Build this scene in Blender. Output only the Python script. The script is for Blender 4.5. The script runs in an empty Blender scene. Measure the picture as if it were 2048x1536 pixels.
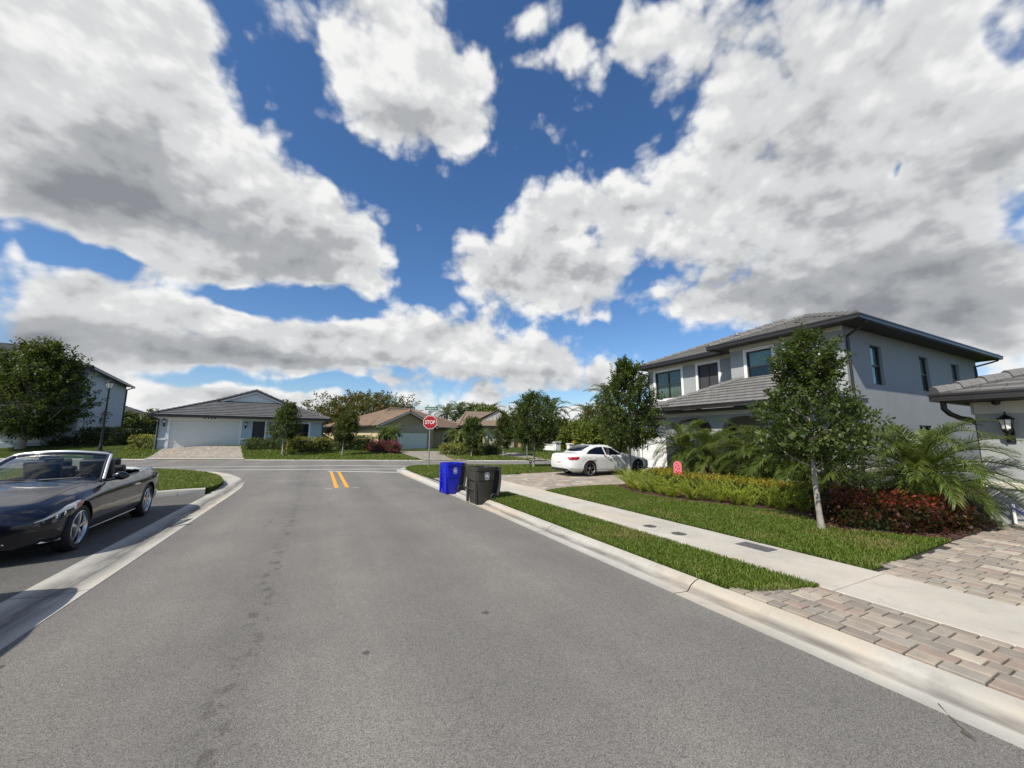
import bpy, bmesh, math, random
import numpy as np
from mathutils import Vector, Matrix, Euler
sc=bpy.context.scene
SUN_EL=math.radians(46); SUN_AZ=math.radians(248)   # compass azimuth from +Y, clockwise
SUN_ROT=SUN_AZ
SKY_STRENGTH=.1; SKY_V=1.12; CLOUD_V=8.2
SUN_E=5.0
EXPOSURE=0.16
CAM_H=1.7
cam=bpy.data.objects.new('camera',bpy.data.cameras.new('camera')); sc.collection.objects.link(cam); sc.camera=cam
cam.data.sensor_width=36; cam.data.lens=36*760/2048; cam.data.clip_start=.05; cam.data.clip_end=5000
_h=math.radians(26.6); _p=math.atan(105/760); _r=math.radians(.3)
_F=Vector((math.sin(_h)*math.cos(_p),math.cos(_h)*math.cos(_p),math.sin(_p))); _R0=Vector((math.cos(_h),-math.sin(_h),0)); _U0=_R0.cross(_F)
_R=_R0*math.cos(_r)+_U0*math.sin(_r); _U=_U0*math.cos(_r)-_R0*math.sin(_r)
cam.matrix_world=Matrix(((_R.x,_U.x,-_F.x,0),(_R.y,_U.y,-_F.y,0),(_R.z,_U.z,-_F.z,CAM_H),(0,0,0,1)))
sc.view_settings.view_transform='Standard'; sc.view_settings.look='None'; sc.view_settings.exposure=EXPOSURE; sc.view_settings.gamma=1
CLOUDS=[(-26.6, 36.2, 0.257, 0.151, -152.4, 1.1),(-27.9, 25.4, 0.238, 0.153, -118.9, 1.2),(-18.5, 28.5, 0.248, 0.2, 155.1, 1.2),(-6.8, 27.3, 0.33, 0.175, 152.0, 1.15),(-64, 50, 0.5, 0.36, 20, 1.1),(-80, 30, 0.45, 0.25, 0, 1.0),(20, 75, 0.3, 0.25, 0, 0.7),(110, 25, 0.4, 0.22, 0, 0.8),
 (3.4, 26.5, 0.187, 0.126, 162.0, 0.9),(-18.9, 21.2, 0.266, 0.099, -168.1, 0.9),(-20.1, 39.9, 0.13, 0.098, 45.9, 0.8),(-6.3, 22.1, 0.228, 0.084, -164.5, 0.7),
 (2.2, 48.1, 0.215, 0.128, -161.0, 1.1),(10.3, 44.4, 0.219, 0.16, 172.5, 1.1),(17.7, 41.8, 0.112, 0.081, 156.7, 0.7),(5.2, 40.1, 0.13, 0.066, -179.2, 0.6),
 (32.5, 27.2, 0.277, 0.184, -170.6, 1.1),(24.6, 23.2, 0.224, 0.1, -178.8, 0.85),(45.7, 30.5, 0.183, 0.16, 137.8, 0.9),(32.6, 31.7, 0.151, 0.091, 175.8, 0.6),
 (38.6, 21.4, 0.228, 0.087, 175.4, 0.7),(60.5, 39.5, 0.275, 0.195, 110.5, 1.15),(75.9, 36.4, 0.247, 0.148, 119.6, 1.2),(59.1, 24.9, 0.251, 0.207, 133.0, 1.2),
 (74.3, 23.4, 0.279, 0.193, 104.2, 1.3),(80.4, 30.4, 0.206, 0.113, 99.2, 1.0),(53.7, 17.1, 0.187, 0.081, 170.7, 0.8),(69.3, 14.3, 0.249, 0.106, 165.9, 1.1),
 (79.6, 10.5, 0.132, 0.114, 107.3, 1.15),(75.3, 16.0, 0.16, 0.13, 133.7, 0.8),(51.3, 48.2, 0.138, 0.085, 151.4, 0.5),(-25.3, 12.2, 0.129, 0.099, -149.9, 1.1),
 (-18.0, 12.9, 0.176, 0.13, -158.2, 1.15),(-10.8, 12.9, 0.18, 0.13, -164.3, 1.1),(-3.1, 11.2, 0.208, 0.092, -172.8, 0.95),(4.3, 13.0, 0.191, 0.139, -171.8, 1.15),
 (13.4, 12.9, 0.204, 0.121, -176.0, 1.1),(24.7, 12.6, 0.219, 0.137, -179.2, 1.1),(33.9, 10.7, 0.186, 0.111, 173.7, 1.05),(39.8, 7.9, 0.097, 0.058, 178.4, 0.7),
 (-21.2, 7.5, 0.247, 0.071, -171.1, 0.85),(-23.2, 15.7, 0.044, 0.034, 75.4, 0.5),(-19.3, 17.2, 0.048, 0.039, 67.9, 0.5),(-17.9, 4.2, 0.17, 0.056, -175.6, 0.95),
 (-24.2, 7.1, 0.123, 0.05, -170.4, 0.7),(-7.1, 4.7, 0.128, 0.06, -176.8, 1.05),(-0.2, 4.1, 0.133, 0.052, -177.9, 0.9),(3.6, 1.8, 0.361, 0.048, -179.0, 0.95),
 (11.5, 5.6, 0.1, 0.069, -178.7, 0.9),(21.8, 5.0, 0.144, 0.065, -179.3, 1.0),(24.8, 2.4, 0.302, 0.052, -179.6, 0.9),(17.4, 2.0, 0.207, 0.051, -179.4, 0.8),
 (36.7, 2.8, 0.087, 0.051, -179.7, 0.8),(-16.8, 1.3, 0.23, 0.042, -178.5, 0.9),(41.9, 8.3, 0.076, 0.072, 89.6, 0.5),(46.1, 8.1, 0.074, 0.068, 88.8, 0.5),
 (-11.5, 4.1, 0.078, 0.052, -177.6, 0.7),(30.8, 4.3, 0.078, 0.046, -179.9, 0.6),(31.2, 51.6, 0.076, 0.036, -172.8, 0.75),(36.7, 48.1, 0.092, 0.059, 168.6, 0.8),
 (46.1, 49.2, 0.071, 0.058, 118.3, 0.7),(31.9, 41.3, 0.063, 0.038, -171.3, 0.55),(-28.1, 16.8, 0.034, 0.026, -119.3, 0.65),(7.2, 21.2, 0.095, 0.033, -171.8, 0.5),
 (39.7, 17.8, 0.067, 0.035, 175.4, 0.5),(29.4, 47.9, 0.05, 0.028, 177.4, 0.5),(20.0, 46.8, 0.071, 0.049, -171.8, 0.5),(40.2, 44.8, 0.07, 0.05, 162.6, 0.5),
 (44.4, 47.4, 0.058, 0.044, 150.1, 0.5),(35.1, 38.1, 0.092, 0.063, -165.6, 0.45),(-27.7, 17.2, 0.089, 0.037, -167.9, -1.0),(-22.6, 17.0, 0.096, 0.034, -171.3, -1.0),
 (-12.1, 16.4, 0.152, 0.035, -176.6, -0.9),(-3.6, 17.2, 0.16, 0.053, -169.2, -0.9),(2.0, 17.8, 0.102, 0.07, -167.4, -0.6),(-12.2, 6.7, 0.133, 0.027, -176.8, -0.9),
 (-0.4, 6.9, 0.168, 0.023, -176.2, -0.8),(9.2, 9.6, 0.086, 0.028, -176.6, -0.7),(31.6, 5.5, 0.115, 0.029, 179.8, -0.6),(11.5, 22.4, 0.075, 0.07, -132.1, -0.5),
 (-26.1, 33.2, 0.056, 0.043, -156.7, -1.0),(-11.7, 38.6, 0.05, 0.029, 83.4, -0.5),(75.2, 27.6, 0.046, 0.018, 80.7, -0.9),(78.7, 32.5, 0.067, 0.022, 132.0, -0.6),
 (82.7, 33.4, 0.045, 0.025, 107.3, -0.5),(37.3, 28.9, 0.079, 0.035, -166.8, -0.5),(-20.4, 17.1, 0.029, 0.024, -122.3, -0.4)]
GREYS=[(-18.0, 24.2, 0.33, 0.119, 169.2, 0.9),(-25.5, 21.1, 0.171, 0.089, -147.3, 0.6),(-2.9, 23.4, 0.189, 0.088, 178.0, 0.8),(-23.4, 26.3, 0.171, 0.087, -143.4, 0.45),
 (9.7, 40.8, 0.173, 0.069, 166.0, 0.5),(38.7, 24.1, 0.285, 0.109, 174.7, 0.6),(26.2, 20.3, 0.189, 0.051, -179.6, 0.5),(67.2, 30.7, 0.228, 0.155, 136.9, 0.65),
 (69.4, 15.4, 0.276, 0.124, 164.4, 1.1),(77.1, 16.4, 0.162, 0.125, 137.6, 0.85),(55.2, 20.7, 0.182, 0.122, 163.5, 0.6),(62.0, 42.6, 0.146, 0.096, 134.4, 0.35),
 (81.3, 25.7, 0.128, 0.077, 101.9, 0.6),(74.4, 39.7, 0.152, 0.053, 140.7, 0.25),(-25.9, 9.2, 0.115, 0.044, -166.8, 0.9),(-16.8, 9.3, 0.285, 0.048, -177.7, 1.0),
 (-6.4, 9.5, 0.208, 0.05, -173.4, 0.9),(7.2, 9.7, 0.248, 0.043, -176.3, 0.9),(24.8, 8.8, 0.292, 0.046, 177.6, 0.9),(34.6, 6.9, 0.15, 0.039, 179.3, 0.7),
 (-18.0, 12.4, 0.114, 0.042, -166.6, 0.4),(-17.1, 3.7, 0.211, 0.029, -176.0, 0.5),(0.4, 3.4, 0.254, 0.029, -178.0, 0.5),(21.1, 3.2, 0.33, 0.032, -179.4, 0.5)]
def build_world():
    w=bpy.data.worlds.new("World"); bpy.context.scene.world=w; w.use_nodes=True; w.cycles.sampling_method='MANUAL'; w.cycles.sample_map_resolution=256
    nt=w.node_tree; N=nt.nodes; L=nt.links; N.clear()
    def nd(t,**k):
        n=N.new(t)
        for a,v in k.items(): setattr(n,a,v)
        return n
    def link(a,b): L.new(a,b)
    def mth(op,a,b=None,clamp=False):
        n=nd('ShaderNodeMath',operation=op,use_clamp=clamp)
        for i,q in enumerate((a,b)):
            if q is None: continue
            if isinstance(q,(int,float)): n.inputs[i].default_value=q
            else: link(q,n.inputs[i])
        return n.outputs[0]
    out=nd('ShaderNodeOutputWorld'); bg=nd('ShaderNodeBackground'); link(bg.outputs[0],out.inputs[0])
    tc=nd('ShaderNodeTexCoord'); d=tc.outputs['Generated']
    sky=nd('ShaderNodeTexSky',sky_type='NISHITA',sun_disc=False,sun_elevation=SUN_EL,sun_rotation=SUN_ROT,air_density=1.0,dust_density=0.6,ozone_density=2.0)
    # clear sky a little deeper blue, as on the day
    hs=nd('ShaderNodeHueSaturation'); hs.inputs['Saturation'].default_value=1.14; hs.inputs['Value'].default_value=SKY_V; tn=nd('ShaderNodeMixRGB',blend_type='MULTIPLY'); tn.inputs[0].default_value=1; link(sky.outputs[0],tn.inputs[1]); tn.inputs[2].default_value=(.90,.98,1.10,1); link(tn.outputs[0],hs.inputs['Color'])
    # domain warp
    wn=nd('ShaderNodeTexNoise'); wn.inputs['Scale'].default_value=5; wn.inputs['Detail'].default_value=3; link(d,wn.inputs['Vector'])
    wv=nd('ShaderNodeVectorMath',operation='MULTIPLY_ADD'); link(wn.outputs['Color'],wv.inputs[0]); wv.inputs[1].default_value=(.07,.07,.07)
    sh=nd('ShaderNodeVectorMath',operation='SUBTRACT'); link(d,sh.inputs[0]); sh.inputs[1].default_value=(.035,.035,.035)
    link(sh.outputs[0],wv.inputs[2]); dw=wv.outputs[0]
    def field(blobs):
        acc=None
        for az,el,ra,rb,rot,wt in blobs:
            a,e=math.radians(az),math.radians(el)
            c=Vector((math.sin(a)*math.cos(e),math.cos(a)*math.cos(e),math.sin(e)))
            E=Vector((math.cos(a),-math.sin(a),0)); Nn=E.cross(c); r=math.radians(rot)
            A=E*math.cos(r)+Nn*math.sin(r); B=c.cross(A)
            M=Matrix((A,B,c)).transposed()
            mp=nd('ShaderNodeMapping',vector_type='TEXTURE'); link(dw,mp.inputs['Vector'])
            mp.inputs['Location'].default_value=c; mp.inputs['Rotation'].default_value=M.to_euler(); mp.inputs['Scale'].default_value=(ra,rb,.5)
            g=nd('ShaderNodeTexGradient',gradient_type='SPHERICAL'); link(mp.outputs[0],g.inputs[0])
            n=nd('ShaderNodeMath',operation='MULTIPLY_ADD'); link(g.outputs[1],n.inputs[0]); n.inputs[1].default_value=wt
            if acc is not None: link(acc,n.inputs[2])
            else: n.inputs[2].default_value=0
            acc=n.outputs[0]
        return acc
    F=mth('MINIMUM',field(CLOUDS),1.15)
    # everywhere else round the horizon: drifting cumulus from noise alone
    sx=nd('ShaderNodeSeparateXYZ'); link(d,sx.inputs[0])
    def noise(vec,scale,detail,rough,dist=0):
        n=nd('ShaderNodeTexNoise'); n.inputs['Scale'].default_value=scale; n.inputs['Detail'].default_value=detail; n.inputs['Roughness'].default_value=rough; n.inputs['Distortion'].default_value=dist
        link(vec,n.inputs['Vector']); return n.outputs['Fac']
    st=nd('ShaderNodeVectorMath',operation='MULTIPLY'); link(d,st.inputs[0]); st.inputs[1].default_value=(1,1,1.5); ds=st.outputs[0]
    n1=noise(ds,6.5,8,.57)
    off=nd('ShaderNodeVectorMath',operation='ADD'); link(ds,off.inputs[0]); off.inputs[1].default_value=(-.016,-.008,.034)
    n2=noise(off.outputs[0],6.5,4,.55)
    n1b=noise(ds,6.5,4,.55)
    vor=nd('ShaderNodeTexVoronoi',feature='F1'); vor.inputs['Scale'].default_value=15; vor.inputs['Detail'].default_value=1.6; vor.inputs['Roughness'].default_value=.55; vor.inputs['Lacunarity'].default_value=2.3
    link(dw,vor.inputs['Vector']); bil=vor.outputs['Distance']   # round billows
    back=nd('ShaderNodeVectorMath',operation='DOT_PRODUCT'); link(d,back.inputs[0]); back.inputs[1].default_value=(-.448,-.894,0)
    bk=nd('ShaderNodeMapRange'); link(back.outputs['Value'],bk.inputs[0]); bk.inputs[1].default_value=-.3; bk.inputs[2].default_value=.2; bk.inputs[3].default_value=0; bk.inputs[4].default_value=.34
    F=mth('ADD',F,bk.outputs[0])
    V=mth('ADD',F,mth('MULTIPLY',mth('SUBTRACT',n1,.5),1.5))
    V=mth('ADD',V,mth('MULTIPLY',mth('SUBTRACT',.60,bil),.55))
    mk=nd('ShaderNodeMapRange',interpolation_type='SMOOTHSTEP'); link(V,mk.inputs[0]); mk.inputs[1].default_value=.14; mk.inputs[2].default_value=.66; mask=mk.outputs[0]
    G=field(GREYS)
    dens=nd('ShaderNodeMapRange'); link(V,dens.inputs[0]); dens.inputs[1].default_value=.5; dens.inputs[2].default_value=1.6
    relief=mth('MULTIPLY',mth('SUBTRACT',n2,n1b),1.75)   # thicker towards the light = shaded
    g=mth('ADD',mth('MULTIPLY',G,.52),mth('MULTIPLY',dens.outputs[0],.31))
    g=mth('ADD',g,relief)
    g=mth('ADD',g,mth('MULTIPLY',mth('SUBTRACT',bil,.60),.32))
    cr=nd('ShaderNodeValToRGB'); link(g,cr.inputs[0]); cr.color_ramp.interpolation='EASE'
    el=cr.color_ramp.elements; el[0].position=.0; el[0].color=(1.0,1.0,.99,1); el[1].position=1.; el[1].color=(.29,.305,.335,1)
    e=el.new(.3); e.color=(.74,.755,.765,1); e=el.new(.62); e.color=(.47,.485,.505,1)
    # one even brightness factor for all clouds
    mul=nd('ShaderNodeMixRGB',blend_type='MULTIPLY'); mul.inputs[0].default_value=1; link(cr.outputs[0],mul.inputs[1]); mul.inputs[2].default_value=(CLOUD_V,)*3+(1,)
    mix=nd('ShaderNodeMixRGB'); link(mask,mix.inputs[0]); link(hs.outputs[0],mix.inputs[1]); link(mul.outputs[0],mix.inputs[2])
    link(mix.outputs[0],bg.inputs[0]); bg.inputs[1].default_value=SKY_STRENGTH
build_world()
_s=bpy.data.lights.new("sun","SUN"); _s.energy=SUN_E; _s.angle=math.radians(.53); _s.color=(1,.935,.83); _so=bpy.data.objects.new("sun",_s); sc.collection.objects.link(_so)
_d=Vector((math.sin(SUN_AZ)*math.cos(SUN_EL),math.cos(SUN_AZ)*math.cos(SUN_EL),math.sin(SUN_EL))); _so.rotation_euler=_d.to_track_quat("Z","Y").to_euler()
# ---------------------------------------------------------------- helpers
rng=np.random.default_rng(7); random.seed(7)
COL=sc.collection
def ray(px,py): return _F+_R*((px-1024)/760)-_U*((py-768)/760)
def G(px,py,z=0.):
    d=ray(px,py); t=(z-CAM_H)/d.z; return Vector((d.x*t,d.y*t,z))
def D(px,py,dep): return Vector((0,0,CAM_H))+ray(px,py)*dep
def V(*a): return Vector(a)
def tag(o,label=None,cat=None,group=None,kind=None):
    if label: o['label']=label
    if cat: o['category']=cat
    if group: o['group']=group
    if kind: o['kind']=kind
    return o
def thing(name,label,cat,loc=(0,0,0),rz=0,group=None):
    o=bpy.data.objects.new(name,None); COL.objects.link(o); o.location=loc; o.rotation_euler=(0,0,rz); o.empty_display_size=.2
    return tag(o,label,cat,group)
def copy_tree(o,parent=None):
    c=o.copy(); COL.objects.link(c); c.parent=parent
    for ch in list(o.children): copy_tree(ch,c)
    return c
def link_mesh(name,me,mats,parent=None):
    for m in (mats if isinstance(mats,(list,tuple)) else [mats]): me.materials.append(m)
    o=bpy.data.objects.new(name,me); COL.objects.link(o); o.parent=parent; return o
def np_obj(name,Vv,F,mats,parent=None,mi=None,smooth=False):
    """fast mesh: Vv (n,3), F (m,k)"""
    Vv=np.asarray(Vv,np.float32); F=np.asarray(F,np.int32); k=F.shape[1]
    me=bpy.data.meshes.new(name); me.vertices.add(len(Vv)); me.vertices.foreach_set('co',Vv.ravel())
    me.loops.add(F.size); me.loops.foreach_set('vertex_index',F.ravel())
    me.polygons.add(len(F)); me.polygons.foreach_set('loop_start',np.arange(0,F.size,k,dtype=np.int32))
    if mi is not None: me.polygons.foreach_set('material_index',np.asarray(mi,np.int32))
    if smooth: me.polygons.foreach_set('use_smooth',np.ones(len(F),bool))
    me.update(calc_edges=True); me.validate()
    return link_mesh(name,me,mats,parent)
class MB:
    def __init__(s): s.v=[]; s.f=[]; s.mi=[]; s.uv=[]; s.T=Matrix()
    def face(s,pts,m=0,uv=None):
        n=len(s.v); s.v+= [tuple(s.T@Vector(p)) for p in pts]; s.f.append(tuple(range(n,n+len(pts)))); s.mi.append(m); s.uv.append(uv)
    def grid(s,rows,m=0,closed=False,cap0=False,cap1=False):
        n=len(s.v); k=len(rows[0])
        for r in rows: s.v+=[tuple(s.T@Vector(p)) for p in r]
        for i in range(len(rows)-1):
            for j in range(k if closed else k-1):
                a=n+i*k+j; b=n+i*k+(j+1)%k; s.f.append((a,b,b+k,a+k)); s.mi.append(m); s.uv.append(None)
        if cap0: s.f.append(tuple(n+j for j in range(k))[::-1]); s.mi.append(m); s.uv.append(None)
        if cap1: s.f.append(tuple(n+(len(rows)-1)*k+j for j in range(k))); s.mi.append(m); s.uv.append(None)
    def box(s,x0,y0,z0,x1,y1,z1,m=0):
        n=len(s.v); s.v+=[tuple(s.T@Vector(p)) for p in ((x0,y0,z0),(x1,y0,z0),(x1,y1,z0),(x0,y1,z0),(x0,y0,z1),(x1,y0,z1),(x1,y1,z1),(x0,y1,z1))]
        for q in ((3,2,1,0),(4,5,6,7),(0,1,5,4),(1,2,6,5),(2,3,7,6),(3,0,4,7)): s.f.append(tuple(n+i for i in q)); s.mi.append(m); s.uv.append(None)
    def obox(s,c,u,v,w,hu,hv,hw,m=0):
        """oriented box: centre c, unit axes u,v,w, half sizes"""
        c,u,v,w=Vector(c),Vector(u),Vector(v),Vector(w); T0=s.T.copy()
        M=Matrix(((u.x,v.x,w.x,c.x),(u.y,v.y,w.y,c.y),(u.z,v.z,w.z,c.z),(0,0,0,1))); s.T=T0@M; s.box(-hu,-hv,-hw,hu,hv,hw,m); s.T=T0
    def tube(s,pts,rad,n=8,m=0,cap=True):
        pts=[Vector(p) for p in pts]
        if isinstance(rad,(int,float)): rad=[rad]*len(pts)
        rows=[]; up=None
        for i,p in enumerate(pts):
            t=(pts[min(i+1,len(pts)-1)]-pts[max(i-1,0)]).normalized()
            if up is None: up=Vector((1,0,0)) if abs(t.z)>.9 else Vector((0,0,1))
            a=t.cross(up).normalized(); b=a.cross(t); up=b
            rows.append([p+a*(math.cos(2*math.pi*j/n)*rad[i])+b*(math.sin(2*math.pi*j/n)*rad[i]) for j in range(n)])
        s.grid(rows,m,True,cap,cap)
    def lathe(s,prof,n=16,m=0,c=(0,0,0),axis='z'):
        rows=[]
        for r,z in prof:
            row=[]
            for j in range(n):
                a=2*math.pi*j/n; x,y=r*math.cos(a),r*math.sin(a)
                p={'z':(x,y,z),'y':(x,z,y),'x':(z,x,y)}[axis]; row.append(Vector(p)+Vector(c))
            rows.append(row)
        s.grid(rows,m,True)
    def prism(s,poly,h0,h1,m=0,plane='z'):
        """extrude a 2D polygon; plane z: (x,y), y: (x,z), x: (y,z)"""
        f={'z':lambda a,b,h:(a,b,h),'y':lambda a,b,h:(a,h,b),'x':lambda a,b,h:(h,a,b)}[plane]
        A=[f(a,b,h0) for a,b in poly]; B=[f(a,b,h1) for a,b in poly]; n=len(s.v); k=len(poly)
        s.v+=[tuple(s.T@Vector(p)) for p in A+B]
        s.f.append(tuple(range(n+k-1,n-1,-1))); s.f.append(tuple(range(n+k,n+2*k)))
        for j in range(k): s.f.append((n+j,n+(j+1)%k,n+k+(j+1)%k,n+k+j))
        s.mi+=[m]*(k+2); s.uv+=[None]*(k+2)
    def build(s,name,mats,parent=None,smooth=None,bevel=0,seg=2,fix=True):
        me=bpy.data.meshes.new(name); me.from_pydata(s.v,[],s.f)
        me.polygons.foreach_set('material_index',s.mi)
        if any(u is not None for u in s.uv):
            ul=me.uv_layers.new(name='uv')
            for p,u in zip(me.polygons,s.uv):
                if u is not None:
                    for li,q in zip(p.loop_indices,u): ul.data[li].uv=q
        if fix or bevel:
            bm=bmesh.new(); bm.from_mesh(me)
            if fix: bmesh.ops.recalc_face_normals(bm,faces=bm.faces)
            if bevel:
                bmesh.ops.remove_doubles(bm,verts=bm.verts,dist=1e-5)
                ed=[e for e in bm.edges if len(e.link_faces)==2 and e.calc_face_angle(0)>.5]
                bmesh.ops.bevel(bm,geom=ed,offset=bevel,segments=seg,profile=.5,affect='EDGES',clamp_overlap=True)
            bm.to_mesh(me); bm.free()
        me.update(); o=link_mesh(name,me,mats,parent)
        if smooth:
            me.polygons.foreach_set('use_smooth',[True]*len(me.polygons)); me.set_sharp_from_angle(angle=math.radians(smooth))
        return o
# ---------------------------------------------------------------- materials
def nodes(name):
    m=bpy.data.materials.new(name); m.use_nodes=True; nt=m.node_tree; b=nt.nodes['Principled BSDF']; return m,nt,b
def _mix(nt,fac,a,b,mode='MIX'):
    n=nt.nodes.new('ShaderNodeMix'); n.data_type='RGBA'; n.blend_type=mode
    for i,q in ((0,fac),(6,a),(7,b)):
        if isinstance(q,(int,float)): n.inputs[i].default_value=q
        elif isinstance(q,tuple): n.inputs[i].default_value=q if len(q)==4 else q+(1,)
        else: nt.links.new(q,n.inputs[i])
    return n.outputs[2]
def _coord(nt,kind='Object'): return nt.nodes.new('ShaderNodeTexCoord').outputs[kind]
def _noise(nt,vec,scale,detail=4,rough=.55,dist=0):
    n=nt.nodes.new('ShaderNodeTexNoise'); n.inputs['Scale'].default_value=scale; n.inputs['Detail'].default_value=detail; n.inputs['Roughness'].default_value=rough; n.inputs['Distortion'].default_value=dist
    nt.links.new(vec,n.inputs['Vector']); return n.outputs['Fac']
def _ramp(nt,fac,a,b,lo=0.,hi=1.):
    n=nt.nodes.new('ShaderNodeMapRange'); nt.links.new(fac,n.inputs[0]); n.inputs[1].default_value=a; n.inputs[2].default_value=b; n.inputs[3].default_value=lo; n.inputs[4].default_value=hi; return n.outputs[0]
def _math(nt,op,a,b=0.,c=None):
    n=nt.nodes.new('ShaderNodeMath'); n.operation=op
    for i,q in enumerate((a,b,c)):
        if q is None: continue
        if isinstance(q,(int,float)): n.inputs[i].default_value=q
        else: nt.links.new(q,n.inputs[i])
    return n.outputs[0]
def _scale(nt,vec,s):
    n=nt.nodes.new('ShaderNodeVectorMath'); n.operation='MULTIPLY'; nt.links.new(vec,n.inputs[0]); n.inputs[1].default_value=s; return n.outputs[0]
def _bump(nt,b,h,dist,strength=1.):
    n=nt.nodes.new('ShaderNodeBump'); n.inputs['Distance'].default_value=dist; n.inputs['Strength'].default_value=strength; nt.links.new(h,n.inputs['Height']); nt.links.new(n.outputs[0],b.inputs['Normal'])
def mat(name,col,rough=.6,metal=0,spec=.5,var=None,bump=None,island=0,coat=0,coat_rough=.03,trans=0):
    """plain surface; var=(scale, amount) slow tone change, bump=(scale, metres), island=tone change per separate leaf/stone"""
    m,nt,b=nodes(name); b.inputs['Base Color'].default_value=col+(1,); b.inputs['Roughness'].default_value=rough; b.inputs['Metallic'].default_value=metal
    b.inputs['Specular IOR Level'].default_value=spec; b.inputs['Coat Weight'].default_value=coat; b.inputs['Coat Roughness'].default_value=coat_rough
    c=None
    if var:
        n=_noise(nt,_coord(nt),var[0],5,.6); c=_mix(nt,_ramp(nt,n,.25,.75),tuple(x*(1-var[1]) for x in col),tuple(min(1,x*(1+var[1])) for x in col))
    if island:
        g=nt.nodes.new('ShaderNodeNewGeometry').outputs['Random Per Island']
        c=_mix(nt,1.,c if c is not None else col,_mix(nt,g,(1-island,)*3,(1+island,)*3),'MULTIPLY')
    if c is not None: nt.links.new(c,b.inputs['Base Color'])
    if bump: _bump(nt,b,_noise(nt,_coord(nt),bump[0],4,.6),bump[1])
    if trans: b.inputs['Transmission Weight'].default_value=trans
    return m
def leafmat(name,c1,c2,c3=None,rough=.42,patch=1.5,trans=.25):
    """foliage: tone per leaf and per clump, some light let through"""
    m,nt,b=nodes(name); g=nt.nodes.new('ShaderNodeNewGeometry').outputs['Random Per Island']
    c=_mix(nt,g,c1,c2)
    if c3:
        n=_noise(nt,_coord(nt),patch,3,.6); c=_mix(nt,_ramp(nt,n,.5,.68,0,.85),c,c3)
    nt.links.new(c,b.inputs['Base Color']); b.inputs['Roughness'].default_value=rough; b.inputs['Specular IOR Level'].default_value=.3
    t=nt.nodes.new('ShaderNodeBsdfTranslucent'); nt.links.new(_mix(nt,.5,c,(.30,.38,.04)),t.inputs[0])
    x=nt.nodes.new('ShaderNodeMixShader'); x.inputs[0].default_value=trans; o=nt.nodes['Material Output']
    nt.links.new(b.outputs[0],x.inputs[1]); nt.links.new(t.outputs[0],x.inputs[2]); nt.links.new(x.outputs[0],o.inputs[0]); return m
def glass(name,tint=(.62,.70,.68),refl=.0,rough=.0):
    m,nt,b=nodes(name); nt.nodes.remove(b); t=nt.nodes.new('ShaderNodeBsdfTransparent'); t.inputs[0].default_value=tint+(1,)
    g=nt.nodes.new('ShaderNodeBsdfGlossy'); g.inputs['Roughness'].default_value=rough; g.inputs[0].default_value=(.9,.93,.95,1)
    f=nt.nodes.new('ShaderNodeLayerWeight'); fr=_math(nt,'MULTIPLY_ADD',_math(nt,'POWER',f.outputs['Facing'],4.),.85,.05+refl*.1); x=nt.nodes.new('ShaderNodeMixShader')
    nt.links.new(fr,x.inputs[0]); nt.links.new(t.outputs[0],x.inputs[1]); nt.links.new(g.outputs[0],x.inputs[2]); nt.links.new(x.outputs[0],nt.nodes['Material Output'].inputs[0]); return m
MT={}
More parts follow.
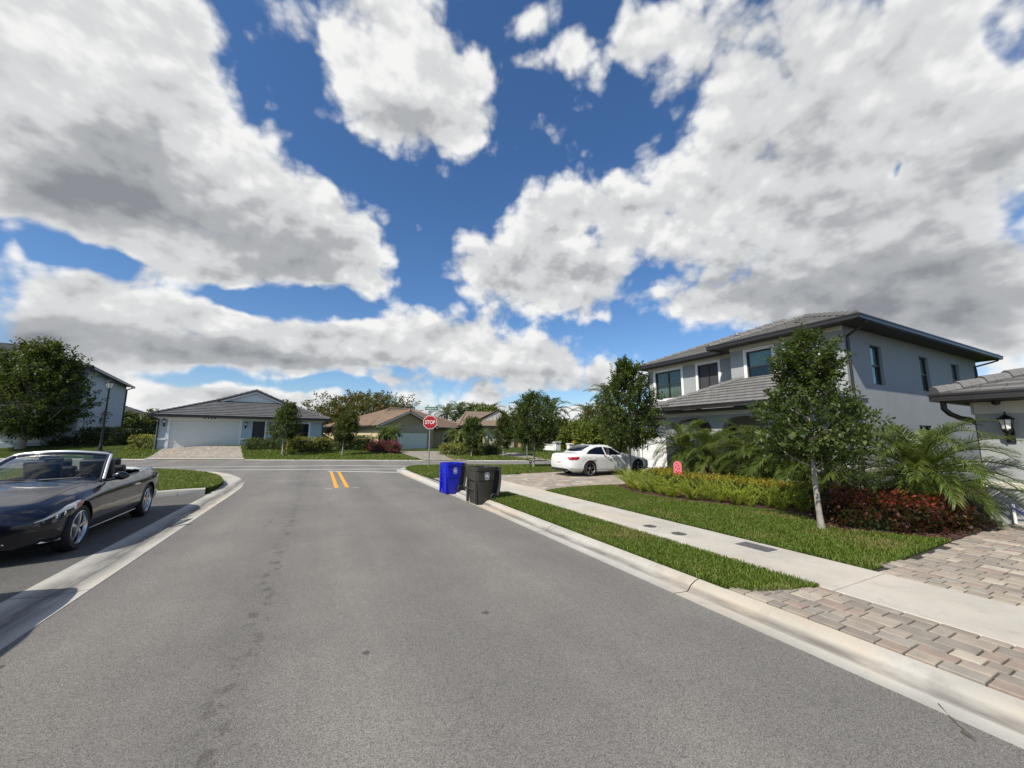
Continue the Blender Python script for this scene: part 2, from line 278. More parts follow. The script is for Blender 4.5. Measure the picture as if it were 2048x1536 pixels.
def lib():
    T=MT
    # --- asphalt: bound aggregate, wear, drips of oil
    m,nt,b=nodes('asphalt'); P=_coord(nt,'Object')
    v=nt.nodes.new('ShaderNodeTexVoronoi'); v.inputs['Scale'].default_value=210; nt.links.new(P,v.inputs['Vector'])
    agg=_mix(nt,_ramp(nt,nt_sep(nt,v.outputs['Color']),.0,1.),(.09,.086,.079),(.325,.31,.28))
    fine=_noise(nt,P,260,2,.6); agg=_mix(nt,_ramp(nt,fine,.35,.7),_mix(nt,.4,agg,(.09,.086,.079)),agg)
    big=_noise(nt,P,.55,5,.65); agg=_mix(nt,1.,agg,_mix(nt,_ramp(nt,big,.3,.7),(.86,.86,.87),(1.13,1.12,1.10)),'MULTIPLY')
    streak=_noise(nt,_scale(nt,P,(1.6,.12,1)),1.,4,.6); agg=_mix(nt,1.,agg,_mix(nt,_ramp(nt,streak,.35,.7),(1.05,1.05,1.05),(.90,.90,.90)),'MULTIPLY')
    # tyre-polished tracks, old patches and hairline cracks
    sx0=nt.nodes.new('ShaderNodeSeparateXYZ'); nt.links.new(P,sx0.inputs[0]); tr=_math(nt,'SINE',_math(nt,'MULTIPLY',sx0.outputs[0],3.6)); agg=_mix(nt,1.,agg,_mix(nt,_ramp(nt,tr,-1,1),(.93,.93,.935),(1.07,1.065,1.055)),'MULTIPLY')
    cv=nt.nodes.new('ShaderNodeTexVoronoi'); cv.feature='DISTANCE_TO_EDGE'; cv.inputs['Scale'].default_value=.23; wp=nt.nodes.new('ShaderNodeVectorMath'); wp.operation='MULTIPLY_ADD'; nn_=nt.nodes.new('ShaderNodeTexNoise'); nn_.inputs['Scale'].default_value=1.6; nn_.inputs['Detail'].default_value=6; nt.links.new(P,nn_.inputs['Vector']); nt.links.new(nn_.outputs['Color'],wp.inputs[0]); wp.inputs[1].default_value=(.9,.9,0); nt.links.new(P,wp.inputs[2]); nt.links.new(wp.outputs[0],cv.inputs['Vector'])
    crk=_math(nt,'MULTIPLY',_ramp(nt,cv.outputs['Distance'],.0008,.0022,1,0),_ramp(nt,_noise(nt,P,.4,3),.55,.62)); agg=_mix(nt,_math(nt,'MULTIPLY',crk,.55),agg,(.03,.03,.03))
    # oil drips run down the lane middle: blotches kept where the drip line is
    sx=nt.nodes.new('ShaderNodeSeparateXYZ'); nt.links.new(P,sx.inputs[0])
    line=_math(nt,'ABSOLUTE',_math(nt,'ADD',_math(nt,'ADD',sx.outputs[0],.42),_math(nt,'MULTIPLY',_math(nt,'SUBTRACT',_noise(nt,_scale(nt,P,(0,1,0)),.5,2),.5),.22)))
    band=_ramp(nt,line,.03,.14,1,0); bl=_noise(nt,_scale(nt,P,(7,6,1)),1.,3,.6)
    oil=_math(nt,'MULTIPLY',band,_ramp(nt,bl,.53,.62))
    sp=nt.nodes.new('ShaderNodeTexVoronoi'); sp.inputs['Scale'].default_value=1.7; nt.links.new(P,sp.inputs['Vector'])
    spot=_math(nt,'MULTIPLY',_ramp(nt,sp.outputs['Distance'],.045,.075,1,0),_ramp(nt,nt_sep(nt,sp.outputs['Color']),.55,.57))
    oil=_math(nt,'MAXIMUM',_math(nt,'MULTIPLY',oil,.5),_math(nt,'MULTIPLY',spot,.7))
    nt.links.new(_mix(nt,oil,agg,(.045,.04,.037)),b.inputs['Base Color']); b.inputs['Roughness'].default_value=.85; b.inputs['Specular IOR Level'].default_value=.3
    _bump(nt,b,_math(nt,'ADD',v.outputs['Distance'],_math(nt,'MULTIPLY',fine,.5)),.003,.8); T['asphalt']=m
    # parking bay asphalt, a darker tone of the road asphalt
    m2=m.copy(); m2.name='asphalt_bay'; n2=m2.node_tree; b2=n2.nodes['Principled BSDF']; lk=b2.inputs['Base Color'].links[0].from_socket
    n2.links.new(_mix(n2,1.,lk,(.60,.61,.63),'MULTIPLY'),b2.inputs['Base Color']); T['asphalt_bay']=m2
    # --- concrete
    def conc(name,col,stain,warm,flow=None):
        m,nt,b=nodes(name); P=_coord(nt,'Object'); n=_noise(nt,P,1.1,6,.65); f=_noise(nt,P,45,3,.6)
        c=_mix(nt,_ramp(nt,n,.3,.7),tuple(x*.80 for x in col),tuple(x*1.10 for x in col))
        c=_mix(nt,_ramp(nt,_noise(nt,_scale(nt,P,(1,.35,1)),.8,4,.6,.5),.46,.68,0,.75),c,warm)
        c=_mix(nt,_ramp(nt,_noise(nt,P,3.7,6,.7),.56,.74,0,.32),c,stain)
        c=_mix(nt,_ramp(nt,f,.55,.8,0,.25),c,tuple(x*.6 for x in col))
        if flow:   # dirt carried along the flow line and by tyres
            sx=nt.nodes.new('ShaderNodeSeparateXYZ'); nt.links.new(P,sx.inputs[0])
            w=_math(nt,'MULTIPLY',_math(nt,'SUBTRACT',_noise(nt,_scale(nt,P,(.0,.6,0)),1.,3),.5),flow[2]); dd=_math(nt,'ABSOLUTE',_math(nt,'ADD',_math(nt,'SUBTRACT',sx.outputs[0],flow[0]),w))
            k=_math(nt,'MULTIPLY',_ramp(nt,dd,flow[1]*.15,flow[1],1,0),_ramp(nt,_noise(nt,_scale(nt,P,(9,.9,1)),1.,5,.65),.30,.56,.25,1.))
            c=_mix(nt,_math(nt,'MULTIPLY',k,flow[3]),c,stain)
        nt.links.new(c,b.inputs['Base Color']); b.inputs['Roughness'].default_value=.88; b.inputs['Specular IOR Level'].default_value=.25
        _bump(nt,b,_math(nt,'ADD',f,_noise(nt,P,220,2)),.0015,.7); T[name]=m
    conc('concrete_walk',(.475,.445,.385),(.2,.19,.17),(.54,.455,.34))
    conc('concrete_gutter',(.42,.41,.365),(.09,.085,.08),(.50,.43,.33),(-2.45,.26,.25,.85))
    conc('concrete_kerb',(.42,.405,.362),(.12,.11,.10),(.50,.40,.27),(3.825,.055,.025,.9))
    conc('concrete_plain',(.44,.425,.38),(.2,.19,.17),(.46,.42,.34))
    # --- pavers
    m,nt,b=nodes('paver'); P=_coord(nt,'Object'); g=nt.nodes.new('ShaderNodeNewGeometry').outputs['Random Per Island']
    cr=nt.nodes.new('ShaderNodeValToRGB'); cr.color_ramp.interpolation='CONSTANT'; nt.links.new(g,cr.inputs[0]); e=cr.color_ramp.elements
    cols=[(.285,.25,.20),(.32,.28,.23),(.25,.225,.19),(.36,.32,.26),(.30,.24,.195),(.295,.27,.23),(.245,.215,.18),(.34,.295,.235),(.42,.375,.30)]
    e[0].color=cols[0]+(1,); e[1].position=1/9; e[1].color=cols[1]+(1,)
    for i in range(2,9): q=e.new(i/9); q.color=cols[i]+(1,)
    c=_mix(nt,_ramp(nt,_noise(nt,_scale(nt,P,(7,7,7)),1.,5,.7),.25,.75),_mix(nt,1.,cr.outputs[0],(.78,.78,.80),'MULTIPLY'),_mix(nt,1.,cr.outputs[0],(1.2,1.18,1.15),'MULTIPLY'))
    nt.links.new(c,b.inputs['Base Color']); b.inputs['Roughness'].default_value=.85; b.inputs['Specular IOR Level'].default_value=.3; _bump(nt,b,_noise(nt,P,60,4,.65),.003); T['paver']=m
    T['paver_sand']=mat('paver_sand',(.035,.03,.025),.95,var=(6,.3))
    # --- soil, mulch, ground
    T['mulch']=mat('mulch',(.075,.034,.024),.95,var=(14,.55),bump=(55,.03))
    T['bark_chip']=mat('bark_chip',(.115,.05,.034),.9,island=.6)
    m,nt,b=nodes('turf_base'); P=_coord(nt,'Object'); c=_mix(nt,_ramp(nt,_noise(nt,P,3.,6,.65),.3,.7),(.045,.075,.012),(.085,.115,.025))
    c=_mix(nt,_ramp(nt,_noise(nt,P,60,3,.6),.35,.7),_mix(nt,.6,c,(.02,.03,.006)),c); nt.links.new(c,b.inputs['Base Color']); b.inputs['Roughness'].default_value=.9; b.inputs['Specular IOR Level'].default_value=.1
    _bump(nt,b,_noise(nt,P,90,3,.7),.04); T['turf_base']=m
    T['grass']=leafmat('grass',(.062,.108,.011),(.155,.21,.028),(.21,.19,.06),rough=.5,patch=1.1,trans=.35)
    T['white_paint']=mat('road_white',(.72,.72,.69),.7,var=(8,.12)); T['yellow_paint']=mat('road_yellow',(.66,.33,.035),.65,var=(6,.12))
    # --- foliage
    T['leaf_oak']=leafmat('leaf_oak',(.018,.036,.008),(.055,.088,.017),(.08,.10,.02),.5,1.2,.22)
    T['leaf_bronze']=leafmat('leaf_bronze',(.02,.032,.007),(.055,.072,.014),(.085,.06,.016),.42,.8,.25)
    T['leaf_far']=leafmat('leaf_far',(.026,.042,.011),(.062,.085,.02),(.085,.09,.024),.5,.5,.25)
    T['leaf_rust']=leafmat('leaf_rust',(.05,.06,.016),(.10,.09,.025),(.15,.075,.028),.5,.25,.25)
    T['leaf_dome']=leafmat('leaf_dome',(.07,.10,.015),(.15,.17,.03),None,.5,.5,.25)
    T['frond']=leafmat('frond',(.05,.085,.015),(.115,.155,.034),(.16,.17,.05),.36,2.5,.3)
    T['frond_far']=leafmat('frond_far',(.05,.085,.03),(.09,.13,.045),None,.5,1,.25)
    T['fern']=leafmat('fern',(.15,.215,.02),(.37,.39,.045),(.11,.16,.015),.5,1.2,.3)
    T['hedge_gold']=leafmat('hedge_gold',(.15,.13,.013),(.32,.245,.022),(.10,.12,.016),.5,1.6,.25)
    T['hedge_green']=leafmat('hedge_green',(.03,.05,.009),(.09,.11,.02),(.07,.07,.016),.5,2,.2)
    T['hedge_lime']=leafmat('hedge_lime',(.15,.16,.03),(.33,.31,.07),(.09,.11,.02),.5,2,.25)
    T['hedge_dark']=leafmat('hedge_dark',(.018,.028,.008),(.04,.055,.014),None,.5,2,.15)
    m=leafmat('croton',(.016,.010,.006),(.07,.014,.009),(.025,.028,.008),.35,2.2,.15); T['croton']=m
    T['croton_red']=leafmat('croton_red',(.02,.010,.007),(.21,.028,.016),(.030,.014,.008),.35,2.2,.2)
    T['cordyline']=leafmat('cordyline',(.03,.012,.014),(.09,.02,.03),None,.35,1,.15)
    T['magenta']=leafmat('magenta',(.11,.014,.03),(.26,.03,.07),(.05,.03,.015),.5,1.5,.2)
    T['bark']=mat('bark',(.27,.245,.205),.9,var=(9,.35),bump=(26,.012)); T['bark_dark']=mat('bark_dark',(.075,.06,.048),.95,var=(9,.4),bump=(22,.02))
    T['twig']=mat('twig',(.16,.135,.10),.9,var=(12,.3)); T['palm_trunk']=mat('palm_trunk',(.105,.08,.058),.95,var=(14,.45),bump=(38,.03))
    T['dead_frond']=leafmat('dead_frond',(.22,.13,.05),(.32,.20,.09),None,.7,1,.2)
    # --- buildings
    def stucco(name,col):
        m,nt,b=nodes(name); P=_coord(nt,'Object'); n=_noise(nt,P,.7,6,.62); c=_mix(nt,_ramp(nt,n,.25,.75),tuple(x*.93 for x in col),tuple(x*1.05 for x in col))
        c=_mix(nt,_ramp(nt,_noise(nt,_scale(nt,P,(3,3,.25)),1.,4,.6),.55,.8,0,.16),c,tuple(x*.62 for x in col))
        nt.links.new(c,b.inputs['Base Color']); b.inputs['Roughness'].default_value=.9; b.inputs['Specular IOR Level'].default_value=.2
        _bump(nt,b,_math(nt,'ADD',_noise(nt,P,38,4,.65),_noise(nt,P,9,3)),.010,.8); T[name]=m
    stucco('stucco_grey',(.318,.335,.335)); stucco('stucco_blue',(.41,.475,.485)); stucco('stucco_slate',(.40,.46,.51)); stucco('stucco_tan_lit',(.56,.46,.30)); stucco('stucco_tan',(.40,.30,.165)); stucco('stucco_beige',(.40,.33,.225))
    stucco('stucco_white',(.72,.72,.70)); stucco('stucco_pale',(.44,.43,.385))
    T['trim_white']=mat('trim_white',(.76,.76,.74),.6,var=(3,.05)); T['trim_cream']=mat('trim_cream',(.55,.52,.45),.7,var=(3,.06))
    T['door_white']=mat('door_white',(.70,.71,.70),.55,var=(2,.04)); T['door_mint']=mat('door_mint',(.68,.70,.60),.6,var=(2,.04)); T['door_grey']=mat('door_grey',(.66,.655,.60),.6,var=(2,.04)); T['door_beige']=mat('door_beige',(.48,.45,.38),.6,var=(2,.04))
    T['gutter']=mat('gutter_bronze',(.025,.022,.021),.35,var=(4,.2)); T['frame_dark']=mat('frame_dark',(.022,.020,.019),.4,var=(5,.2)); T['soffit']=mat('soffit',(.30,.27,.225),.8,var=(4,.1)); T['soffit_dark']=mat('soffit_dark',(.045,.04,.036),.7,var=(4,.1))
    def tiles(name,cols,grout):
        m,nt,b=nodes(name); uv=nt.nodes.new('ShaderNodeUVMap').outputs[0]
        br=nt.nodes.new('ShaderNodeTexBrick'); nt.links.new(uv,br.inputs['Vector']); br.offset=.5; br.inputs['Scale'].default_value=1; br.inputs['Brick Width'].default_value=.34; br.inputs['Row Height'].default_value=.36
        br.inputs['Mortar Size'].default_value=.006; br.inputs['Mortar'].default_value=grout+(1,); br.inputs['Color1'].default_value=cols[0]+(1,); br.inputs['Color2'].default_value=cols[1]+(1,); br.inputs['Bias'].default_value=0
        n=_noise(nt,_coord(nt),1.6,5,.7); c=_mix(nt,_ramp(nt,n,.35,.7),br.outputs[0],_mix(nt,.55,br.outputs[0],cols[2]))
        c=_mix(nt,_ramp(nt,_noise(nt,_coord(nt),24,4,.7),.3,.75,0,.35),c,cols[3]); nt.links.new(c,b.inputs['Base Color']); b.inputs['Roughness'].default_value=.88; b.inputs['Specular IOR Level'].default_value=.25
        _bump(nt,b,_math(nt,'MULTIPLY',br.outputs['Fac'],-1.),.01); T[name]=m
    tiles('tile_grey',[(.178,.173,.168),(.225,.22,.212),(.15,.145,.138),(.115,.112,.108)],(.06,.055,.05)); tiles('tile_slate',[(.125,.125,.128),(.165,.165,.166),(.105,.10,.10),(.085,.083,.082)],(.05,.05,.05))
    tiles('tile_brown',[(.25,.175,.125),(.30,.215,.155),(.205,.14,.10),(.165,.115,.085)],(.07,.05,.04)); tiles('tile_clay',[(.27,.195,.145),(.33,.25,.185),(.29,.225,.175),(.21,.14,.10)],(.08,.06,.045))
    T['blind']=mat('blind',(.72,.86,.86),.7); T['curtain']=mat('curtain',(.55,.52,.44),.8); T['dark_interior']=mat('room_dark',(.03,.03,.03),.9,var=(2,.3)); T['screen']=mat('shutter_screen',(.045,.045,.05),.6)
    T['glass']=glass('window_glass'); T['glass_dark']=mat('dark_glass',(.012,.016,.018),.06,spec=.7); T['door_dark']=mat('door_dark',(.03,.027,.025),.4,var=(3,.2))
    # --- metal, plastic, car
    T['galv']=mat('galvanised',(.35,.35,.34),.45,.7,var=(9,.2)); T['iron']=mat('cast_iron',(.12,.115,.11),.7,.2,var=(22,.4),bump=(60,.004)); T['black_metal']=mat('black_metal',(.012,.012,.013),.4,.2); T['lamp_glass']=mat('lamp_glass',(.72,.72,.66),.3)
    T['sign_red']=mat('sign_red',(.36,.012,.014),.45); T['sign_white']=mat('sign_white',(.82,.82,.80),.45); T['sign_green']=mat('sign_green',(.006,.135,.085),.45); T['sign_yellow']=mat('sign_yellow',(.62,.27,.02),.5); T['sign_back']=mat('sign_back',(.4,.4,.4),.5,.6)
    T['plastic_blue']=mat('plastic_blue',(.003,.010,.43),.42,var=(3,.12),bump=(70,.0008)); T['plastic_grey']=mat('plastic_grey',(.040,.037,.030),.5,var=(3,.2),bump=(70,.001)); T['plastic_lid']=mat('plastic_lid',(.035,.034,.037),.55,var=(4,.2)); T['rubber']=mat('rubber',(.014,.014,.014),.75,var=(20,.25)); T['bin_logo']=mat('bin_logo',(.62,.63,.64),.6)
    T['paint_black']=mat('paint_black',(.003,.0035,.010),.25,0,.4,coat=.75,coat_rough=.02); T['paint_white']=mat('paint_white',(.70,.71,.69),.3,coat=1.,coat_rough=.03); T['paint_dark']=mat('paint_dark',(.012,.012,.014),.25,coat=1.)
    T['chrome']=mat('chrome',(.78,.78,.78),.12,1.); T['chrome_satin']=mat('chrome_satin',(.85,.85,.84),.42,.75); T['rim']=mat('rim_silver',(.62,.63,.64),.28,1.,var=(6,.08)); T['rim_dark']=mat('rim_grey',(.09,.09,.095),.35,.8); T['black_trim']=mat('black_trim',(.012,.012,.013),.5); T['under']=mat('underbody',(.008,.008,.008),.9)
    T['car_glass']=mat('car_glass',(.004,.005,.009),.05,spec=.35); T['screen_glass']=glass('windscreen_glass',(.60,.66,.62),-.22); T['lens']=glass('lens_glass',(.85,.87,.88),.3)
    T['tail_red']=mat('tail_red',(.36,.006,.010),.18,coat=1.); T['amber']=mat('amber_red',(.45,.045,.03),.2,coat=1.); T['leather']=mat('leather',(.02,.02,.022),.5,var=(12,.2),bump=(60,.002)); T['dash']=mat('dash',(.10,.105,.10),.6); T['cloth_beige']=mat('cloth_beige',(.30,.29,.25),.8)
    T['pink']=mat('melon_pink',(.70,.16,.19),.5); T['red']=mat('melon_red',(.66,.06,.09),.5); T['seed']=mat('melon_seed',(.03,.012,.014),.5); T['rind']=mat('rind_green',(.10,.32,.03),.5); T['hose_blue']=mat('hose_blue',(.02,.035,.28),.4); T['orange_text']=mat('plate_print',(.35,.03,.03),.5)
def nt_sep(nt,colour):
    s=nt.nodes.new('ShaderNodeSeparateColor'); nt.links.new(colour,s.inputs[0]); return s.outputs[0]
lib()
# ---------------------------------------------------------------- the ground
UD=Vector((.899,-.437,0)); ND=Vector((.437,.899,0))   # along / across the far side of the cross street
FAR0=Vector((-4.34,32.2,0))
def sside(x,y): return (Vector((x,y,0))-FAR0).dot(ND)
def tside(x,y): return (Vector((x,y,0))-FAR0).dot(UD)
def farz(x,y):
    """rise of the lots beyond the cross street"""
    s=sside(x,y); t=tside(x,y); k=min(1,max(0,(6-t)/9)); top=.26+.50*k
    a=min(1,max(0,s/ (5.5 if k>.5 else 9))); a=a*a*(3-2*a); return .03+.05*min(1,max(0,s/.5))+top*a
def poly_obj(name,pts,z,m,kind='structure',th=None,parent=None):
    b=MB()
    if th: b.prism([(p[0],p[1]) for p in pts],z-th,z)
    else: b.face([(p[0],p[1],z) for p in pts])
    o=b.build(name,m,parent,fix=bool(th))
    if not th:
        if o.data.polygons[0].normal.z<0: o.data.flip_normals()
    if kind: tag(o,kind=kind)
    return o
poly_obj('ground',[(-1500,-1500),(1500,-1500),(1500,1500),(-1500,1500)],-.06,MT['turf_base'])
# road outline (right edge of the street, corner, cross street)
R_EDGE=[(3.6,-30),(3.6,8),(3.55,10.8),(3.49,12.6),(3.46,14.7),(3.42,16.9),(3.42,18.5),(3.48,19.5),(3.64,20.3),(4.0,21.1),(4.6,21.7),(5.4,21.85),(6.4,21.6),(9.,20.5),(11.5,19.6),(15,19.0),(22,19.4),(34,22),(60,32)]
L_EDGE=[(-2.15,-30),(-2.15,11.5),(-2.14,13.4),(-2.17,15.4),(-2.33,17.1),(-2.8,19.0),(-3.45,20.9),(-4.2,22.3),(-5.1,23.3),(-6.4,24.4),(-9,25.8),(-14,28.1),(-24,32.8),(-50,45)]
FAR=[(-60,59),(-24,41.7),(-10.4,35.1),(-4.34,32.2),(1.4,29.55),(6.6,27.0),(11.6,24.75),(14.5,24.0),(19,24.2),(28,26.2),(45,33),(60,40)]
poly_obj('road',L_EDGE[::-1]+R_EDGE+FAR[::-1],0.,MT['asphalt'])
def strip(name,path,prof,mats,joint=None):
    """sweep a profile [(offset to the left of travel, z)] along a path"""
    P=[Vector((p[0],p[1],0)) for p in path]
    # densify
    Q=[]
    for a,c in zip(P,P[1:]):
        n=max(1,int((c-a).length/.6)); Q+=[a.lerp(c,i/n) for i in range(n)]
    Q.append(P[-1]); b=MB(); rows=[]
    for i,p in enumerate(Q):
        t=(Q[min(i+1,len(Q)-1)]-Q[max(0,i-1)]).normalized(); nn=Vector((-t.y,t.x,0)); rows.append([p+nn*o+Vector((0,0,z)) for o,z in prof])
    if joint:   # cast in lengths with open joints
        cut=[0]
        for i in range(1,len(Q)):
            if (Q[i]-Q[cut[-1]]).length>joint: cut.append(i)
        cut.append(len(Q)-1)
        for i,j in zip(cut,cut[1:]):
            if j<=i: continue
            seg=[list(r_) for r_ in rows[i:j+1]]; d0=(Q[min(i+1,j)]-Q[i]).normalized()*.006; d1=(Q[j]-Q[max(i,j-1)]).normalized()*.006
            seg[0]=[p+d0 for p in seg[0]]; seg[-1]=[p-d1 for p in seg[-1]]; b.grid(seg)
    else: b.grid(rows)
    o=b.build(name,mats,smooth=50,fix=False)
    if o.data.polygons[len(o.data.polygons)//2].normal.z<0: o.data.flip_normals()
    return tag(o,kind='structure')
# right kerb: gutter pan, dark flow line, rounded mountable kerb
strip('kerb',R_EDGE[:-3],[(0.0,-.05),(0,.005),(-.20,-.012),(-.225,.004),(-.25,.03),(-.285,.055),(-.34,.08),(-.41,.095),(-.41,-.05)],MT['concrete_kerb'],joint=3.0)
strip('kerb',L_EDGE,[(0,-.05),(0,.005),(.30,-.02),(.62,.006),(.62,-.05)],MT['concrete_gutter'],joint=3.0)
poly_obj('kerb_bed',[(3.6,-29),(4.0,-29),(4.0,14),(3.6,14)],-.03,MT['paver_sand']); poly_obj('kerb_bed',[(-2.78,-29),(-2.15,-29),(-2.15,13),(-2.78,13)],-.04,MT['paver_sand'])
# raised kerb round the corner lawn on the left
ISL=[(-4.9,13.75),(-3.45,14.3),(-2.86,14.6),(-2.79,15.4),(-2.86,16.5),(-3.06,17.4),(-3.5,18.9),(-4.2,20.5),(-5.2,21.9),(-6.6,23.2),(-9,24.6),(-14,27.0),(-24,31.7),(-24,13.0)]
strip('kerb',[(-9.,13.2),(-5.2,13.55),(-3.75,13.8),(-3.45,13.95),(-2.85,14.05)],[(-.0,-.05),(0,.15),(.03,.175),(.15,.175),(.16,.05)],MT['concrete_plain'])
strip('kerb',FAR[1:-2],[(-.5,-.05),(-.5,.005),(-.12,.0),(-.0,.02),(.12,.03),(.14,-.05)],MT['concrete_plain'])
poly_obj('parking_bay',[(-2.76,-30),(-2.76,14.1),(-9.,13.3),(-24,13.2),(-24,-30)],.004,MT['asphalt_bay'])
# road paint
def paint(name,a,b_,w,m,z=.004):
    a=Vector(a).to_3d(); b_=Vector(b_).to_3d(); t=(b_-a).normalized(); n=Vector((-t.y,t.x,0))*w/2; o=poly_obj(name,[a-n,b_-n,b_+n,a+n],z,m); return o
for x in (.61,.93): paint('road_marking',(x,14.0),(x-.01,20.35),.125,MT['yellow_paint'])
paint('road_marking',(.45,20.7),(3.42,18.75),.16,MT['white_paint'])
paint('road_marking',(-5.3,23.75),(3.75,20.7),.13,MT['white_paint'])
paint('road_marking',(-9.5,27.0),(1.2,24.2),.13,MT['white_paint']); paint('road_marking',(1.2,24.2),(4.6,22.35),.13,MT['white_paint'])
paint('road_marking',(.28,13.95),(.46,13.86),.04,MT['white_paint']); paint('road_marking',(1.08,13.84),(1.27,13.76),.04,MT['white_paint'])
# pavement slabs on the right
b=MB(); ys=[-8,-6.5,-5,-3.5,-2.0,-.6,1.05,2.3,3.75,5.25,6.75,8.3,9.9,11.5,13.1,14.7]
# a hairline crack with a sprig of debris at its end
_c=MB(); _P=[G(1877,1408),G(1892,1425),G(1915,1450),G(1930,1462),G(1950,1478)]
_c.tube([p+Vector((0,0,.002)) for p in _P],[.004,.003,.004,.003,.002],4); _c.tube([G(1925,1465)+Vector((0,0,.003)),G(1952,1484)+Vector((0,0,.003))],[.012,.004],4); tag(_c.build('road_crack',MT['bark_dark']),kind='structure')
for a,c in zip(ys,ys[1:]): b.box(4.97,a+.006,-.05,6.14,c-.006,.105)
b.box(4.99,-8,-.05,6.12,14.6,.085)
tag(b.build('pavement',MT['concrete_walk'],bevel=.008,seg=1),kind='structure')
# lawns (turf base under the blades)
LAWN_STRIP=[(4.0,2.85),(4.0,10.15),(4.96,10.15),(4.96,2.42),(4.55,2.5),(4.2,2.62)]
LAWN_FRONT=[(6.15,2.42),(6.15,10.0),(7.2,10.3),(8.4,10.3),(8.95,10.15),(8.25,8.6),(8.2,7.8),(8.35,7.1),(8.6,6.3),(8.95,5.6),(9.1,4.9),(8.9,4.4),(8.35,3.9),(8.3,3.6),(8.75,3.05),(9.05,2.5)]
LAWN_CORNER=[(4.02,14.75),(3.84,16.5),(3.83,18.4),(3.92,19.6),(4.1,20.3),(4.5,20.95),(5.1,21.35),(6.2,21.1),(8.9,20.0),(11.4,19.1),(15,18.5),(15.4,17.2),(13,15.2),(10.6,15.25),(9.2,14.95),(6.9,14.75)]
for P in (LAWN_STRIP,LAWN_FRONT,LAWN_CORNER): poly_obj('lawn',P,.10,MT['turf_base'],th=.16)
poly_obj('lawn',ISL,.13,MT['turf_base'],th=.19)
# lots beyond the cross street rise gently from the kerb
nu,ns=90,36; VV=[];FF=[]
for i in range(nu+1):
    t=-75+i*(150/nu)
    for j in range(ns+1):
        s=.13+(j/ns)**1.8*70
        # follow the bent kerb
        base=None
        for p,q in zip(FAR,FAR[1:]):
            p=Vector(p).to_3d(); q=Vector(q).to_3d()
            tp,tq=(p-FAR0).dot(UD),(q-FAR0).dot(UD)
            if tp<=t<=tq: base=p.lerp(q,(t-tp)/(tq-tp)); break
        if base is None: base=FAR0+UD*t
        w=base+ND*s; VV.append((w.x,w.y,farz(w.x,w.y) if s>.2 else .03))
for i in range(nu):
    for j in range(ns): a=i*(ns+1)+j; FF.append((a,a+ns+1,a+ns+2,a+1))
o=np_obj('terrain',VV,FF,MT['turf_base'],smooth=True); o.data.update()
if o.data.polygons[5].normal.z<0: o.data.flip_normals()
tag(o,kind='structure')
def FZ(px,py,it=6):
    """where a picture ray meets the far lots"""
    d=ray(px,py); t=12.
    while t<90:
        p=Vector((0,0,CAM_H))+d*t
        if sside(p.x,p.y)>-.3 and p.z<=farz(p.x,p.y): break
        t+=.03
    return Vector((p.x,p.y,farz(p.x,p.y)))
# driveways
def paver_field(name,x0,x1,y0,y1,z,inside=None,size=(.17,.26),rows_along='y',seed=1):
    r=random.Random(seed); b=MB(); x=x0
    while x<x1-.05:
        w=r.choice((.15,.19,.19)); w=min(w,x1-x); y=y0+ -r.random()*.2
        while y<y1:
            l=r.choice((.12,.17,.17,.23,.23)); a,c=max(y,y0),min(y+l,y1); y+=l
            if c-a<.05: continue
            if inside and not inside((x+w/2),(a+c)/2): continue
            g=.0065; dz=r.uniform(-.002,.002); T0=b.T.copy(); cx,cy=x+w/2,(a+c)/2; b.T=Matrix.Translation((cx,cy,0))@Matrix.Rotation(r.uniform(-.012,.012),4,'Z')
            hw,hl=w/2-g,(c-a)/2-g; e=.006
            b.grid([[(-hw,-hl,z-.05),(hw,-hl,z-.05),(hw,hl,z-.05),(-hw,hl,z-.05)],[(-hw,-hl,z+dz-e),(hw,-hl,z+dz-e),(hw,hl,z+dz-e),(-hw,hl,z+dz-e)],[(-hw+e,-hl+e,z+dz),(hw-e,-hl+e,z+dz),(hw-e,hl-e,z+dz),(-hw+e,hl-e,z+dz)]],closed=True,cap1=True)
            b.T=T0
        x+=w
    o=b.build(name,MT['paver'],fix=False); return tag(o,kind='structure')
poly_obj('driveway_bed',[(4.0,-8),(12.2,-8),(12.2,2.5),(4.0,2.7)],.086,MT['paver_sand'],th=.1)
paver_field('driveway',4.02,4.96,-2.5,2.9,.108,lambda x,y:y<2.85-(x-4.0)*.43,seed=3)
paver_field('driveway',6.15,12.1,-4.,2.5,.108,lambda x,y:y<2.42,seed=4)
poly_obj('driveway_bed',[(3.98,10.15),(15.7,10.1),(15.7,16.2),(10.4,15.25),(9.1,14.95),(3.98,14.8)],.086,MT['paver_sand'],th=.1)
paver_field('driveway',4.02,4.96,10.15,14.75,.104,seed=5)
paver_field('driveway',6.15,15.6,10.0,15.0,.104,lambda x,y:(y<14.8 or x>8) and y>10.0+max(0,.3-abs(x-7.5)*.3),seed=6)
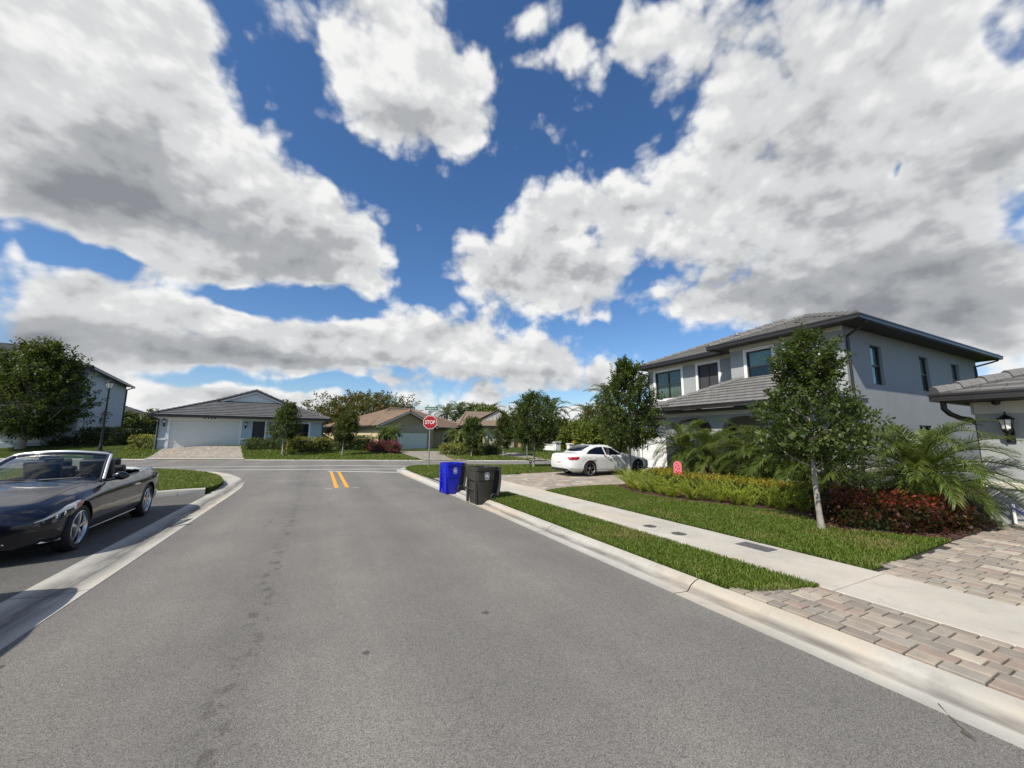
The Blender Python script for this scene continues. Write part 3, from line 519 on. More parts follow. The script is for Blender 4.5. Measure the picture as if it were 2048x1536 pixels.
# ---------------------------------------------------------------- building helpers
def clip(poly,n,c):
    """keep the part of a 2-D polygon with n.p>=c"""
    out=[]
    for i in range(len(poly)):
        a,b_=poly[i],poly[(i+1)%len(poly)]; da,db=a.dot(n)-c,b_.dot(n)-c
        if da>=0: out.append(a)
        if (da<0)!=(db<0): out.append(a.lerp(b_,da/(da-db)))
    return out
def roof_face(b,pts,course=.34,lift=.035,m=0):
    """one roof plane laid in overlapping courses of flat tiles"""
    P=[Vector(p) for p in pts]; n=Vector((0,0,0))
    for i in range(1,len(P)-1): n+=(P[i]-P[0]).cross(P[i+1]-P[0])
    n.normalize()
    if n.z<0: P=P[::-1]; n=-n
    u=Vector((0,0,1)).cross(n).normalized(); v=n.cross(u); o=min(P,key=lambda p:p.z)
    Q=[Vector(((p-o).dot(u),(p-o).dot(v))) for p in P]; top=max(q.y for q in Q); k=0
    while k*course<top-1e-3:
        v0=k*course; s=clip(clip(Q,Vector((0,1)),v0),Vector((0,-1)),-(v0+course)); k+=1
        if len(s)<3: continue
        f=lambda q,l=None:o+u*q.x+v*q.y+n*(lift*(1-(q.y-v0)/course) if l is None else l)
        b.face([f(q) for q in s],m,[(q.x+(k%2)*.0,q.y+k*.0001) for q in s])
        low=[q for q in s if q.y<v0+1e-4]
        if len(low)>=2:
            a,c=min(low,key=lambda q:q.x),max(low,key=lambda q:q.x); b.face([f(a,-.01),f(c,-.01),f(c),f(a)],m,[(a.x,a.y),(c.x,c.y),(c.x,c.y+.02),(a.x,a.y+.02)])
def ridge_caps(b,a,c,r=.105,step=.40,m=0):
    a,c=Vector(a),Vector(c); L=(c-a).length; n=max(1,int(L/step)); t=(c-a)/n
    for i in range(n):
        p=a+t*i; q=p+t*1.06; b.tube([p+Vector((0,0,.03)),q+Vector((0,0,.01))],[r*1.08,r*.9],8,m)
def gutter_run(b,a,c,out,h=.15,w=.13,m=0):
    a,c,out=Vector(a),Vector(c),Vector(out).normalized(); u=(c-a).normalized(); mid=(a+c)/2
    b.obox(mid+out*(w/2)-Vector((0,0,h/2)),u,out,(0,0,1),(c-a).length/2,w/2,h/2,m); b.obox(mid+out*(w+.008)-Vector((0,0,.02)),u,out,(0,0,1),(c-a).length/2,.010,.02,m)
def wall_panel(b,o,u,L,H,ops=(),depth=.14,m=0,out=None,mr=None):
    """plane wall from o along u, ops=(x0,z0,x1,z1,rise); reveals go inward"""
    o,u=Vector(o),Vector(u).normalized(); inn=-Vector(out).normalized(); mr=m if mr is None else mr
    P=lambda x,z,d=0:o+u*x+Vector((0,0,z))+inn*d
    xs=sorted({0,L}|{q for w in ops for q in (w[0],w[2])}); zs=sorted({0,H}|{q for w in ops for q in (w[1],w[3]+w[4])})
    for x0,x1 in zip(xs,xs[1:]):
        for z0,z1 in zip(zs,zs[1:]):
            xm,zm=(x0+x1)/2,(z0+z1)/2
            if any(w[0]<xm<w[2] and w[1]<zm<w[3]+w[4] for w in ops): continue
            b.face([P(x0,z0),P(x1,z0),P(x1,z1),P(x0,z1)],m)
    for x0,z0,x1,z1,ri in ops:
        for A,B in (((x0,z0),(x0,z1)),((x1,z0),(x1,z1)),((x0,z0),(x1,z0))): b.face([P(*A),P(*B),P(*B,depth),P(*A,depth)],mr)
        if ri<=0: b.face([P(x0,z1),P(x1,z1),P(x1,z1,depth),P(x0,z1,depth)],mr)
        else:
            n=14; cu=[(x0+(x1-x0)*i/n, z1+ri*math.sqrt(max(0,1-(2*i/n-1)**2))) for i in range(n+1)]
            for A,B in zip(cu,cu[1:]):
                b.face([P(*A),P(*B),P(B[0],z1+ri),P(A[0],z1+ri)],m); b.face([P(*A),P(*B),P(*B,depth),P(*A,depth)],mr)
class Face:
    """a facade plane: origin o, direction u (along), out (towards the street)"""
    def __init__(s,o,u,out): s.o=Vector(o); s.u=Vector(u).normalized(); s.out=Vector(out).normalized()
    def hit(s,px,py=870):
        d=ray(px,py); c=Vector((0,0,CAM_H)); t=(s.o-c).dot(s.out)/d.dot(s.out); p=c+d*t; return ((p-s.o).dot(s.u),p.z-s.o.z)
    def P(s,x,z,d=0): return s.o+s.u*x+Vector((0,0,z))+s.out*d
    def bar(s,b,x0,z0,x1,z1,d0,d1,m=0):
        b.obox(s.P((x0+x1)/2,(z0+z1)/2,(d0+d1)/2),s.u,s.out,(0,0,1),abs(x1-x0)/2,abs(d1-d0)/2,abs(z1-z0)/2,m)
    def ring(s,b,x0,z0,x1,z1,w,d0,d1,m=0,sill=True):
        s.bar(b,x0-w,z1,x1+w,z1+w,d0,d1,m); s.bar(b,x0-w,z0,x0,z1,d0,d1,m); s.bar(b,x1,z0,x1+w,z1,d0,d1,m)
        if sill: s.bar(b,x0-w,z0-w,x1+w,z0,d0,d1,m)
def window(F,house,x0,z0,x1,z1,trim=.12,cols=2,rail=True,depth=-.09,blind=None,glass_m='glass',trim_m='trim_white',solid=False,label=None):
    """window > trim, pane, blind : frame with mullions set in its opening (or on the wall when the wall is solid)"""
    d=.0 if solid else depth; b=MB(); f=.045
    F.ring(b,x0+f,z0+f,x1-f,z1-f,f,d,d+.05)
    for i in range(1,cols): x=x0+(x1-x0)*i/cols; F.bar(b,x-.03,z0+f,x+.03,z1-f,d+.002,d+.047)
    if rail: zm=(z0+z1)/2; F.bar(b,x0+f,zm-.028,x1-f,zm+.028,d+.004,d+.055)
    w=b.build('window',MT['frame_dark'],house)
    if label: w['label']=label
    b=MB(); F.bar(b,x0+f,z0+f,x1-f,z1-f,d+.012,d+.018); b.build('pane',MT[glass_m],w)
    if trim: b=MB(); F.ring(b,x0,z0,x1,z1,trim,-.01,.035); b.build('trim',MT[trim_m],w,bevel=.008,seg=1)
    if blind:
        b=MB(); kind,h=blind; zb=z1-f-(z1-z0-2*f)*h
        n=max(3,int((z1-f-zb)/.05))
        if kind=='blind': F.bar(b,x0+f,zb,x1-f,z1-f,d-.03,d-.022)
        else:
            k=max(6,int((x1-x0)/.07)); rows=[]
            for i in range(k+1): x=x0+f+(x1-x0-2*f)*i/k; dd=d-.05+.02*math.sin(i*2.1); rows.append([F.P(x,zb,dd),F.P(x,z1-f,dd)])
            b.grid(rows)
        b.build(kind,MT[kind],w,fix=False)
    return w
def garage_door(F,house,x0,z0,x1,z1,m,trim_m='trim_white',trim=.14,rows=4,cols=4,d=-.08):
    b=MB(); h=(z1-z0)/rows
    for r in range(rows):
        F.bar(b,x0,z0+r*h+.006,x1,z0+(r+1)*h-.006,d,d+.03)
        for c in range(cols*2):
            w=(x1-x0)/(cols*2); F.bar(b,x0+c*w+.09,z0+r*h+.10,x0+(c+1)*w-.09,z0+(r+1)*h-.10,d+.028,d+.036)
    F.bar(b,x0,z0,x1,z1,d-.02,d+.004)
    g=b.build('garage_door',MT[m],house)
    if trim: b=MB(); F.ring(b,x0,z0,x1,z1,trim,-.01,.03,sill=False); b.build('trim',MT[trim_m],g,bevel=.008,seg=1)
    return g
def lantern(F,house,x,z,s=1.):
    """carriage lantern on a wall: bracket, cage of glass, roof with finial"""
    c=F.P(x,z,.17*s); b=MB(); b.T=Matrix.Translation(c)
    b.lathe([(.012,.30*s),(.018,.28*s),(.008,.25*s),(.03,.235*s),(.11*s,.17*s),(.12*s,.155*s),(.10*s,.145*s)],12); b.lathe([(.06*s,-.03*s),(.075*s,-.06*s),(.03*s,-.12*s),(.015,-.16*s),(.0,-.17*s)],12)
    for i in range(6): a=i*math.pi/3; b.tube([(math.cos(a)*.095*s,math.sin(a)*.095*s,.15*s),(math.cos(a)*.065*s,math.sin(a)*.065*s,-.04*s)],.007*s,5)
    b.T=Matrix(); p=F.P(x,z-.16*s,0); b.obox(p+F.out*.015,F.u,F.out,(0,0,1),.055*s,.02,.14*s); b.tube([p+F.out*.03,p+F.out*.11*s,F.P(x,z-.10*s,.17*s)],.02*s,8)
    l=b.build('lantern',MT['black_metal'],house,smooth=40); b=MB(); b.T=Matrix.Translation(c); b.lathe([(.088*s,.145*s),(.06*s,-.03*s)],6); b.build('lamp_glass',MT['lamp_glass'],l,fix=False)
    return l
def downspout(b,top,bot,wall_in,r=.04):
    top,bot=Vector(top),Vector(bot); k=Vector(wall_in); q=Vector((bot.x,bot.y,top.z-.45)); b.tube([top,top-Vector((0,0,.10)),top.lerp(q,.25)-Vector((0,0,.05)),q+Vector((0,0,.12)),q-Vector((0,0,.05)),bot],r,8)
# ---------------------------------------------------------------- two-storey house on the right
H=thing('two_storey_house','pale grey two-storey stucco house with grey tile roof, arched porch and white garage door','house',(15.2,6.0,0))
def local(o,parent): o.matrix_parent_inverse=Matrix.Translation(-Vector(parent.location)); return o
class HB(MB):
    """MB in world coordinates that hangs its part under a house placed at its corner"""
def hang(parent):
    for o in parent.children_recursive:
        pass
_made=[]
SOF=5.42
fb=Face((15.2,9.9,0),(0,-1,0),(-1,0,0)); fl=Face((16.05,15.2,0),(0,-1,0),(-1,0,0)); fs=Face((15.2,6.0,0),(1,0,0),(0,-1,0))
b=MB()
W1=(15.2-14.70,3.70,15.2-13.06,5.12); W2=(15.2-12.10,3.80,15.2-11.05,5.12)
wall_panel(b,fl.o,fl.u,5.3,SOF,[W1+(0,),W2+(0,)],out=fl.out)
W3=(9.9-9.22,3.85,9.9-8.25,5.12); W4=(9.9-7.75,3.85,9.9-6.78,5.12)
wall_panel(b,fb.o,fb.u,3.9,SOF,[W3+(0,),W4+(0,)],out=fb.out)
S=[(1.75,3.55,2.62,4.95),(5.85,3.55,6.72,4.95),(9.2,3.55,10.1,4.95)]
wall_panel(b,fs.o,fs.u,12.4,SOF,[s+(0,) for s in S]+[(5.0,.9,6.2,2.2,0)],out=fs.out,depth=.16)
b.face([(15.2,9.9,0),(16.05,9.9,0),(16.05,9.9,SOF),(15.2,9.9,SOF)]); b.face([(16.05,15.2,0),(27.6,15.2,0),(27.6,15.2,SOF),(16.05,15.2,SOF)]); b.face([(27.6,6,0),(27.6,15.2,0),(27.6,15.2,SOF),(27.6,6,SOF)])
for q in ((0,),):
    # single storey garage wing
    fg=Face((15.72,16.6,0),(0,-1,0),(-1,0,0)); GD=(1.05,.12,4.35,2.16)
    wall_panel(b,fg.o,fg.u,4.9,2.62,[GD+(0,)],out=fg.out,depth=.12); b.face([(15.72,16.6,0),(26,16.6,0),(26,16.6,2.62),(15.72,16.6,2.62)])
    # arched porch
    fp=Face((13.5,11.95,0),(0,-1,0),(-1,0,0)); AR=[(.55,.12,2.2,2.12,.36),(2.68,.75,4.2,2.12,.36),(4.7,.75,5.45,2.12,.3)]
    wall_panel(b,fp.o,fp.u,5.85,2.74,AR,out=fp.out,depth=.30)
    pi=Face((13.8,11.65,0),(0,-1,0),(1,0,0)); 
    wall_panel(b,(13.5,11.95,0),(1,0,0),2.5,2.74,[(.7,.12,1.95,2.12,.3)],out=(0,1,0),depth=.25); wall_panel(b,(13.5,6.1,0),(1,0,0),1.7,2.74,[(.4,.75,1.4,2.12,.3)],out=(0,-1,0),depth=.25)
    b.face([(13.8,6.4,0),(13.8,11.65,0),(13.8,11.65,.02),(13.8,6.4,.02)])
b.build('wall',MT['stucco_grey'],H,fix=False)
b=MB(); b.box(13.6,6.2,2.62,16.0,11.9,2.72); b.build('porch_ceiling',MT['trim_cream'],H)
b=MB(); b.box(13.5,6.1,.02,16.0,11.95,.12); b.build('porch_floor',MT['concrete_plain'],H)
b=MB(); b.box(16.45,6.4,.15,27.3,14.9,5.3)
b.build('dark_interior',MT['dark_interior'],H)  # solid near-black block; the unlit inside is put into its colour
b=MB(); fp.bar(b,2.5,.60,5.85,.72,-.01,.05); fp.bar(b,-.02,2.55,5.87,2.70,-.01,.05); fl.bar(b,.0,5.24,5.3,5.40,-.01,.045); fg.bar(b,0,2.44,4.9,2.60,-.01,.05); fg.bar(b,0,0,.10,2.44,-.005,.04); fg.bar(b,.55,0,.68,2.44,-.005,.05)
fs.bar(b,.0,.62,12.4,.74,-.01,.045); fb.bar(b,0,5.26,3.9,5.40,-.01,.045); b.build('trim',MT['trim_cream'],H,bevel=.008,seg=1)
Z=5.5
b=MB(); pz=lambda x,y,w:(x,y,Z+w)
A=.4
faces=[[(14.6,5.4,0),(15.5,5.4,0),(18,7.9,1),(17.1,7.9,1)],[(15.5,5.4,0),(28.1,5.4,0),(22.95,10.55,2.06),(20.65,10.55,2.06)],[(14.6,10.4,0),(14.6,5.4,0),(17.1,7.9,1)],[(14.6,10.4,0),(15.5,10.4,0),(18,7.9,1),(17.1,7.9,1)],[(15.5,15.7,0),(15.5,10.4,0),(18,7.9,1),(20.65,10.55,2.06)],[(28.1,15.7,0),(15.5,15.7,0),(20.65,10.55,2.06),(22.95,10.55,2.06)],[(28.1,5.4,0),(28.1,15.7,0),(22.95,10.55,2.06)]]
for f in faces: roof_face(b,[pz(*p) for p in f])
for a,c in (((14.6,5.4,0),(17.1,7.9,1)),((14.6,10.4,0),(17.1,7.9,1)),((17.1,7.9,1),(18,7.9,1)),((15.5,15.7,0),(20.65,10.55,2.06)),((20.65,10.55,2.06),(22.95,10.55,2.06)),((28.1,5.4,0),(22.95,10.55,2.06))): ridge_caps(b,pz(*a),pz(*c))
RF=b.build('roof',MT['tile_grey'],H,fix=False)
b=MB(); b.tube([(17.4,10.9,6.0),(17.4,10.9,6.55)],.05,10); b.lathe([(.0,6.66),(.12,6.62),(.12,6.5)],12,c=(17.4,10.9,0)); b.build('vent_pipe',MT['galv'],RF)
b=MB(); PZ=2.92
for f in ([(12.95,12.4,0),(12.95,5.7,0),(15.2,7.9,1.15),(15.2,9.4,1.15)],[(15.2,12.4,0),(12.95,12.4,0),(15.2,9.4,1.15)],[(12.95,5.7,0),(15.2,5.7,0),(15.2,7.9,1.15)]): roof_face(b,[(p[0],p[1],PZ+p[2]) for p in f],.30,.045)
for a,c in (((12.95,12.4,0),(15.2,9.4,1.15)),((12.95,5.7,0),(15.2,7.9,1.15))): ridge_caps(b,(a[0],a[1],PZ+a[2]),(c[0],c[1],PZ+c[2]))
for f in ([(15.1,17.1,0),(15.1,12.0,0),(17.3,12.0,.9),(17.3,14.9,.9)],[(26,17.1,0),(15.1,17.1,0),(17.3,14.9,.9),(26,14.9,.9)]): roof_face(b,[(p[0],p[1],2.78+p[2]) for p in f],.30,.045)
ridge_caps(b,(15.1,17.1,2.78),(17.3,14.9,3.68)); b.build('roof',MT['tile_grey'],H,fix=False)
b=MB(); b.box(14.62,5.42,5.40,28.08,6.0,5.44); b.box(14.62,6.0,5.40,15.2,10.38,5.44); b.box(15.2,9.9,5.40,16.05,10.38,5.44); b.box(15.52,10.38,5.402,16.05,15.68,5.442); b.box(27.6,6.0,5.40,28.08,15.68,5.44); b.box(16.05,15.2,5.40,27.6,15.68,5.44)
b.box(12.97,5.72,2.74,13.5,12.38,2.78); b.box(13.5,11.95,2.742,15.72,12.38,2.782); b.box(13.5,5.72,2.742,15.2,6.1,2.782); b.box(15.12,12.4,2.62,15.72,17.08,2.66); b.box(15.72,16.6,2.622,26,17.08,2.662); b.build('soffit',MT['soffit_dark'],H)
b=MB()
for a,c,o in (((14.6,5.3,Z+.02),(14.6,10.45,Z+.02),(-1,0,0)),((14.5,5.4,Z+.02),(28.2,5.4,Z+.02),(0,-1,0)),((15.5,10.45,Z+.02),(15.5,15.8,Z+.02),(-1,0,0)),((28.1,5.3,Z+.02),(28.1,15.8,Z+.02),(1,0,0)),((14.6,10.4,Z+.02),(15.5,10.4,Z+.02),(0,1,0)),
 ((12.95,5.6,PZ+.02),(12.95,12.5,PZ+.02),(-1,0,0)),((12.85,12.4,PZ+.02),(15.1,12.4,PZ+.02),(0,1,0)),((12.85,5.7,PZ+.02),(15.2,5.7,PZ+.02),(0,-1,0)),((15.1,12.5,2.80),(15.1,17.2,2.80),(-1,0,0)),((15.1,17.1,2.80),(26,17.1,2.80),(0,1,0))): gutter_run(b,a,c,o)
b.build('gutter',MT['gutter'],H)
for _a,_c,_r in (((15.0,5.34,5.38),(15.34,5.95,.1),.04),((27.7,5.34,5.38),(27.3,5.95,.1),.04),((15.45,15.6,5.38),(16.0,15.15,2.9),.035)): b=MB(); downspout(b,_a,_c,(0,1,0),_r); b.build('downspout',MT['gutter'],H,smooth=50)
window(fl,H,*W1,blind=('curtain',1.)); w=window(fl,H,*W2,rail=False,glass_m='screen',label='window covered by dark grey shutters')
window(fb,H,*W3,cols=1,blind=('blind',.52)); window(fb,H,*W4,cols=1,blind=('blind',.52))
for s in S: window(fs,H,*s,trim=0,cols=1,depth=-.14,blind=('blind',.5))
window(fs,H,5.0,.9,6.2,2.2,trim=0,cols=2,depth=-.14,blind=('blind',.7))
garage_door(fg,H,*GD,'door_white',rows=5)
fd=Face((16.05,11.6,0),(0,-1,0),(-1,0,0)); b=MB(); b.box(15.98,10.2,.12,16.03,11.2,2.3); fdoor=b.build('front_door',MT['door_dark'],H); b=MB(); b.tube([(15.93,10.32,1.1),(15.93,10.32,1.35)],.015,6); b.build('handle',MT['galv'],fdoor)
for o in H.children: o.matrix_parent_inverse=Matrix.Translation((-15.2,-6.0,0))
# ---------------------------------------------------------------- grey bungalow at the right edge
B=thing('bungalow','grey stucco bungalow corner with white belt trim and carriage lantern beside the paver driveway','house',(12.1,2.75,0))
f1=Face((12.1,2.75,0),(0,-1,0),(-1,0,0)); f2=Face((12.1,2.75,0),(1,0,0),(0,1,0)); b=MB(); GD2=(1.55,.1,6.4,2.1)
wall_panel(b,f1.o,f1.u,9,2.46,[GD2+(0,)],out=f1.out,depth=.12); wall_panel(b,f2.o,f2.u,14,2.46,[(3,.9,4.2,2.1,0)],out=f2.out); b.face([(12.1,-6.25,0),(26.1,-6.25,0),(26.1,-6.25,2.46),(12.1,-6.25,2.46)]); b.build('wall',MT['stucco_grey'],B,fix=False)
b=MB(); b.box(12.4,-6,.1,26,2.4,2.4); b.build('dark_interior',MT['dark_interior'],B)  # near-black block stands in for the unlit inside
b=MB(); f1.bar(b,0,2.20,9,2.45,-.01,.045); f1.bar(b,0,.74,1.36,.86,-.01,.045); f2.bar(b,0,2.20,14,2.45,-.01,.045); f2.bar(b,0,.74,14,.86,-.01,.045); b.build('trim',MT['trim_cream'],B,bevel=.008,seg=1)
b=MB(); q=2.62
for f in ([(11.55,-6.8,0),(11.55,3.07,0),(16.57,-1.77,1.76)],[(11.55,3.07,0),(26.6,3.07,0),(21.6,-1.77,1.76),(16.57,-1.77,1.76)],[(11.55,-6.8,0),(26.6,-6.8,0),(21.6,-1.77,1.76),(16.57,-1.77,1.76)]): roof_face(b,[(p[0],p[1],q+p[2]) for p in f],.33,.045)
ridge_caps(b,(11.5,3.12,q),(16.57,-1.77,q+1.76),.13); ridge_caps(b,(16.57,-1.77,q+1.76),(21.6,-1.77,q+1.76)); b.build('roof',MT['tile_grey'],B,fix=False)
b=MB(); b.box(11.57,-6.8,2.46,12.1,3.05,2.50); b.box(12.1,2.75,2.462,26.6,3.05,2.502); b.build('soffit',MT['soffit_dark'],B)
b=MB(); gutter_run(b,(11.55,-6.9,q),(11.55,3.16,q),(-1,0,0)); gutter_run(b,(11.45,3.07,q),(26.6,3.07,q),(0,1,0)); b.build('gutter',MT['gutter'],B)
b=MB(); b.tube([(11.75,3.08,2.5),(11.75,3.08,2.32),(11.80,3.02,2.22),(11.95,2.92,2.13),(12.15,2.84,2.10),(12.55,2.82,2.0),(12.6,2.82,.2)],.05,10); b.build('downspout',MT['gutter'],B,smooth=50)
lantern(f1,B,.42,1.93,1.0); garage_door(f1,B,*GD2,'door_white'); window(f2,B,3,.9,4.2,2.1,trim=0,cols=1)
b=MB(); b.lathe([(0,2.36),(.05,2.38),(.07,2.455)],12,c=(11.95,2.42,0)); b.build('eave_light',MT['black_metal'],B,smooth=50)
for o in B.children: o.matrix_parent_inverse=Matrix.Translation((-12.1,-2.75,0))
# ---------------------------------------------------------------- blue bungalow across the street
def rot(v,deg): a=math.radians(deg); return Vector((v.x*math.cos(a)-v.y*math.sin(a),v.x*math.sin(a)+v.y*math.cos(a),0))
def far_house(name,label,cat,p0,p1):
    """house whose front wall runs from picture foot point p0=(px,depth) to p1"""
    a=D(p0[0],870,p0[1]); c=D(p1[0],870,p1[1]); a.z=c.z=0; u=(c-a).normalized(); out=Vector((u.y,-u.x,0))
    h=thing(name,label,cat,a); return h,Face(a,u,out),(c-a).length
def hang(h):
    for o in h.children: o.matrix_parent_inverse=Matrix.Translation(-Vector(h.location))
def lp(F,x,y,z): return F.o+F.u*x-F.out*y+Vector((0,0,z))
def frect(F,x0,y0,x1,y1):
    a=F.hit(x0,y0); c=F.hit(x1,y1); return (min(a[0],c[0]),min(a[1],c[1]),max(a[0],c[0]),max(a[1],c[1]))
Hb,F,W=far_house('bungalow','pale blue bungalow with slate tile roof, front gable and wide two-car garage','house',(311,29.5),(646,36.5))
E=3.27; dep=13
gd=frect(F,335,893,480,842); gd=(gd[0],.35,gd[2],F.hit(408,842)[1]); en=frect(F,502,886,531,843); en=(en[0],.35,en[2],F.hit(516,843)[1]); wi=frect(F,572,881,618,848)
b=MB(); wall_panel(b,F.o,F.u,W,E-.05,[gd+(0,),en+(0,),wi+(0,)],out=F.out,depth=.2); b.face([lp(F,0,0,0),lp(F,0,dep,0),lp(F,0,dep,E-.05),lp(F,0,0,E-.05)]); b.face([lp(F,W,0,0),lp(F,W,dep,0),lp(F,W,dep,E-.05),lp(F,W,0,E-.05)]); b.face([lp(F,0,dep,0),lp(F,W,dep,0),lp(F,W,dep,E-.05),lp(F,0,dep,E-.05)]); b.build('wall',MT['stucco_blue'],Hb,fix=False)
x0,x1=-.45,W+.45; xm=F.hit(505,790)[0]+.4; s1=2.62/(xm-x0); s2=2.62/(x1-xm); gz=1.5; g=3.1; xa,xb=x0+gz/s1,x1-gz/s2
b=MB(); R=lambda x,y,z:lp(F,x,y,E+z)
for f in ([(x0,-.45,0),(x1,-.45,0),(xb,g,gz),(xa,g,gz)],[(x0,-.45,0),(xa,g,gz),(xa,dep,gz),(x0,dep,0)],[(xa,g-.25,gz),(xm,g-.25,2.62),(xm,dep,2.62),(xa,dep,gz)],[(x1,-.45,0),(xb,g,gz),(xb,dep,gz),(x1,dep,0)],[(xb,g-.25,gz),(xm,g-.25,2.62),(xm,dep,2.62),(xb,dep,gz)]): roof_face(b,[R(*p) for p in f],.40,.05)
for a,c in (((x0,-.45,0),(xa,g,gz)),((x1,-.45,0),(xb,g,gz)),((xa,g-.25,gz),(xm,g-.25,2.62)),((xb,g-.25,gz),(xm,g-.25,2.62)),((xm,g-.25,2.62),(xm,dep,2.62))): ridge_caps(b,R(*a),R(*c),.12)
b.build('roof',MT['tile_slate'],Hb,fix=False)
b=MB(); b.face([R(xa,g,gz-.1),R(xb,g,gz-.1),R(xm,g,2.57)]); b.build('gable',MT['stucco_white'],Hb,fix=False)
b=MB()
for xs_,sg in ((xa,1),(xb,-1)):
    a,c=R(xs_,g-.2,gz-.14),R(xm,g-.2,2.48); t=(c-a).normalized(); b.obox((a+c)/2,t,F.out,t.cross(F.out),(c-a).length/2,.03,.1)
F.bar(b,0,E-.32,W,E-.06,-.01,.05); F.bar(b,0,1.30,gd[0]-.14,1.44,-.01,.05); F.bar(b,gd[2]+.14,1.30,en[0],1.44,-.01,.05); F.bar(b,wi[2]+.2,1.22,W,1.36,-.01,.05); F.bar(b,en[2],.3,en[2]+.12,E-.3,-.01,.05); b.build('trim',MT['trim_white'],Hb)
b=MB(); gutter_run(b,lp(F,x0,-.42,E+.02),lp(F,x1,-.42,E+.02),F.out,.2,.14); gutter_run(b,lp(F,x0,-.42,E+.02),lp(F,x0,dep,E+.02),-F.u,.2,.14); gutter_run(b,lp(F,x1,-.42,E+.02),lp(F,x1,dep,E+.02),F.u,.2,.14); b.build('gutter',MT['gutter'],Hb)
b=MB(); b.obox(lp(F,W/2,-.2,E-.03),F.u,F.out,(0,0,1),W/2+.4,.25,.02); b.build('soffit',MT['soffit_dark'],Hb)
for _a,_c in ((lp(F,-.35,-.35,E-.1),lp(F,.08,-.05,.4)),(lp(F,W+.3,-.35,E-.1),lp(F,W-.08,-.05,.4))): b=MB(); downspout(b,_a,_c,F.u,.05); b.build('downspout',MT['gutter'],Hb)
garage_door(F,Hb,*gd,'door_grey',trim=.16,rows=4); lantern(F,Hb,F.hit(329,843)[0],F.hit(329,845)[1],1.05); lantern(F,Hb,F.hit(491.5,848)[0],F.hit(491.5,850)[1],1.05)
b=MB(); F.bar(b,en[0],en[1],en[2],en[3],-.2,-.16); d_=b.build('front_door',MT['door_dark'],Hb); b=MB(); F.bar(b,en[0]+.2,1.2,en[0]+.24,1.6,-.16,-.10); b.build('handle',MT['galv'],d_)
window(F,Hb,*wi,trim=.16,cols=2,depth=-.12,glass_m='glass_dark')
zz=F.hit(416,836)[1]
for i,k in enumerate((-.32,-.1,.12,.34)): b=MB(); F.bar(b,F.hit(416)[0]+k-.05,zz-.07,F.hit(416)[0]+k+.05,zz+.07,.05,.065); b.build('house_number',MT['black_metal'],Hb)
hang(Hb)
# ---------------------------------------------------------------- tan bungalow with the gabled garage
c0=D(757,870,38.); c0.z=0; img=Vector((_R0.x,_R0.y,0)); u=rot(img,50); Ht=thing('bungalow','tan bungalow with brown tile roof and gabled garage behind the stop sign','house',c0)
F=Face(c0,u,(u.y,-u.x,0)); Gw=F.hit(866)[0]; W=F.hit(952)[0]; E=2.72; Ls=Face(c0,-F.out,-F.u); sl=12.5
gd=frect(F,778,902,855,865); gd=(gd[0],.1,gd[2],F.hit(815,865)[1]); en=(F.hit(873)[0],.1,F.hit(887)[0],2.3); wi=frect(F,904,890,931,864)
b=MB(); wall_panel(b,F.o,F.u,Gw,E,[gd+(0,)],out=F.out,depth=.15); bs=1.6
o2=lp(F,Gw,bs,0); wall_panel(b,o2,F.u,W-Gw,E-.1,[(wi[0]-Gw,.9,wi[2]-Gw,2.25,0)],out=F.out,depth=.15); b.face([lp(F,Gw,0,0),lp(F,Gw,bs,0),lp(F,Gw,bs,E),lp(F,Gw,0,E)]); b.face([lp(F,W,bs,0),lp(F,W,sl,0),lp(F,W,sl,E),lp(F,W,bs,E)])
b.build('wall',MT['stucco_tan'],Ht,fix=False)
b=MB(); wall_panel(b,lp(F,0,sl,0),F.out,sl,E,[(3.,.9,4.2,2.2,0)],out=-F.u,depth=.1); b.build('wall',MT['stucco_tan_lit'],Ht,fix=False)  # sun-facing side wall: sunlight put into a paler stucco colour
xg=Gw/2; gh=xg*.42; b=MB(); R=lambda x,y,z:lp(F,x,y,E+z); y0=1.0; hd=(sl+.4-y0)/2; ym=y0+hd; rh=hd*.40; xa_,xb_=-.4+hd,W+.4-hd
main=[[(-.4,y0,0),(W+.4,y0,0),(xb_,ym,rh),(xa_,ym,rh)],[(-.4,y0,0),(-.4,sl+.4,0),(xa_,ym,rh)],[(W+.4,y0,0),(W+.4,sl+.4,0),(xb_,ym,rh)],[(-.4,sl+.4,0),(W+.4,sl+.4,0),(xb_,ym,rh),(xa_,ym,rh)]]
for f in main: roof_face(b,[R(*p) for p in f],.40,.05)
for f in ([(-.45,-.4,0),(xg,-.4,gh+.22),(xg,6,gh+.22),(-.45,6,0)],[(Gw+.45,-.4,0),(xg,-.4,gh+.22),(xg,6,gh+.22),(Gw+.45,6,0)]): roof_face(b,[R(*p) for p in f],.40,.05)
ridge_caps(b,R(xg,-.4,gh+.22),R(xg,5,gh+.22),.12); ridge_caps(b,R(xa_,ym,rh),R(xb_,ym,rh),.12); ridge_caps(b,R(-.4,y0,0),R(xa_,ym,rh),.1); ridge_caps(b,R(W+.4,y0,0),R(xb_,ym,rh),.12); b.build('roof',MT['tile_brown'],Ht,fix=False)
b=MB(); b.face([R(0,-.01,.12),R(Gw,-.01,.12),R(xg,-.01,gh+.1)]); b.build('gable',MT['stucco_tan'],Ht,fix=False)
b=MB()
for xs_ in (-.42,Gw+.42):
    a,c=R(xs_,-.34,-.14),R(xg,-.34,gh+.1); t=(c-a).normalized(); b.obox((a+c)/2,t,F.out,t.cross(F.out),(c-a).length/2,.03,.09)
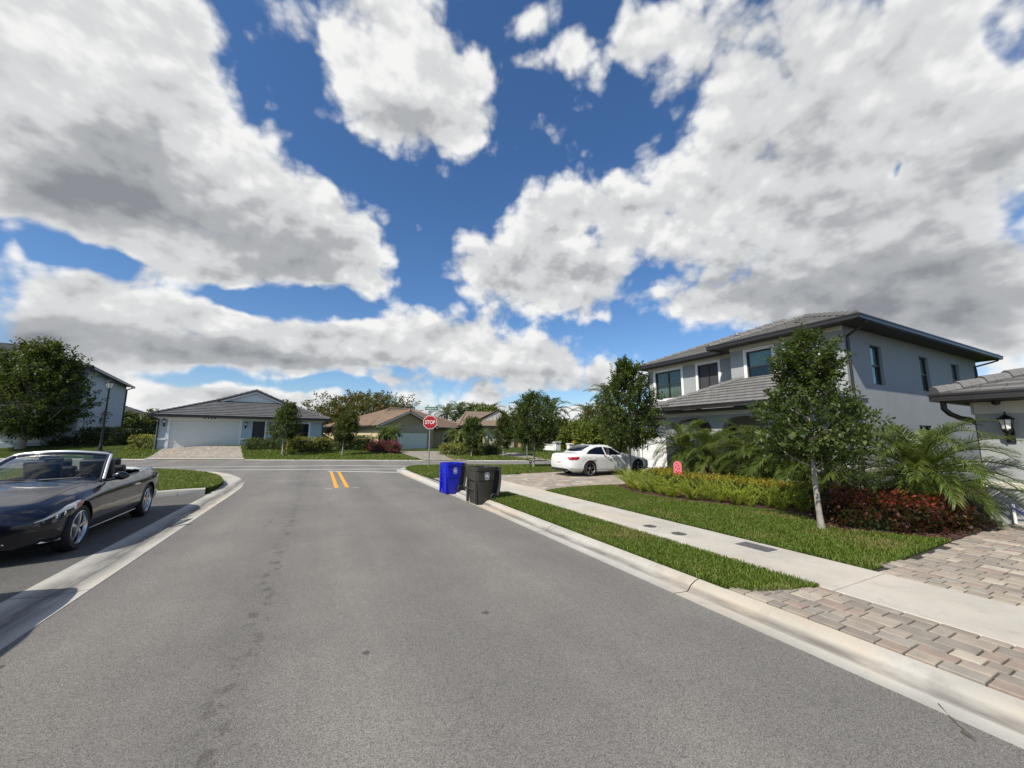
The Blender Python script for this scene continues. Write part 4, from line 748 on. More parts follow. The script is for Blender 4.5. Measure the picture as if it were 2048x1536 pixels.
b.build('rake_board',MT['trim_cream'],Ht); b=MB(); F.bar(b,0,gd[3]+.02,Gw,E+.12,-.01,.05); F.bar(b,0,.1,gd[0]-.1,gd[3],-.01,.04); b.build('trim',MT['stucco_beige'],Ht)
b=MB(); gutter_run(b,R(-.4,-.2,.02),R(-.4,sl,.02),-F.u,.2,.14); b.build('gutter',MT['gutter'],Ht); b=MB(); gutter_run(b,R(Gw,1.0,.02),R(W+.4,1.0,.02),F.out,.2,.14); b.obox(lp(F,(Gw+W)/2,1.3,E-.06),F.u,F.out,(0,0,1),(W-Gw)/2,.33,.03); b.build('gutter',MT['gutter'],Ht)
b=MB(); downspout(b,R(-.35,0,-.1),lp(F,.05,-.06,.3),F.u,.06); b.build('downspout',MT['gutter'],Ht)
garage_door(F,Ht,*gd,'door_mint',trim=0,rows=4); F2=Face(o2,F.u,F.out)
b=MB(); F2.bar(b,.35,.1,1.25,2.2,-.01,.03); d_=b.build('front_door',MT['door_dark'],Ht); b=MB(); F2.bar(b,.42,1.0,.47,1.3,.03,.08); b.build('handle',MT['galv'],d_)
window(F2,Ht,wi[0]-Gw,.9,wi[2]-Gw,2.25,trim=.12,cols=2,glass_m='glass_dark',trim_m='trim_cream'); window(Ls,Ht,sl-4.2-0.,.9,sl-3.,2.2,trim=0,cols=1,glass_m='glass_dark'); hang(Ht)
# ---------------------------------------------------------------- beige bungalow behind the young trees
Hg,F,W=far_house('bungalow','beige bungalow with pink-brown tile roof and board gable behind the young street trees','house',(925,47),(1060,49))
E=3.0; gd=(F.hit(975)[0],.1,F.hit(1022)[0],2.3); en=(F.hit(1028)[0],.1,F.hit(1044)[0],2.4)
b=MB(); wall_panel(b,F.o,F.u,W,E,[gd+(0,),en+(0,)],out=F.out,depth=.5); b.face([lp(F,0,0,0),lp(F,0,12,0),lp(F,0,12,E),lp(F,0,0,E)]); b.face([lp(F,W,0,0),lp(F,W,12,0),lp(F,W,12,E),lp(F,W,0,E)]); b.build('wall',MT['stucco_beige'],Hg,fix=False)
b=MB(); R=lambda x,y,z:lp(F,x,y,E+z); xr0,xr1=F.hit(940)[0],F.hit(1000)[0]; rh=2.0
for f in ([(-.6,-.5,0),(W+.5,-.5,0),(xr1,5.3,rh),(xr0,5.3,rh)],[(-.6,-.5,0),(-.6,11,0),(xr0,5.3,rh)],[(W+.5,-.5,0),(W+.5,11,0),(xr1,5.3,rh)]): roof_face(b,[R(*p) for p in f],.42,.05)
ridge_caps(b,R(-.6,-.5,0),R(xr0,5.3,rh)); ridge_caps(b,R(W+.5,-.5,0),R(xr1,5.3,rh)); ridge_caps(b,R(xr0,5.3,rh),R(xr1,5.3,rh))
ga,gb_=F.hit(966)[0],F.hit(1034)[0]; gm=(ga+gb_)/2
for f in ([(ga-.2,1.6,.95),(gm,1.6,2.15),(gm,7,2.15),(ga-.2,5,.95)],[(gb_+.2,1.6,.95),(gm,1.6,2.15),(gm,7,2.15),(gb_+.2,5,.95)]): roof_face(b,[R(*p) for p in f],.42,.05)
b.build('roof',MT['tile_clay'],Hg,fix=False)
b=MB(); b.face([R(ga,1.8,.8),R(gb_,1.8,.8),R(gm,1.8,2.05)])
n=9
for i in range(1,n):
    x=ga+(gb_-ga)*i/n; h=1.2*(1-abs(2*i/n-1)); b.obox(R(x,1.78,.85+h/2),F.u,F.out,(0,0,1),.03,.02,h/2)
b.build('gable',MT['stucco_pale'],Hg,fix=False)
b=MB(); gutter_run(b,R(-.6,-.48,.02),R(W+.5,-.48,.02),F.out,.24,.14); b.build('gutter',MT['gutter'],Hg); garage_door(F,Hg,*gd,'door_beige',trim=.15,trim_m='trim_cream',d=-.2)
b=MB(); F.bar(b,en[0],en[1],en[2],en[3],-.5,-.45); b.build('front_door',MT['stucco_tan'],Hg); b=MB(); F.bar(b,0,E-.3,W,E-.05,-.01,.05); b.build('trim',MT['trim_cream'],Hg); hang(Hg)
# ---------------------------------------------------------------- two-storey blue house at the far left
c0=D(150,870,32); c0.z=0; c1=D(241,860,45); c1.z=0; v=(c1-c0).normalized(); Hl=thing('two_storey_house','blue-grey two-storey house with dark eaves behind the bushy tree at the left','house',c0)
Fs=Face(c0,v,(v.y,-v.x,0)); Ff=Face(c0,(-v.y,v.x,0),-v); L=(c1-c0).length; E=7.45; Wd=14.; wi=frect(Fs,172,792,182,772); wd2=frect(Fs,164,878,172,812)
fw=[(3.,4.3,5.2,6.4),(8.,4.3,10.2,6.4)]
b=MB(); wall_panel(b,Fs.o,Fs.u,L,E-.05,[(wi[0],wi[1],wi[2],wi[3],0)],out=Fs.out,depth=.15); wall_panel(b,Ff.o,Ff.u,Wd,E-.05,[w+(0,) for w in fw]+[(2.,1.,8.,3.3,0)],out=Ff.out,depth=.15); b.build('wall',MT['stucco_slate'],Hl,fix=False)
b=MB(); Q=lambda x,y,z:c0+Fs.u*y+Ff.u*x+Vector((0,0,E+z)); rr=2.4
for f in ([(-.5,-.5,0),(Wd,-.5,0),(Wd,6.5,rr),(6.,6.5,rr)],[(-.5,-.5,0),(-.5,L+.5,0),(6.,L-6,rr),(6.,6.5,rr)],[(-.5,L+.5,0),(Wd,L+.5,0),(Wd,L-6,rr),(6,L-6,rr)]): roof_face(b,[Q(*p) for p in f],.42,.05)
ridge_caps(b,Q(-.5,-.5,0),Q(6,6.5,rr),.12); rf=b.build('roof',MT['tile_slate'],Hl,fix=False); b=MB(); vp=D(203,752,41); b.tube([vp-Vector((0,0,1)),vp+Vector((0,0,.2)),vp+Vector((.1,0,.3)),vp+Vector((.35,-.1,.25))],.11,8); b.build('vent_pipe',MT['galv'],rf)
b=MB(); gutter_run(b,Q(-.5,-.6,.02),Q(-.5,L+.6,.02),Fs.out,.22,.16); gutter_run(b,Q(-.6,-.5,.02),Q(Wd,-.5,.02),Ff.out,.22,.16); b.obox(Q(-.25,L/2,-.04),Fs.u,Fs.out,(0,0,1),L/2+.5,.25,.02); b.obox(Q(Wd/2,-.25,-.04),Ff.u,Ff.out,(0,0,1),Wd/2,.25,.02); b.build('gutter',MT['gutter'],Hl)
b=MB(); downspout(b,Q(-.4,L+.45,-.1),lp(Fs,L-.1,-.08,.3),v,.07); b.build('downspout',MT['gutter'],Hl); window(Fs,Hl,*wi,trim=0,cols=1,glass_m='glass_dark')
for w in fw: window(Ff,Hl,*w,trim=.15,cols=2,glass_m='glass_dark')
garage_door(Ff,Hl,2.,1.,8.,3.3,'door_white',trim=.15); b=MB(); Fs.bar(b,wd2[0],.6,wd2[0]+.25,3.5,-.01,.06); b.build('pilaster',MT['stucco_blue'],Hl); hang(Hl)
# ---------------------------------------------------------------- house between, seen over the wall
Hm,F,W=far_house('two_storey_house','distant white house with long grey roof seen between the two blue houses','house',(225,70),(325,82))
Eh=4.9; b=MB(); ws=[(F.hit(p)[0],2.6,F.hit(p+7)[0],4.2) for p in (262,276,288)]; wall_panel(b,F.o,F.u,W,Eh,[w+(0,) for w in ws],out=F.out); b.face([lp(F,W,0,0),lp(F,W,10,0),lp(F,W,10,Eh),lp(F,W,0,Eh)]); b.build('wall',MT['stucco_white'],Hm,fix=False)
b=MB(); R=lambda x,y,z:lp(F,x,y,Eh+z)
for f in ([(-4,-.6,0),(W+.6,-.6,0),(W-5,5,2.9),(-4,5,2.9)],[(W+.6,-.6,0),(W+.6,10,0),(W-5,5,2.9)]): roof_face(b,[R(*p) for p in f],.6,.06)
b.build('roof',MT['tile_slate'],Hm,fix=False); b=MB(); gutter_run(b,R(-4,-.6,.02),R(W+.6,-.6,.02),F.out,.3,.15); b.build('gutter',MT['gutter'],Hm)
for w in ws: window(F,Hm,*w,trim=0,cols=1,rail=False,glass_m='glass_dark')
hang(Hm)
# ---------------------------------------------------------------- plants
def unit(a): return a/np.maximum(1e-9,np.linalg.norm(a,axis=-1,keepdims=True))
def leaf_quads(P,Dr,L,Wd,r,fold=.25):
    """one folded diamond per leaf: P base points, Dr directions, L lengths, Wd widths"""
    n=len(P); up=unit(r.normal(size=(n,3))+np.array([0,0,1.4])); S=unit(np.cross(Dr,up)); Nn=np.cross(S,Dr)
    L=np.broadcast_to(L,(n,))[:,None]; Wd=np.broadcast_to(Wd,(n,))[:,None]
    mid=P+Dr*L*.5; V4=np.stack([P,mid+S*Wd*.5+Nn*Wd*fold,P+Dr*L-Nn*L*.12,mid-S*Wd*.5+Nn*Wd*fold],1).reshape(-1,3)
    return V4,np.arange(4*n).reshape(n,4)
def shoots(C,A,ln,nleaf,L,Wd,r):
    """leafy shoots: start points C, directions A, leaves spiralling along each"""
    n=len(C); t=np.tile(np.linspace(.05,1,nleaf),(n,1)); ph=r.uniform(0,6.28,(n,1))+np.arange(nleaf)*2.4
    a=unit(A); b=unit(np.cross(a,np.where(np.abs(a[:,2:3])>.9,np.array([[1,0,0]]),np.array([[0,0,1]])))); c=np.cross(a,b)
    P=C[:,None]+a[:,None]*(t*np.broadcast_to(ln,(n,))[:,None])[...,None]
    rad=b[:,None]*np.cos(ph)[...,None]+c[:,None]*np.sin(ph)[...,None]; dr=unit(rad*.95+a[:,None]*(.35+.5*t[...,None])+r.normal(0,.22,(n,nleaf,3)))
    k=n*nleaf; return leaf_quads(P.reshape(-1,3),dr.reshape(-1,3),L*r.uniform(.65,1.2,k),Wd*r.uniform(.7,1.15,k),r)
def tree(name,label,base,prof,trunk_r,n,nleaf,leaf,shoot,leafm='leaf_oak',bark='bark',fork=None,seed=1,group=None,lean=(0,0),limbs=26,squash=1.,stems=1,lump=.35,up=.5):
    """prof: [(height, crown radius)] measured up the tree; crown = thousands of leaves on shoots that spring from real limbs"""
    r=np.random.default_rng(seed); root=thing(name,label,'tree',base,0,group); z0,z1=prof[0][0],prof[-1][0]; zz=[p[0] for p in prof]; rr=[p[1] for p in prof]
    ax=lambda z:np.array([lean[0]*z/z1+.06*math.sin(z*1.3+seed),lean[1]*z/z1+.05*math.cos(z*1.1+seed),z])
    b=MB(); fork=fork or z0*1.0
    for s_ in range(stems):
        a=s_*2.4+seed; sp=0 if stems==1 else .16
        zs=np.linspace(0,z1*.93,14); b.tube([ax(z)+np.array([math.cos(a)*sp*(1+z*.6),math.sin(a)*sp*(1+z*.6),0]) for z in zs],[max(.008,trunk_r*(1.25 if z==0 else 1)*(1-.88*z/z1)**.8) for z in zs],9)
    # uneven crown surface
    k=np.array([[r.uniform(0,6.28),r.uniform(z0,z1)] for _ in range(9)]); kw=r.uniform(-1,1,9)
    def R(z,a):
        base_=np.interp(z,zz,rr); m=np.ones_like(z)
        for (ka,kz),w in zip(k,kw): m+=lump*w*np.exp(-((np.angle(np.exp(1j*(a-ka)))/.75)**2+((z-kz)/((z1-z0)*.16))**2))
        return base_*np.clip(m,.35,1.15)
    # limbs
    ends=[]
    for i in range(limbs):
        zt=z0+(z1-z0)*(.02+.93*((i+r.uniform(0,1))/limbs)); a=i*2.4+r.uniform(-.4,.4); q=float(R(np.array([zt]),np.array([a]))[0])*r.uniform(.7,.98)
        zs=max(fork*.8,zt-q*r.uniform(.5,.9)); zs=min(zs,z1*.9); p0=ax(zs); p1=ax(zt); p1=p1+np.array([math.cos(a)*q,math.sin(a)*q*squash,0]); pm=p0*.5+p1*.5+np.array([0,0,-q*.10])
        rad=max(.006,trunk_r*.45*(1-.75*zs/z1)); b.tube([p0,pm,p1],[rad,rad*.6,.006],5); ends.append((p0,p1))
    b.build('trunk',MT[bark],root,smooth=60,fix=False)
    # shoots gather round the limb ends, so that the crown has lumps and gaps
    n=int(n*2.2); m=int(n*.66); e=r.integers(0,len(ends),m); P0=np.array([q[0] for q in ends])[e]; P1=np.array([q[1] for q in ends])[e]; t=r.beta(3.2,1.2,m)[:,None]
    sig=np.interp((P0+(P1-P0)*t)[:,2],zz,rr)[:,None]*.24; C1=P0+(P1-P0)*t+r.normal(0,1,(m,3))*sig*np.array([1,squash,.8])
    q=n-m; z=r.uniform(z0,z1,q*3); w=np.interp(z,zz,rr); z=z[r.uniform(0,max(rr),q*3)<w+.05][:q]; q=len(z); a=r.uniform(0,6.283,q); rad=R(z,a)*np.sqrt(r.uniform(.12,1,q))
    C2=np.stack([np.cos(a)*rad,np.sin(a)*rad*squash,z],1); C2[:,0]+=lean[0]*z/z1; C2[:,1]+=lean[1]*z/z1
    C=np.concatenate([C1,C2]); C=C[(C[:,2]>z0*.93)&(C[:,2]<z1+.15)]
    cen=np.stack([lean[0]*C[:,2]/z1,lean[1]*C[:,2]/z1,np.full(len(C),z0+(z1-z0)*.35)],1); A=unit(C-cen)+np.array([0,0,up])+r.normal(0,.35,C.shape)
    Vv,F=shoots(C,A,shoot*r.uniform(.6,1.3,len(C)),nleaf,leaf*1.12,leaf*.56,r); np_obj('crown',Vv,F,MT[leafm],root); return root
def frond(b,base,az,el0,length,droop,nl,ll,lw,r,vee=.55,hang=.35,rach=.012):
    """one feather frond: arching rachis with two rows of narrow leaflets"""
    pts=[];p=Vector(base);el=el0;N=14;dirs=[]
    for i in range(N+1):
        d=Vector((math.cos(az)*math.cos(el),math.sin(az)*math.cos(el),math.sin(el))); pts.append(p.copy()); dirs.append(d); p=p+d*(length/N); el-=droop/N*(.45+1.1*i/N)
    b.tube(pts[::2],[rach*(1-.8*i/7) for i in range(8)],4,cap=False)
    side=Vector((-math.sin(az),math.cos(az),0))
    for i in range(nl):
        t=.10+.9*(i+.5)/nl; x=t*N; j=min(N-1,int(x)); q=pts[j].lerp(pts[j+1],x-j); d=dirs[j]; nrm=side.cross(d).normalized()
        if nrm.z<0: nrm=-nrm
        l=ll*(.45+.75*math.sin(math.pi*min(1,.12+t*.86)))*r.uniform(.85,1.12)
        for s in (-1,1):
            dr=(side*s*(1-.45*t)+d*(.55+.55*t)+nrm*vee*r.uniform(.1,1.2)).normalized(); w=(dr.cross(nrm)).normalized()*(lw/2)
            m1=q+dr*l*.55; m2=q+dr*l+Vector((0,0,-hang*l*r.uniform(.6,1.3))); n=len(b.v)
            b.v+=[tuple(q-w*.5),tuple(q+w*.5),tuple(m1+w),tuple(m1-w),tuple(m2)]; b.f+=[(n,n+1,n+2,n+3),(n+3,n+2,n+4)]; b.mi+=[0,0]; b.uv+=[None,None]
def palm(name,label,base,h,nf,fl,nl,ll,lw,tr,seed,group=None,lean=(0,0),el=(1.35,-.45),droop=1.3,m='frond',parts=True,cat='palm',dead=0,hang=.35,vee=.55,boots=False,trunks=1):
    r=random.Random(seed); root=thing(name,label,cat,base,0,group)
    for k in range(trunks):
        lx,ly=(lean[0],lean[1]) if trunks==1 else (math.cos(k*2.2+seed)*h*.22,math.sin(k*2.2+seed)*h*.22); hh=h*(1 if k==0 else r.uniform(.75,.95))
        b=MB(); zs=[hh*i/12 for i in range(13)]; b.tube([(lx*(z/hh)**1.4,ly*(z/hh)**1.4,z) for z in zs],[tr*(1.3-.35*z/hh)*(1+.09*(i%2)) for i,z in enumerate(zs)],10)
        if boots:
            for i in range(int(hh/.06)):
                z=hh*r.uniform(.1,1); a=i*2.39; c=Vector((lx*(z/hh)**1.4,ly*(z/hh)**1.4,z)); o=Vector((math.cos(a),math.sin(a),0)); b.tube([c+o*tr*.8,c+o*tr*1.5+Vector((0,0,.07)),c+o*tr*1.7+Vector((0,0,.13))],[.03,.022,.008],5)
        b.build('trunk',MT['palm_trunk'],root,smooth=40,fix=False); top=Vector((lx,ly,hh)); cb=MB()
        for i in range(nf):
            f=(i+.5)/nf; az=i*2.399963+r.uniform(-.2,.2)+k; e=el[0]+(el[1]-el[0])*f**1.0+r.uniform(-.12,.12); fb=MB() if parts else cb
            frond(fb,top+Vector((math.cos(az)*.04,math.sin(az)*.04,-.10*f)),az,e,fl*r.uniform(.85,1.1)*(.75+.3*math.sin(math.pi*min(1,f+.2))),droop*r.uniform(.8,1.2)*(1.25-.5*f),nl,ll,lw,r,vee,hang,rach=.012*fl)
            if parts: fb.build('frond',MT[m],root,fix=False)
        if not parts: cb.build('crown',MT[m],root,fix=False)
        for i in range(dead):
            fb=MB(); az=r.uniform(0,6.28); frond(fb,top+Vector((0,0,-.15)),az,-.9,fl*.55,.7,int(nl*.5),ll*.7,lw,r,.2,.6); o=fb.build('frond',MT['dead_frond'],root,fix=False); o['label']='dry brown hanging frond'
    return root
def hedge(name,label,outline,z0,z1,m,n,leaf,seed,cat='hedge',group=None,top_m=None,rough=.06,core='hedge_dark',up=.3):
    """clipped hedge over a ground outline: a leafy skin over a solid dark core"""
    r=np.random.default_rng(seed); P=np.array([(p[0],p[1]) for p in outline]); c=P.mean(0); root=thing(name,label,cat,(c[0],c[1],z0),0,group); Q=P-c; h=z1-z0
    b=MB(); ins=Q*.86; b.prism([tuple(q) for q in ins],0,h*.90); b.build('dark_core',MT[core],root)  # solid dark block added inside so nothing shows through the leaves
    seg=np.roll(Q,-1,0)-Q; ln=np.linalg.norm(seg,axis=1); area=abs(sum(Q[i][0]*Q[(i+1)%len(Q)][1]-Q[(i+1)%len(Q)][0]*Q[i][1] for i in range(len(Q)))/2)
    wall=ln.sum()*h; nt_=int(n*area/(area+wall)); ns_=n-nt_
    e=r.choice(len(Q),ns_,p=ln/ln.sum()); t=r.uniform(0,1,(ns_,1)); p=Q[e]+seg[e]*t; on=np.stack([seg[e][:,1],-seg[e][:,0]],1)/ln[e][:,None]
    if sum(Q[i][0]*Q[(i+1)%len(Q)][1]-Q[(i+1)%len(Q)][0]*Q[i][1] for i in range(len(Q)))<0: on=-on
    p=p+on*r.normal(-.01,rough,(ns_,1)); C=np.concatenate([p,r.uniform(0.02,h,(ns_,1))],1); A=np.concatenate([on,np.full((ns_,1),up)],1)+r.normal(0,.45,(ns_,3)); o=[]
    mn,mx=Q.min(0),Q.max(0); k=0; T=np.zeros((0,2))
    while len(T)<nt_ and k<40:
        s=r.uniform(mn,mx,(nt_*2,2)); ins=np.zeros(len(s),bool)
        for i in range(len(Q)):
            a,bq=Q[i],Q[(i+1)%len(Q)]; cond=((a[1]>s[:,1])!=(bq[1]>s[:,1])); xx=(bq[0]-a[0])*(s[:,1]-a[1])/(bq[1]-a[1]+1e-12)+a[0]; ins^=cond&(s[:,0]<xx)
        T=np.concatenate([T,s[ins]]); k+=1
    T=T[:nt_]; C2=np.concatenate([T,r.normal(h-.02,rough*.7,(len(T),1))],1); A2=np.array([0,0,1])+r.normal(0,.5,(len(T),3))
    Vv,F=shoots(C,A,leaf*1.2*np.ones(len(C)),4,leaf,leaf*.5,r); np_obj('foliage',Vv,F,MT[m],root)
    Vv,F=shoots(C2,A2,leaf*1.2*np.ones(len(C2)),4,leaf,leaf*.5,r); np_obj('top_growth',Vv,F,MT[top_m or m],root); return root
def bush(name,label,base,rad,h,n,leaf,m,seed,cat='shrub',group=None,up=1.,nleaf=9,wd=.5):
    r=np.random.default_rng(seed); root=thing(name,label,cat,base,0,group); C=r.normal(0,.42,(n,3))*np.array([rad[0],rad[1],h*.42]); C[:,2]=np.abs(C[:,2]+h*.38); C=C[C[:,2]<h*1.05]
    A=C*np.array([1,1,.3])/max(rad)+np.array([0,0,up])+r.normal(0,.3,C.shape); Vv,F=shoots(C,A,leaf*1.6*np.ones(len(C)),nleaf,leaf,leaf*wd,r); np_obj('foliage',Vv,F,MT[m],root)
    b=MB(); rr=random.Random(seed)
    for i in range(7): a=rr.uniform(0,6.28); q=rr.uniform(.2,.6); b.tube([(0,0,0),(math.cos(a)*rad[0]*q*.5,math.sin(a)*rad[1]*q*.5,h*.3),(math.cos(a)*rad[0]*q,math.sin(a)*rad[1]*q,h*.7)],[.02,.014,.006],5)
    b.build('stem',MT['twig'],root,fix=False); return root
def strap_plant(name,label,base,n,ln,w,m,seed,cat='plant',group=None,stem=.3,droop=1.3):
    """rosette of long strap leaves on a short stem"""
    r=random.Random(seed); root=thing(name,label,cat,base,0,group); b=MB()
    for i in range(n):
        az=i*2.4+r.uniform(-.3,.3); el=r.uniform(.1,1.45); p=Vector((0,0,stem*r.uniform(.6,1))); l=ln*r.uniform(.7,1.1); rows=[]
        for k in range(7):
            t=k/6; d=Vector((math.cos(az)*math.cos(el),math.sin(az)*math.cos(el),math.sin(el))); s=Vector((-math.sin(az),math.cos(az),0))*(w/2*math.sin(math.pi*(.12+.86*t))+.004); rows.append([p-s,p+Vector((0,0,-w*.12)),p+s]); p=p+d*(l/6); el-=droop/6*(.4+t)
        b.grid(rows)
    b.build('leaves',MT[m],root,fix=False,smooth=80); b=MB(); b.tube([(0,0,0),(0,0,stem)],.03,6); b.build('stem',MT['twig'],root,fix=False); return root
def fern(base,seed,s=1.):
    """foxtail fern: a sheaf of bottle-brush plumes"""
    r=random.Random(seed); root=thing('foxtail_fern','yellow-green foxtail fern in the row in front of the golden hedge','fern',base,0,'foxtail ferns along the planting bed'); q=np.random.default_rng(seed); Cs=[];As=[]; b=MB()
    for i in range(r.randint(17,24)):
        az=r.uniform(0,6.28); el=r.uniform(.75,1.45); l=s*r.uniform(.38,.62); p=Vector((math.cos(az)*.05,math.sin(az)*.05,0)); pts=[]
        for k in range(13):
            d=Vector((math.cos(az)*math.cos(el),math.sin(az)*math.cos(el),math.sin(el))); pts.append(p.copy()); Cs+= [tuple(p)]*7; As+=[tuple(d)]*7; p=p+d*l/12; el-=.055
        b.tube(pts[::3],.005,4)
    C=np.array(Cs)+q.normal(0,.006,(len(Cs),3)); A=np.array(As); n=len(C); rad=unit(np.cross(A,q.normal(size=(n,3)))); Vv,F=leaf_quads(C,unit(rad+A*.9),s*q.uniform(.04,.065,n),.008,q); np_obj('plumes',Vv,F,MT['fern'],root); b.build('stems',MT['fern'],root,fix=False); return root
def grass_patch(polys,seed):
    """blades over several lawns: (outline, base height function or number, per m2, blade height, width)"""
    r=np.random.default_rng(seed); VV=[]; FF=[]; k=0
    for poly,zf,dens,bh,bw in polys:
        Q=np.array([(p[0],p[1]) for p in poly]); mn,mx=Q.min(0),Q.max(0); n=int((mx-mn).prod()*dens); s=r.uniform(mn,mx,(n,2)); ins=np.zeros(n,bool)
        for i in range(len(Q)):
            a,b_=Q[i],Q[(i+1)%len(Q)]; cond=((a[1]>s[:,1])!=(b_[1]>s[:,1])); xx=(b_[0]-a[0])*(s[:,1]-a[1])/(b_[1]-a[1]+1e-12)+a[0]; ins^=cond&(s[:,0]<xx)
        s=s[ins]; n=len(s); z=np.full(n,zf) if isinstance(zf,(int,float)) else np.array([zf(*q) for q in s])
        az=r.uniform(0,6.283,n); tl=np.abs(r.normal(.35,.25,n)); ln=bh*r.uniform(.5,1.25,n); d=np.stack([np.cos(az)*np.sin(tl),np.sin(az)*np.sin(tl),np.cos(tl)],1); sd=np.stack([-np.sin(az),np.cos(az),0*az],1)*(bw*r.uniform(.7,1.3,n)/2)[:,None]
        B=np.stack([s[:,0],s[:,1],z],1); m=B+d*ln[:,None]*.6; tip=B+d*ln[:,None]+np.stack([np.cos(az),np.sin(az),0*az-.4],1)*(ln*.22)[:,None]
        VV.append(np.stack([B-sd*.7,B+sd*.7,m+sd,m-sd,tip,tip],1)[:,:5].reshape(-1,3)); i0=k+np.arange(n)[:,None]*5; FF.append(np.concatenate([np.concatenate([i0+0,i0+1,i0+2,i0+3],1),np.concatenate([i0+3,i0+2,i0+4,i0+4],1)])); k+=5*n
    VV=np.concatenate(VV); FF=np.concatenate(FF); me=bpy.data.meshes.new('grass'); quads=FF[FF[:,2]!=FF[:,3]]; tris=FF[FF[:,2]==FF[:,3]][:,:3]
    me.vertices.add(len(VV)); me.vertices.foreach_set('co',VV.astype(np.float32).ravel()); lp_=np.concatenate([quads.ravel(),tris.ravel()]).astype(np.int32); me.loops.add(len(lp_)); me.loops.foreach_set('vertex_index',lp_)
    me.polygons.add(len(quads)+len(tris)); me.polygons.foreach_set('loop_start',np.concatenate([np.arange(len(quads))*4,len(quads)*4+np.arange(len(tris))*3]).astype(np.int32)); me.update(calc_edges=True)
    o=link_mesh('grass',me,MT['grass']); return tag(o,'mown green grass of the lawns and verges','grass',kind='stuff')
# ---------------------------------------------------------------- what grows where
BED=[(8.3,3.9),(8.85,4.4),(9.05,4.9),(8.9,5.6),(8.55,6.3),(8.3,7.1),(8.15,7.8),(8.2,8.6),(8.9,10.2),(15.0,10.0),(13.4,9.9),(13.45,6.2),(15.1,5.9),(19,5.9),(19,2.9),(12.0,2.8),(12.0,2.6),(9.05,2.5),(8.7,3.05),(8.25,3.6)]
poly_obj('planting_bed',BED,.115,MT['mulch'],th=.1)
def chips():
    r=np.random.default_rng(5); n=2600; Q=[(8.2,2.5,12.0,4.6,1700),(8.1,4.6,11.5,10,1500)]; P=[]
    for x0,y0,x1,y1,k in Q: P.append(np.stack([r.uniform(x0,x1,k),r.uniform(y0,y1,k),np.full(k,.125)],1))
    P=np.concatenate(P); keep=[]
    for i,p in enumerate(P):
        ins=False
        for a,b_ in zip(BED,BED[1:]+BED[:1]):
            if (a[1]>p[1])!=(b_[1]>p[1]) and p[0]<(b_[0]-a[0])*(p[1]-a[1])/(b_[1]-a[1])+a[0]: ins=not ins
        keep.append(ins)
    P=P[np.array(keep)]; n=len(P); a=r.uniform(0,6.28,n); Dr=unit(np.stack([np.cos(a),np.sin(a),r.normal(0,.25,n)],1)); Vv,F=leaf_quads(P,Dr,r.uniform(.03,.09,n),r.uniform(.012,.03,n),r); tag(np_obj('bark_mulch',Vv,F,MT['bark_chip']),'red-brown bark mulch of the planting bed','mulch',kind='stuff')
chips()
tree('street_tree','grey-trunked tree standing in the front lawn by the red shrub, nearest tree',(8.1,3.80,.1),[(1.3,.22),(1.5,.72),(1.8,.96),(2.1,.90),(2.4,.56),(2.62,.34),(2.85,.56),(3.1,.52),(3.35,.25),(3.55,.06)],.050,400,10,.085,.22,'leaf_oak',seed=11,lean=(-.05,.0),limbs=30,lump=.7,group='young street trees')
tree('street_tree','dense cone-shaped tree rising from the ferns beside the white sedan and garage',(10.62,11.15,.1),[(1.4,.3),(1.65,.9),(2.2,1.02),(2.9,.95),(3.6,.7),(4.2,.38),(4.5,.12)],.07,640,11,.10,.24,'leaf_oak',seed=12,limbs=34,lump=.35,group='young street trees')
tree('street_tree','broad dark young tree on the corner lawn behind the black bin, tallest on that corner',(10.15,17.7,.1),[(1.4,.3),(1.6,.95),(2.3,1.15),(3.0,.95),(3.5,.7),(3.8,.25)],.05,420,10,.12,.28,'leaf_oak',seed=13,limbs=30,lump=.45,group='young street trees')
def ftree(px,py,label,prof,tr,n,leaf,seed,m='leaf_oak',lean=(0,0),**k):
    b_=FZ(px,py); return tree('street_tree',label,b_,prof,tr,n,8,leaf,leaf*2,m,seed=seed,lean=lean,group='young street trees',**k)
ftree(563,909,'slim young tree on the verge in front of the dark door of the blue bungalow',[(1.5,.3),(1.75,1.0),(2.3,1.05),(2.6,.62),(3.1,.66),(3.8,.28)],.07,240,.16,21,limbs=20,lean=(.2,.1))
ftree(684,911,'leaning white-trunked young tree on the verge left of the three-stemmed palm',[(1.3,.3),(1.6,.65),(2.1,.78),(2.6,.72),(3.0,.4),(3.2,.12)],.06,190,.17,22,'leaf_bronze',lean=(.35,.1),limbs=20)
ftree(944,913,'young tree with two-tier crown on the verge right of the stop sign',[(.9,.25),(1.2,.58),(1.6,.66),(1.95,.36),(2.2,.6),(2.6,.5),(2.85,.15)],.05,190,.15,23,limbs=20)
ftree(1008,913,'round-headed young tree on the verge between two other young trees before the beige bungalow',[(1.0,.3),(1.3,.75),(1.8,.82),(2.4,.6),(3.05,.2)],.05,180,.17,24,'leaf_bronze',limbs=20)
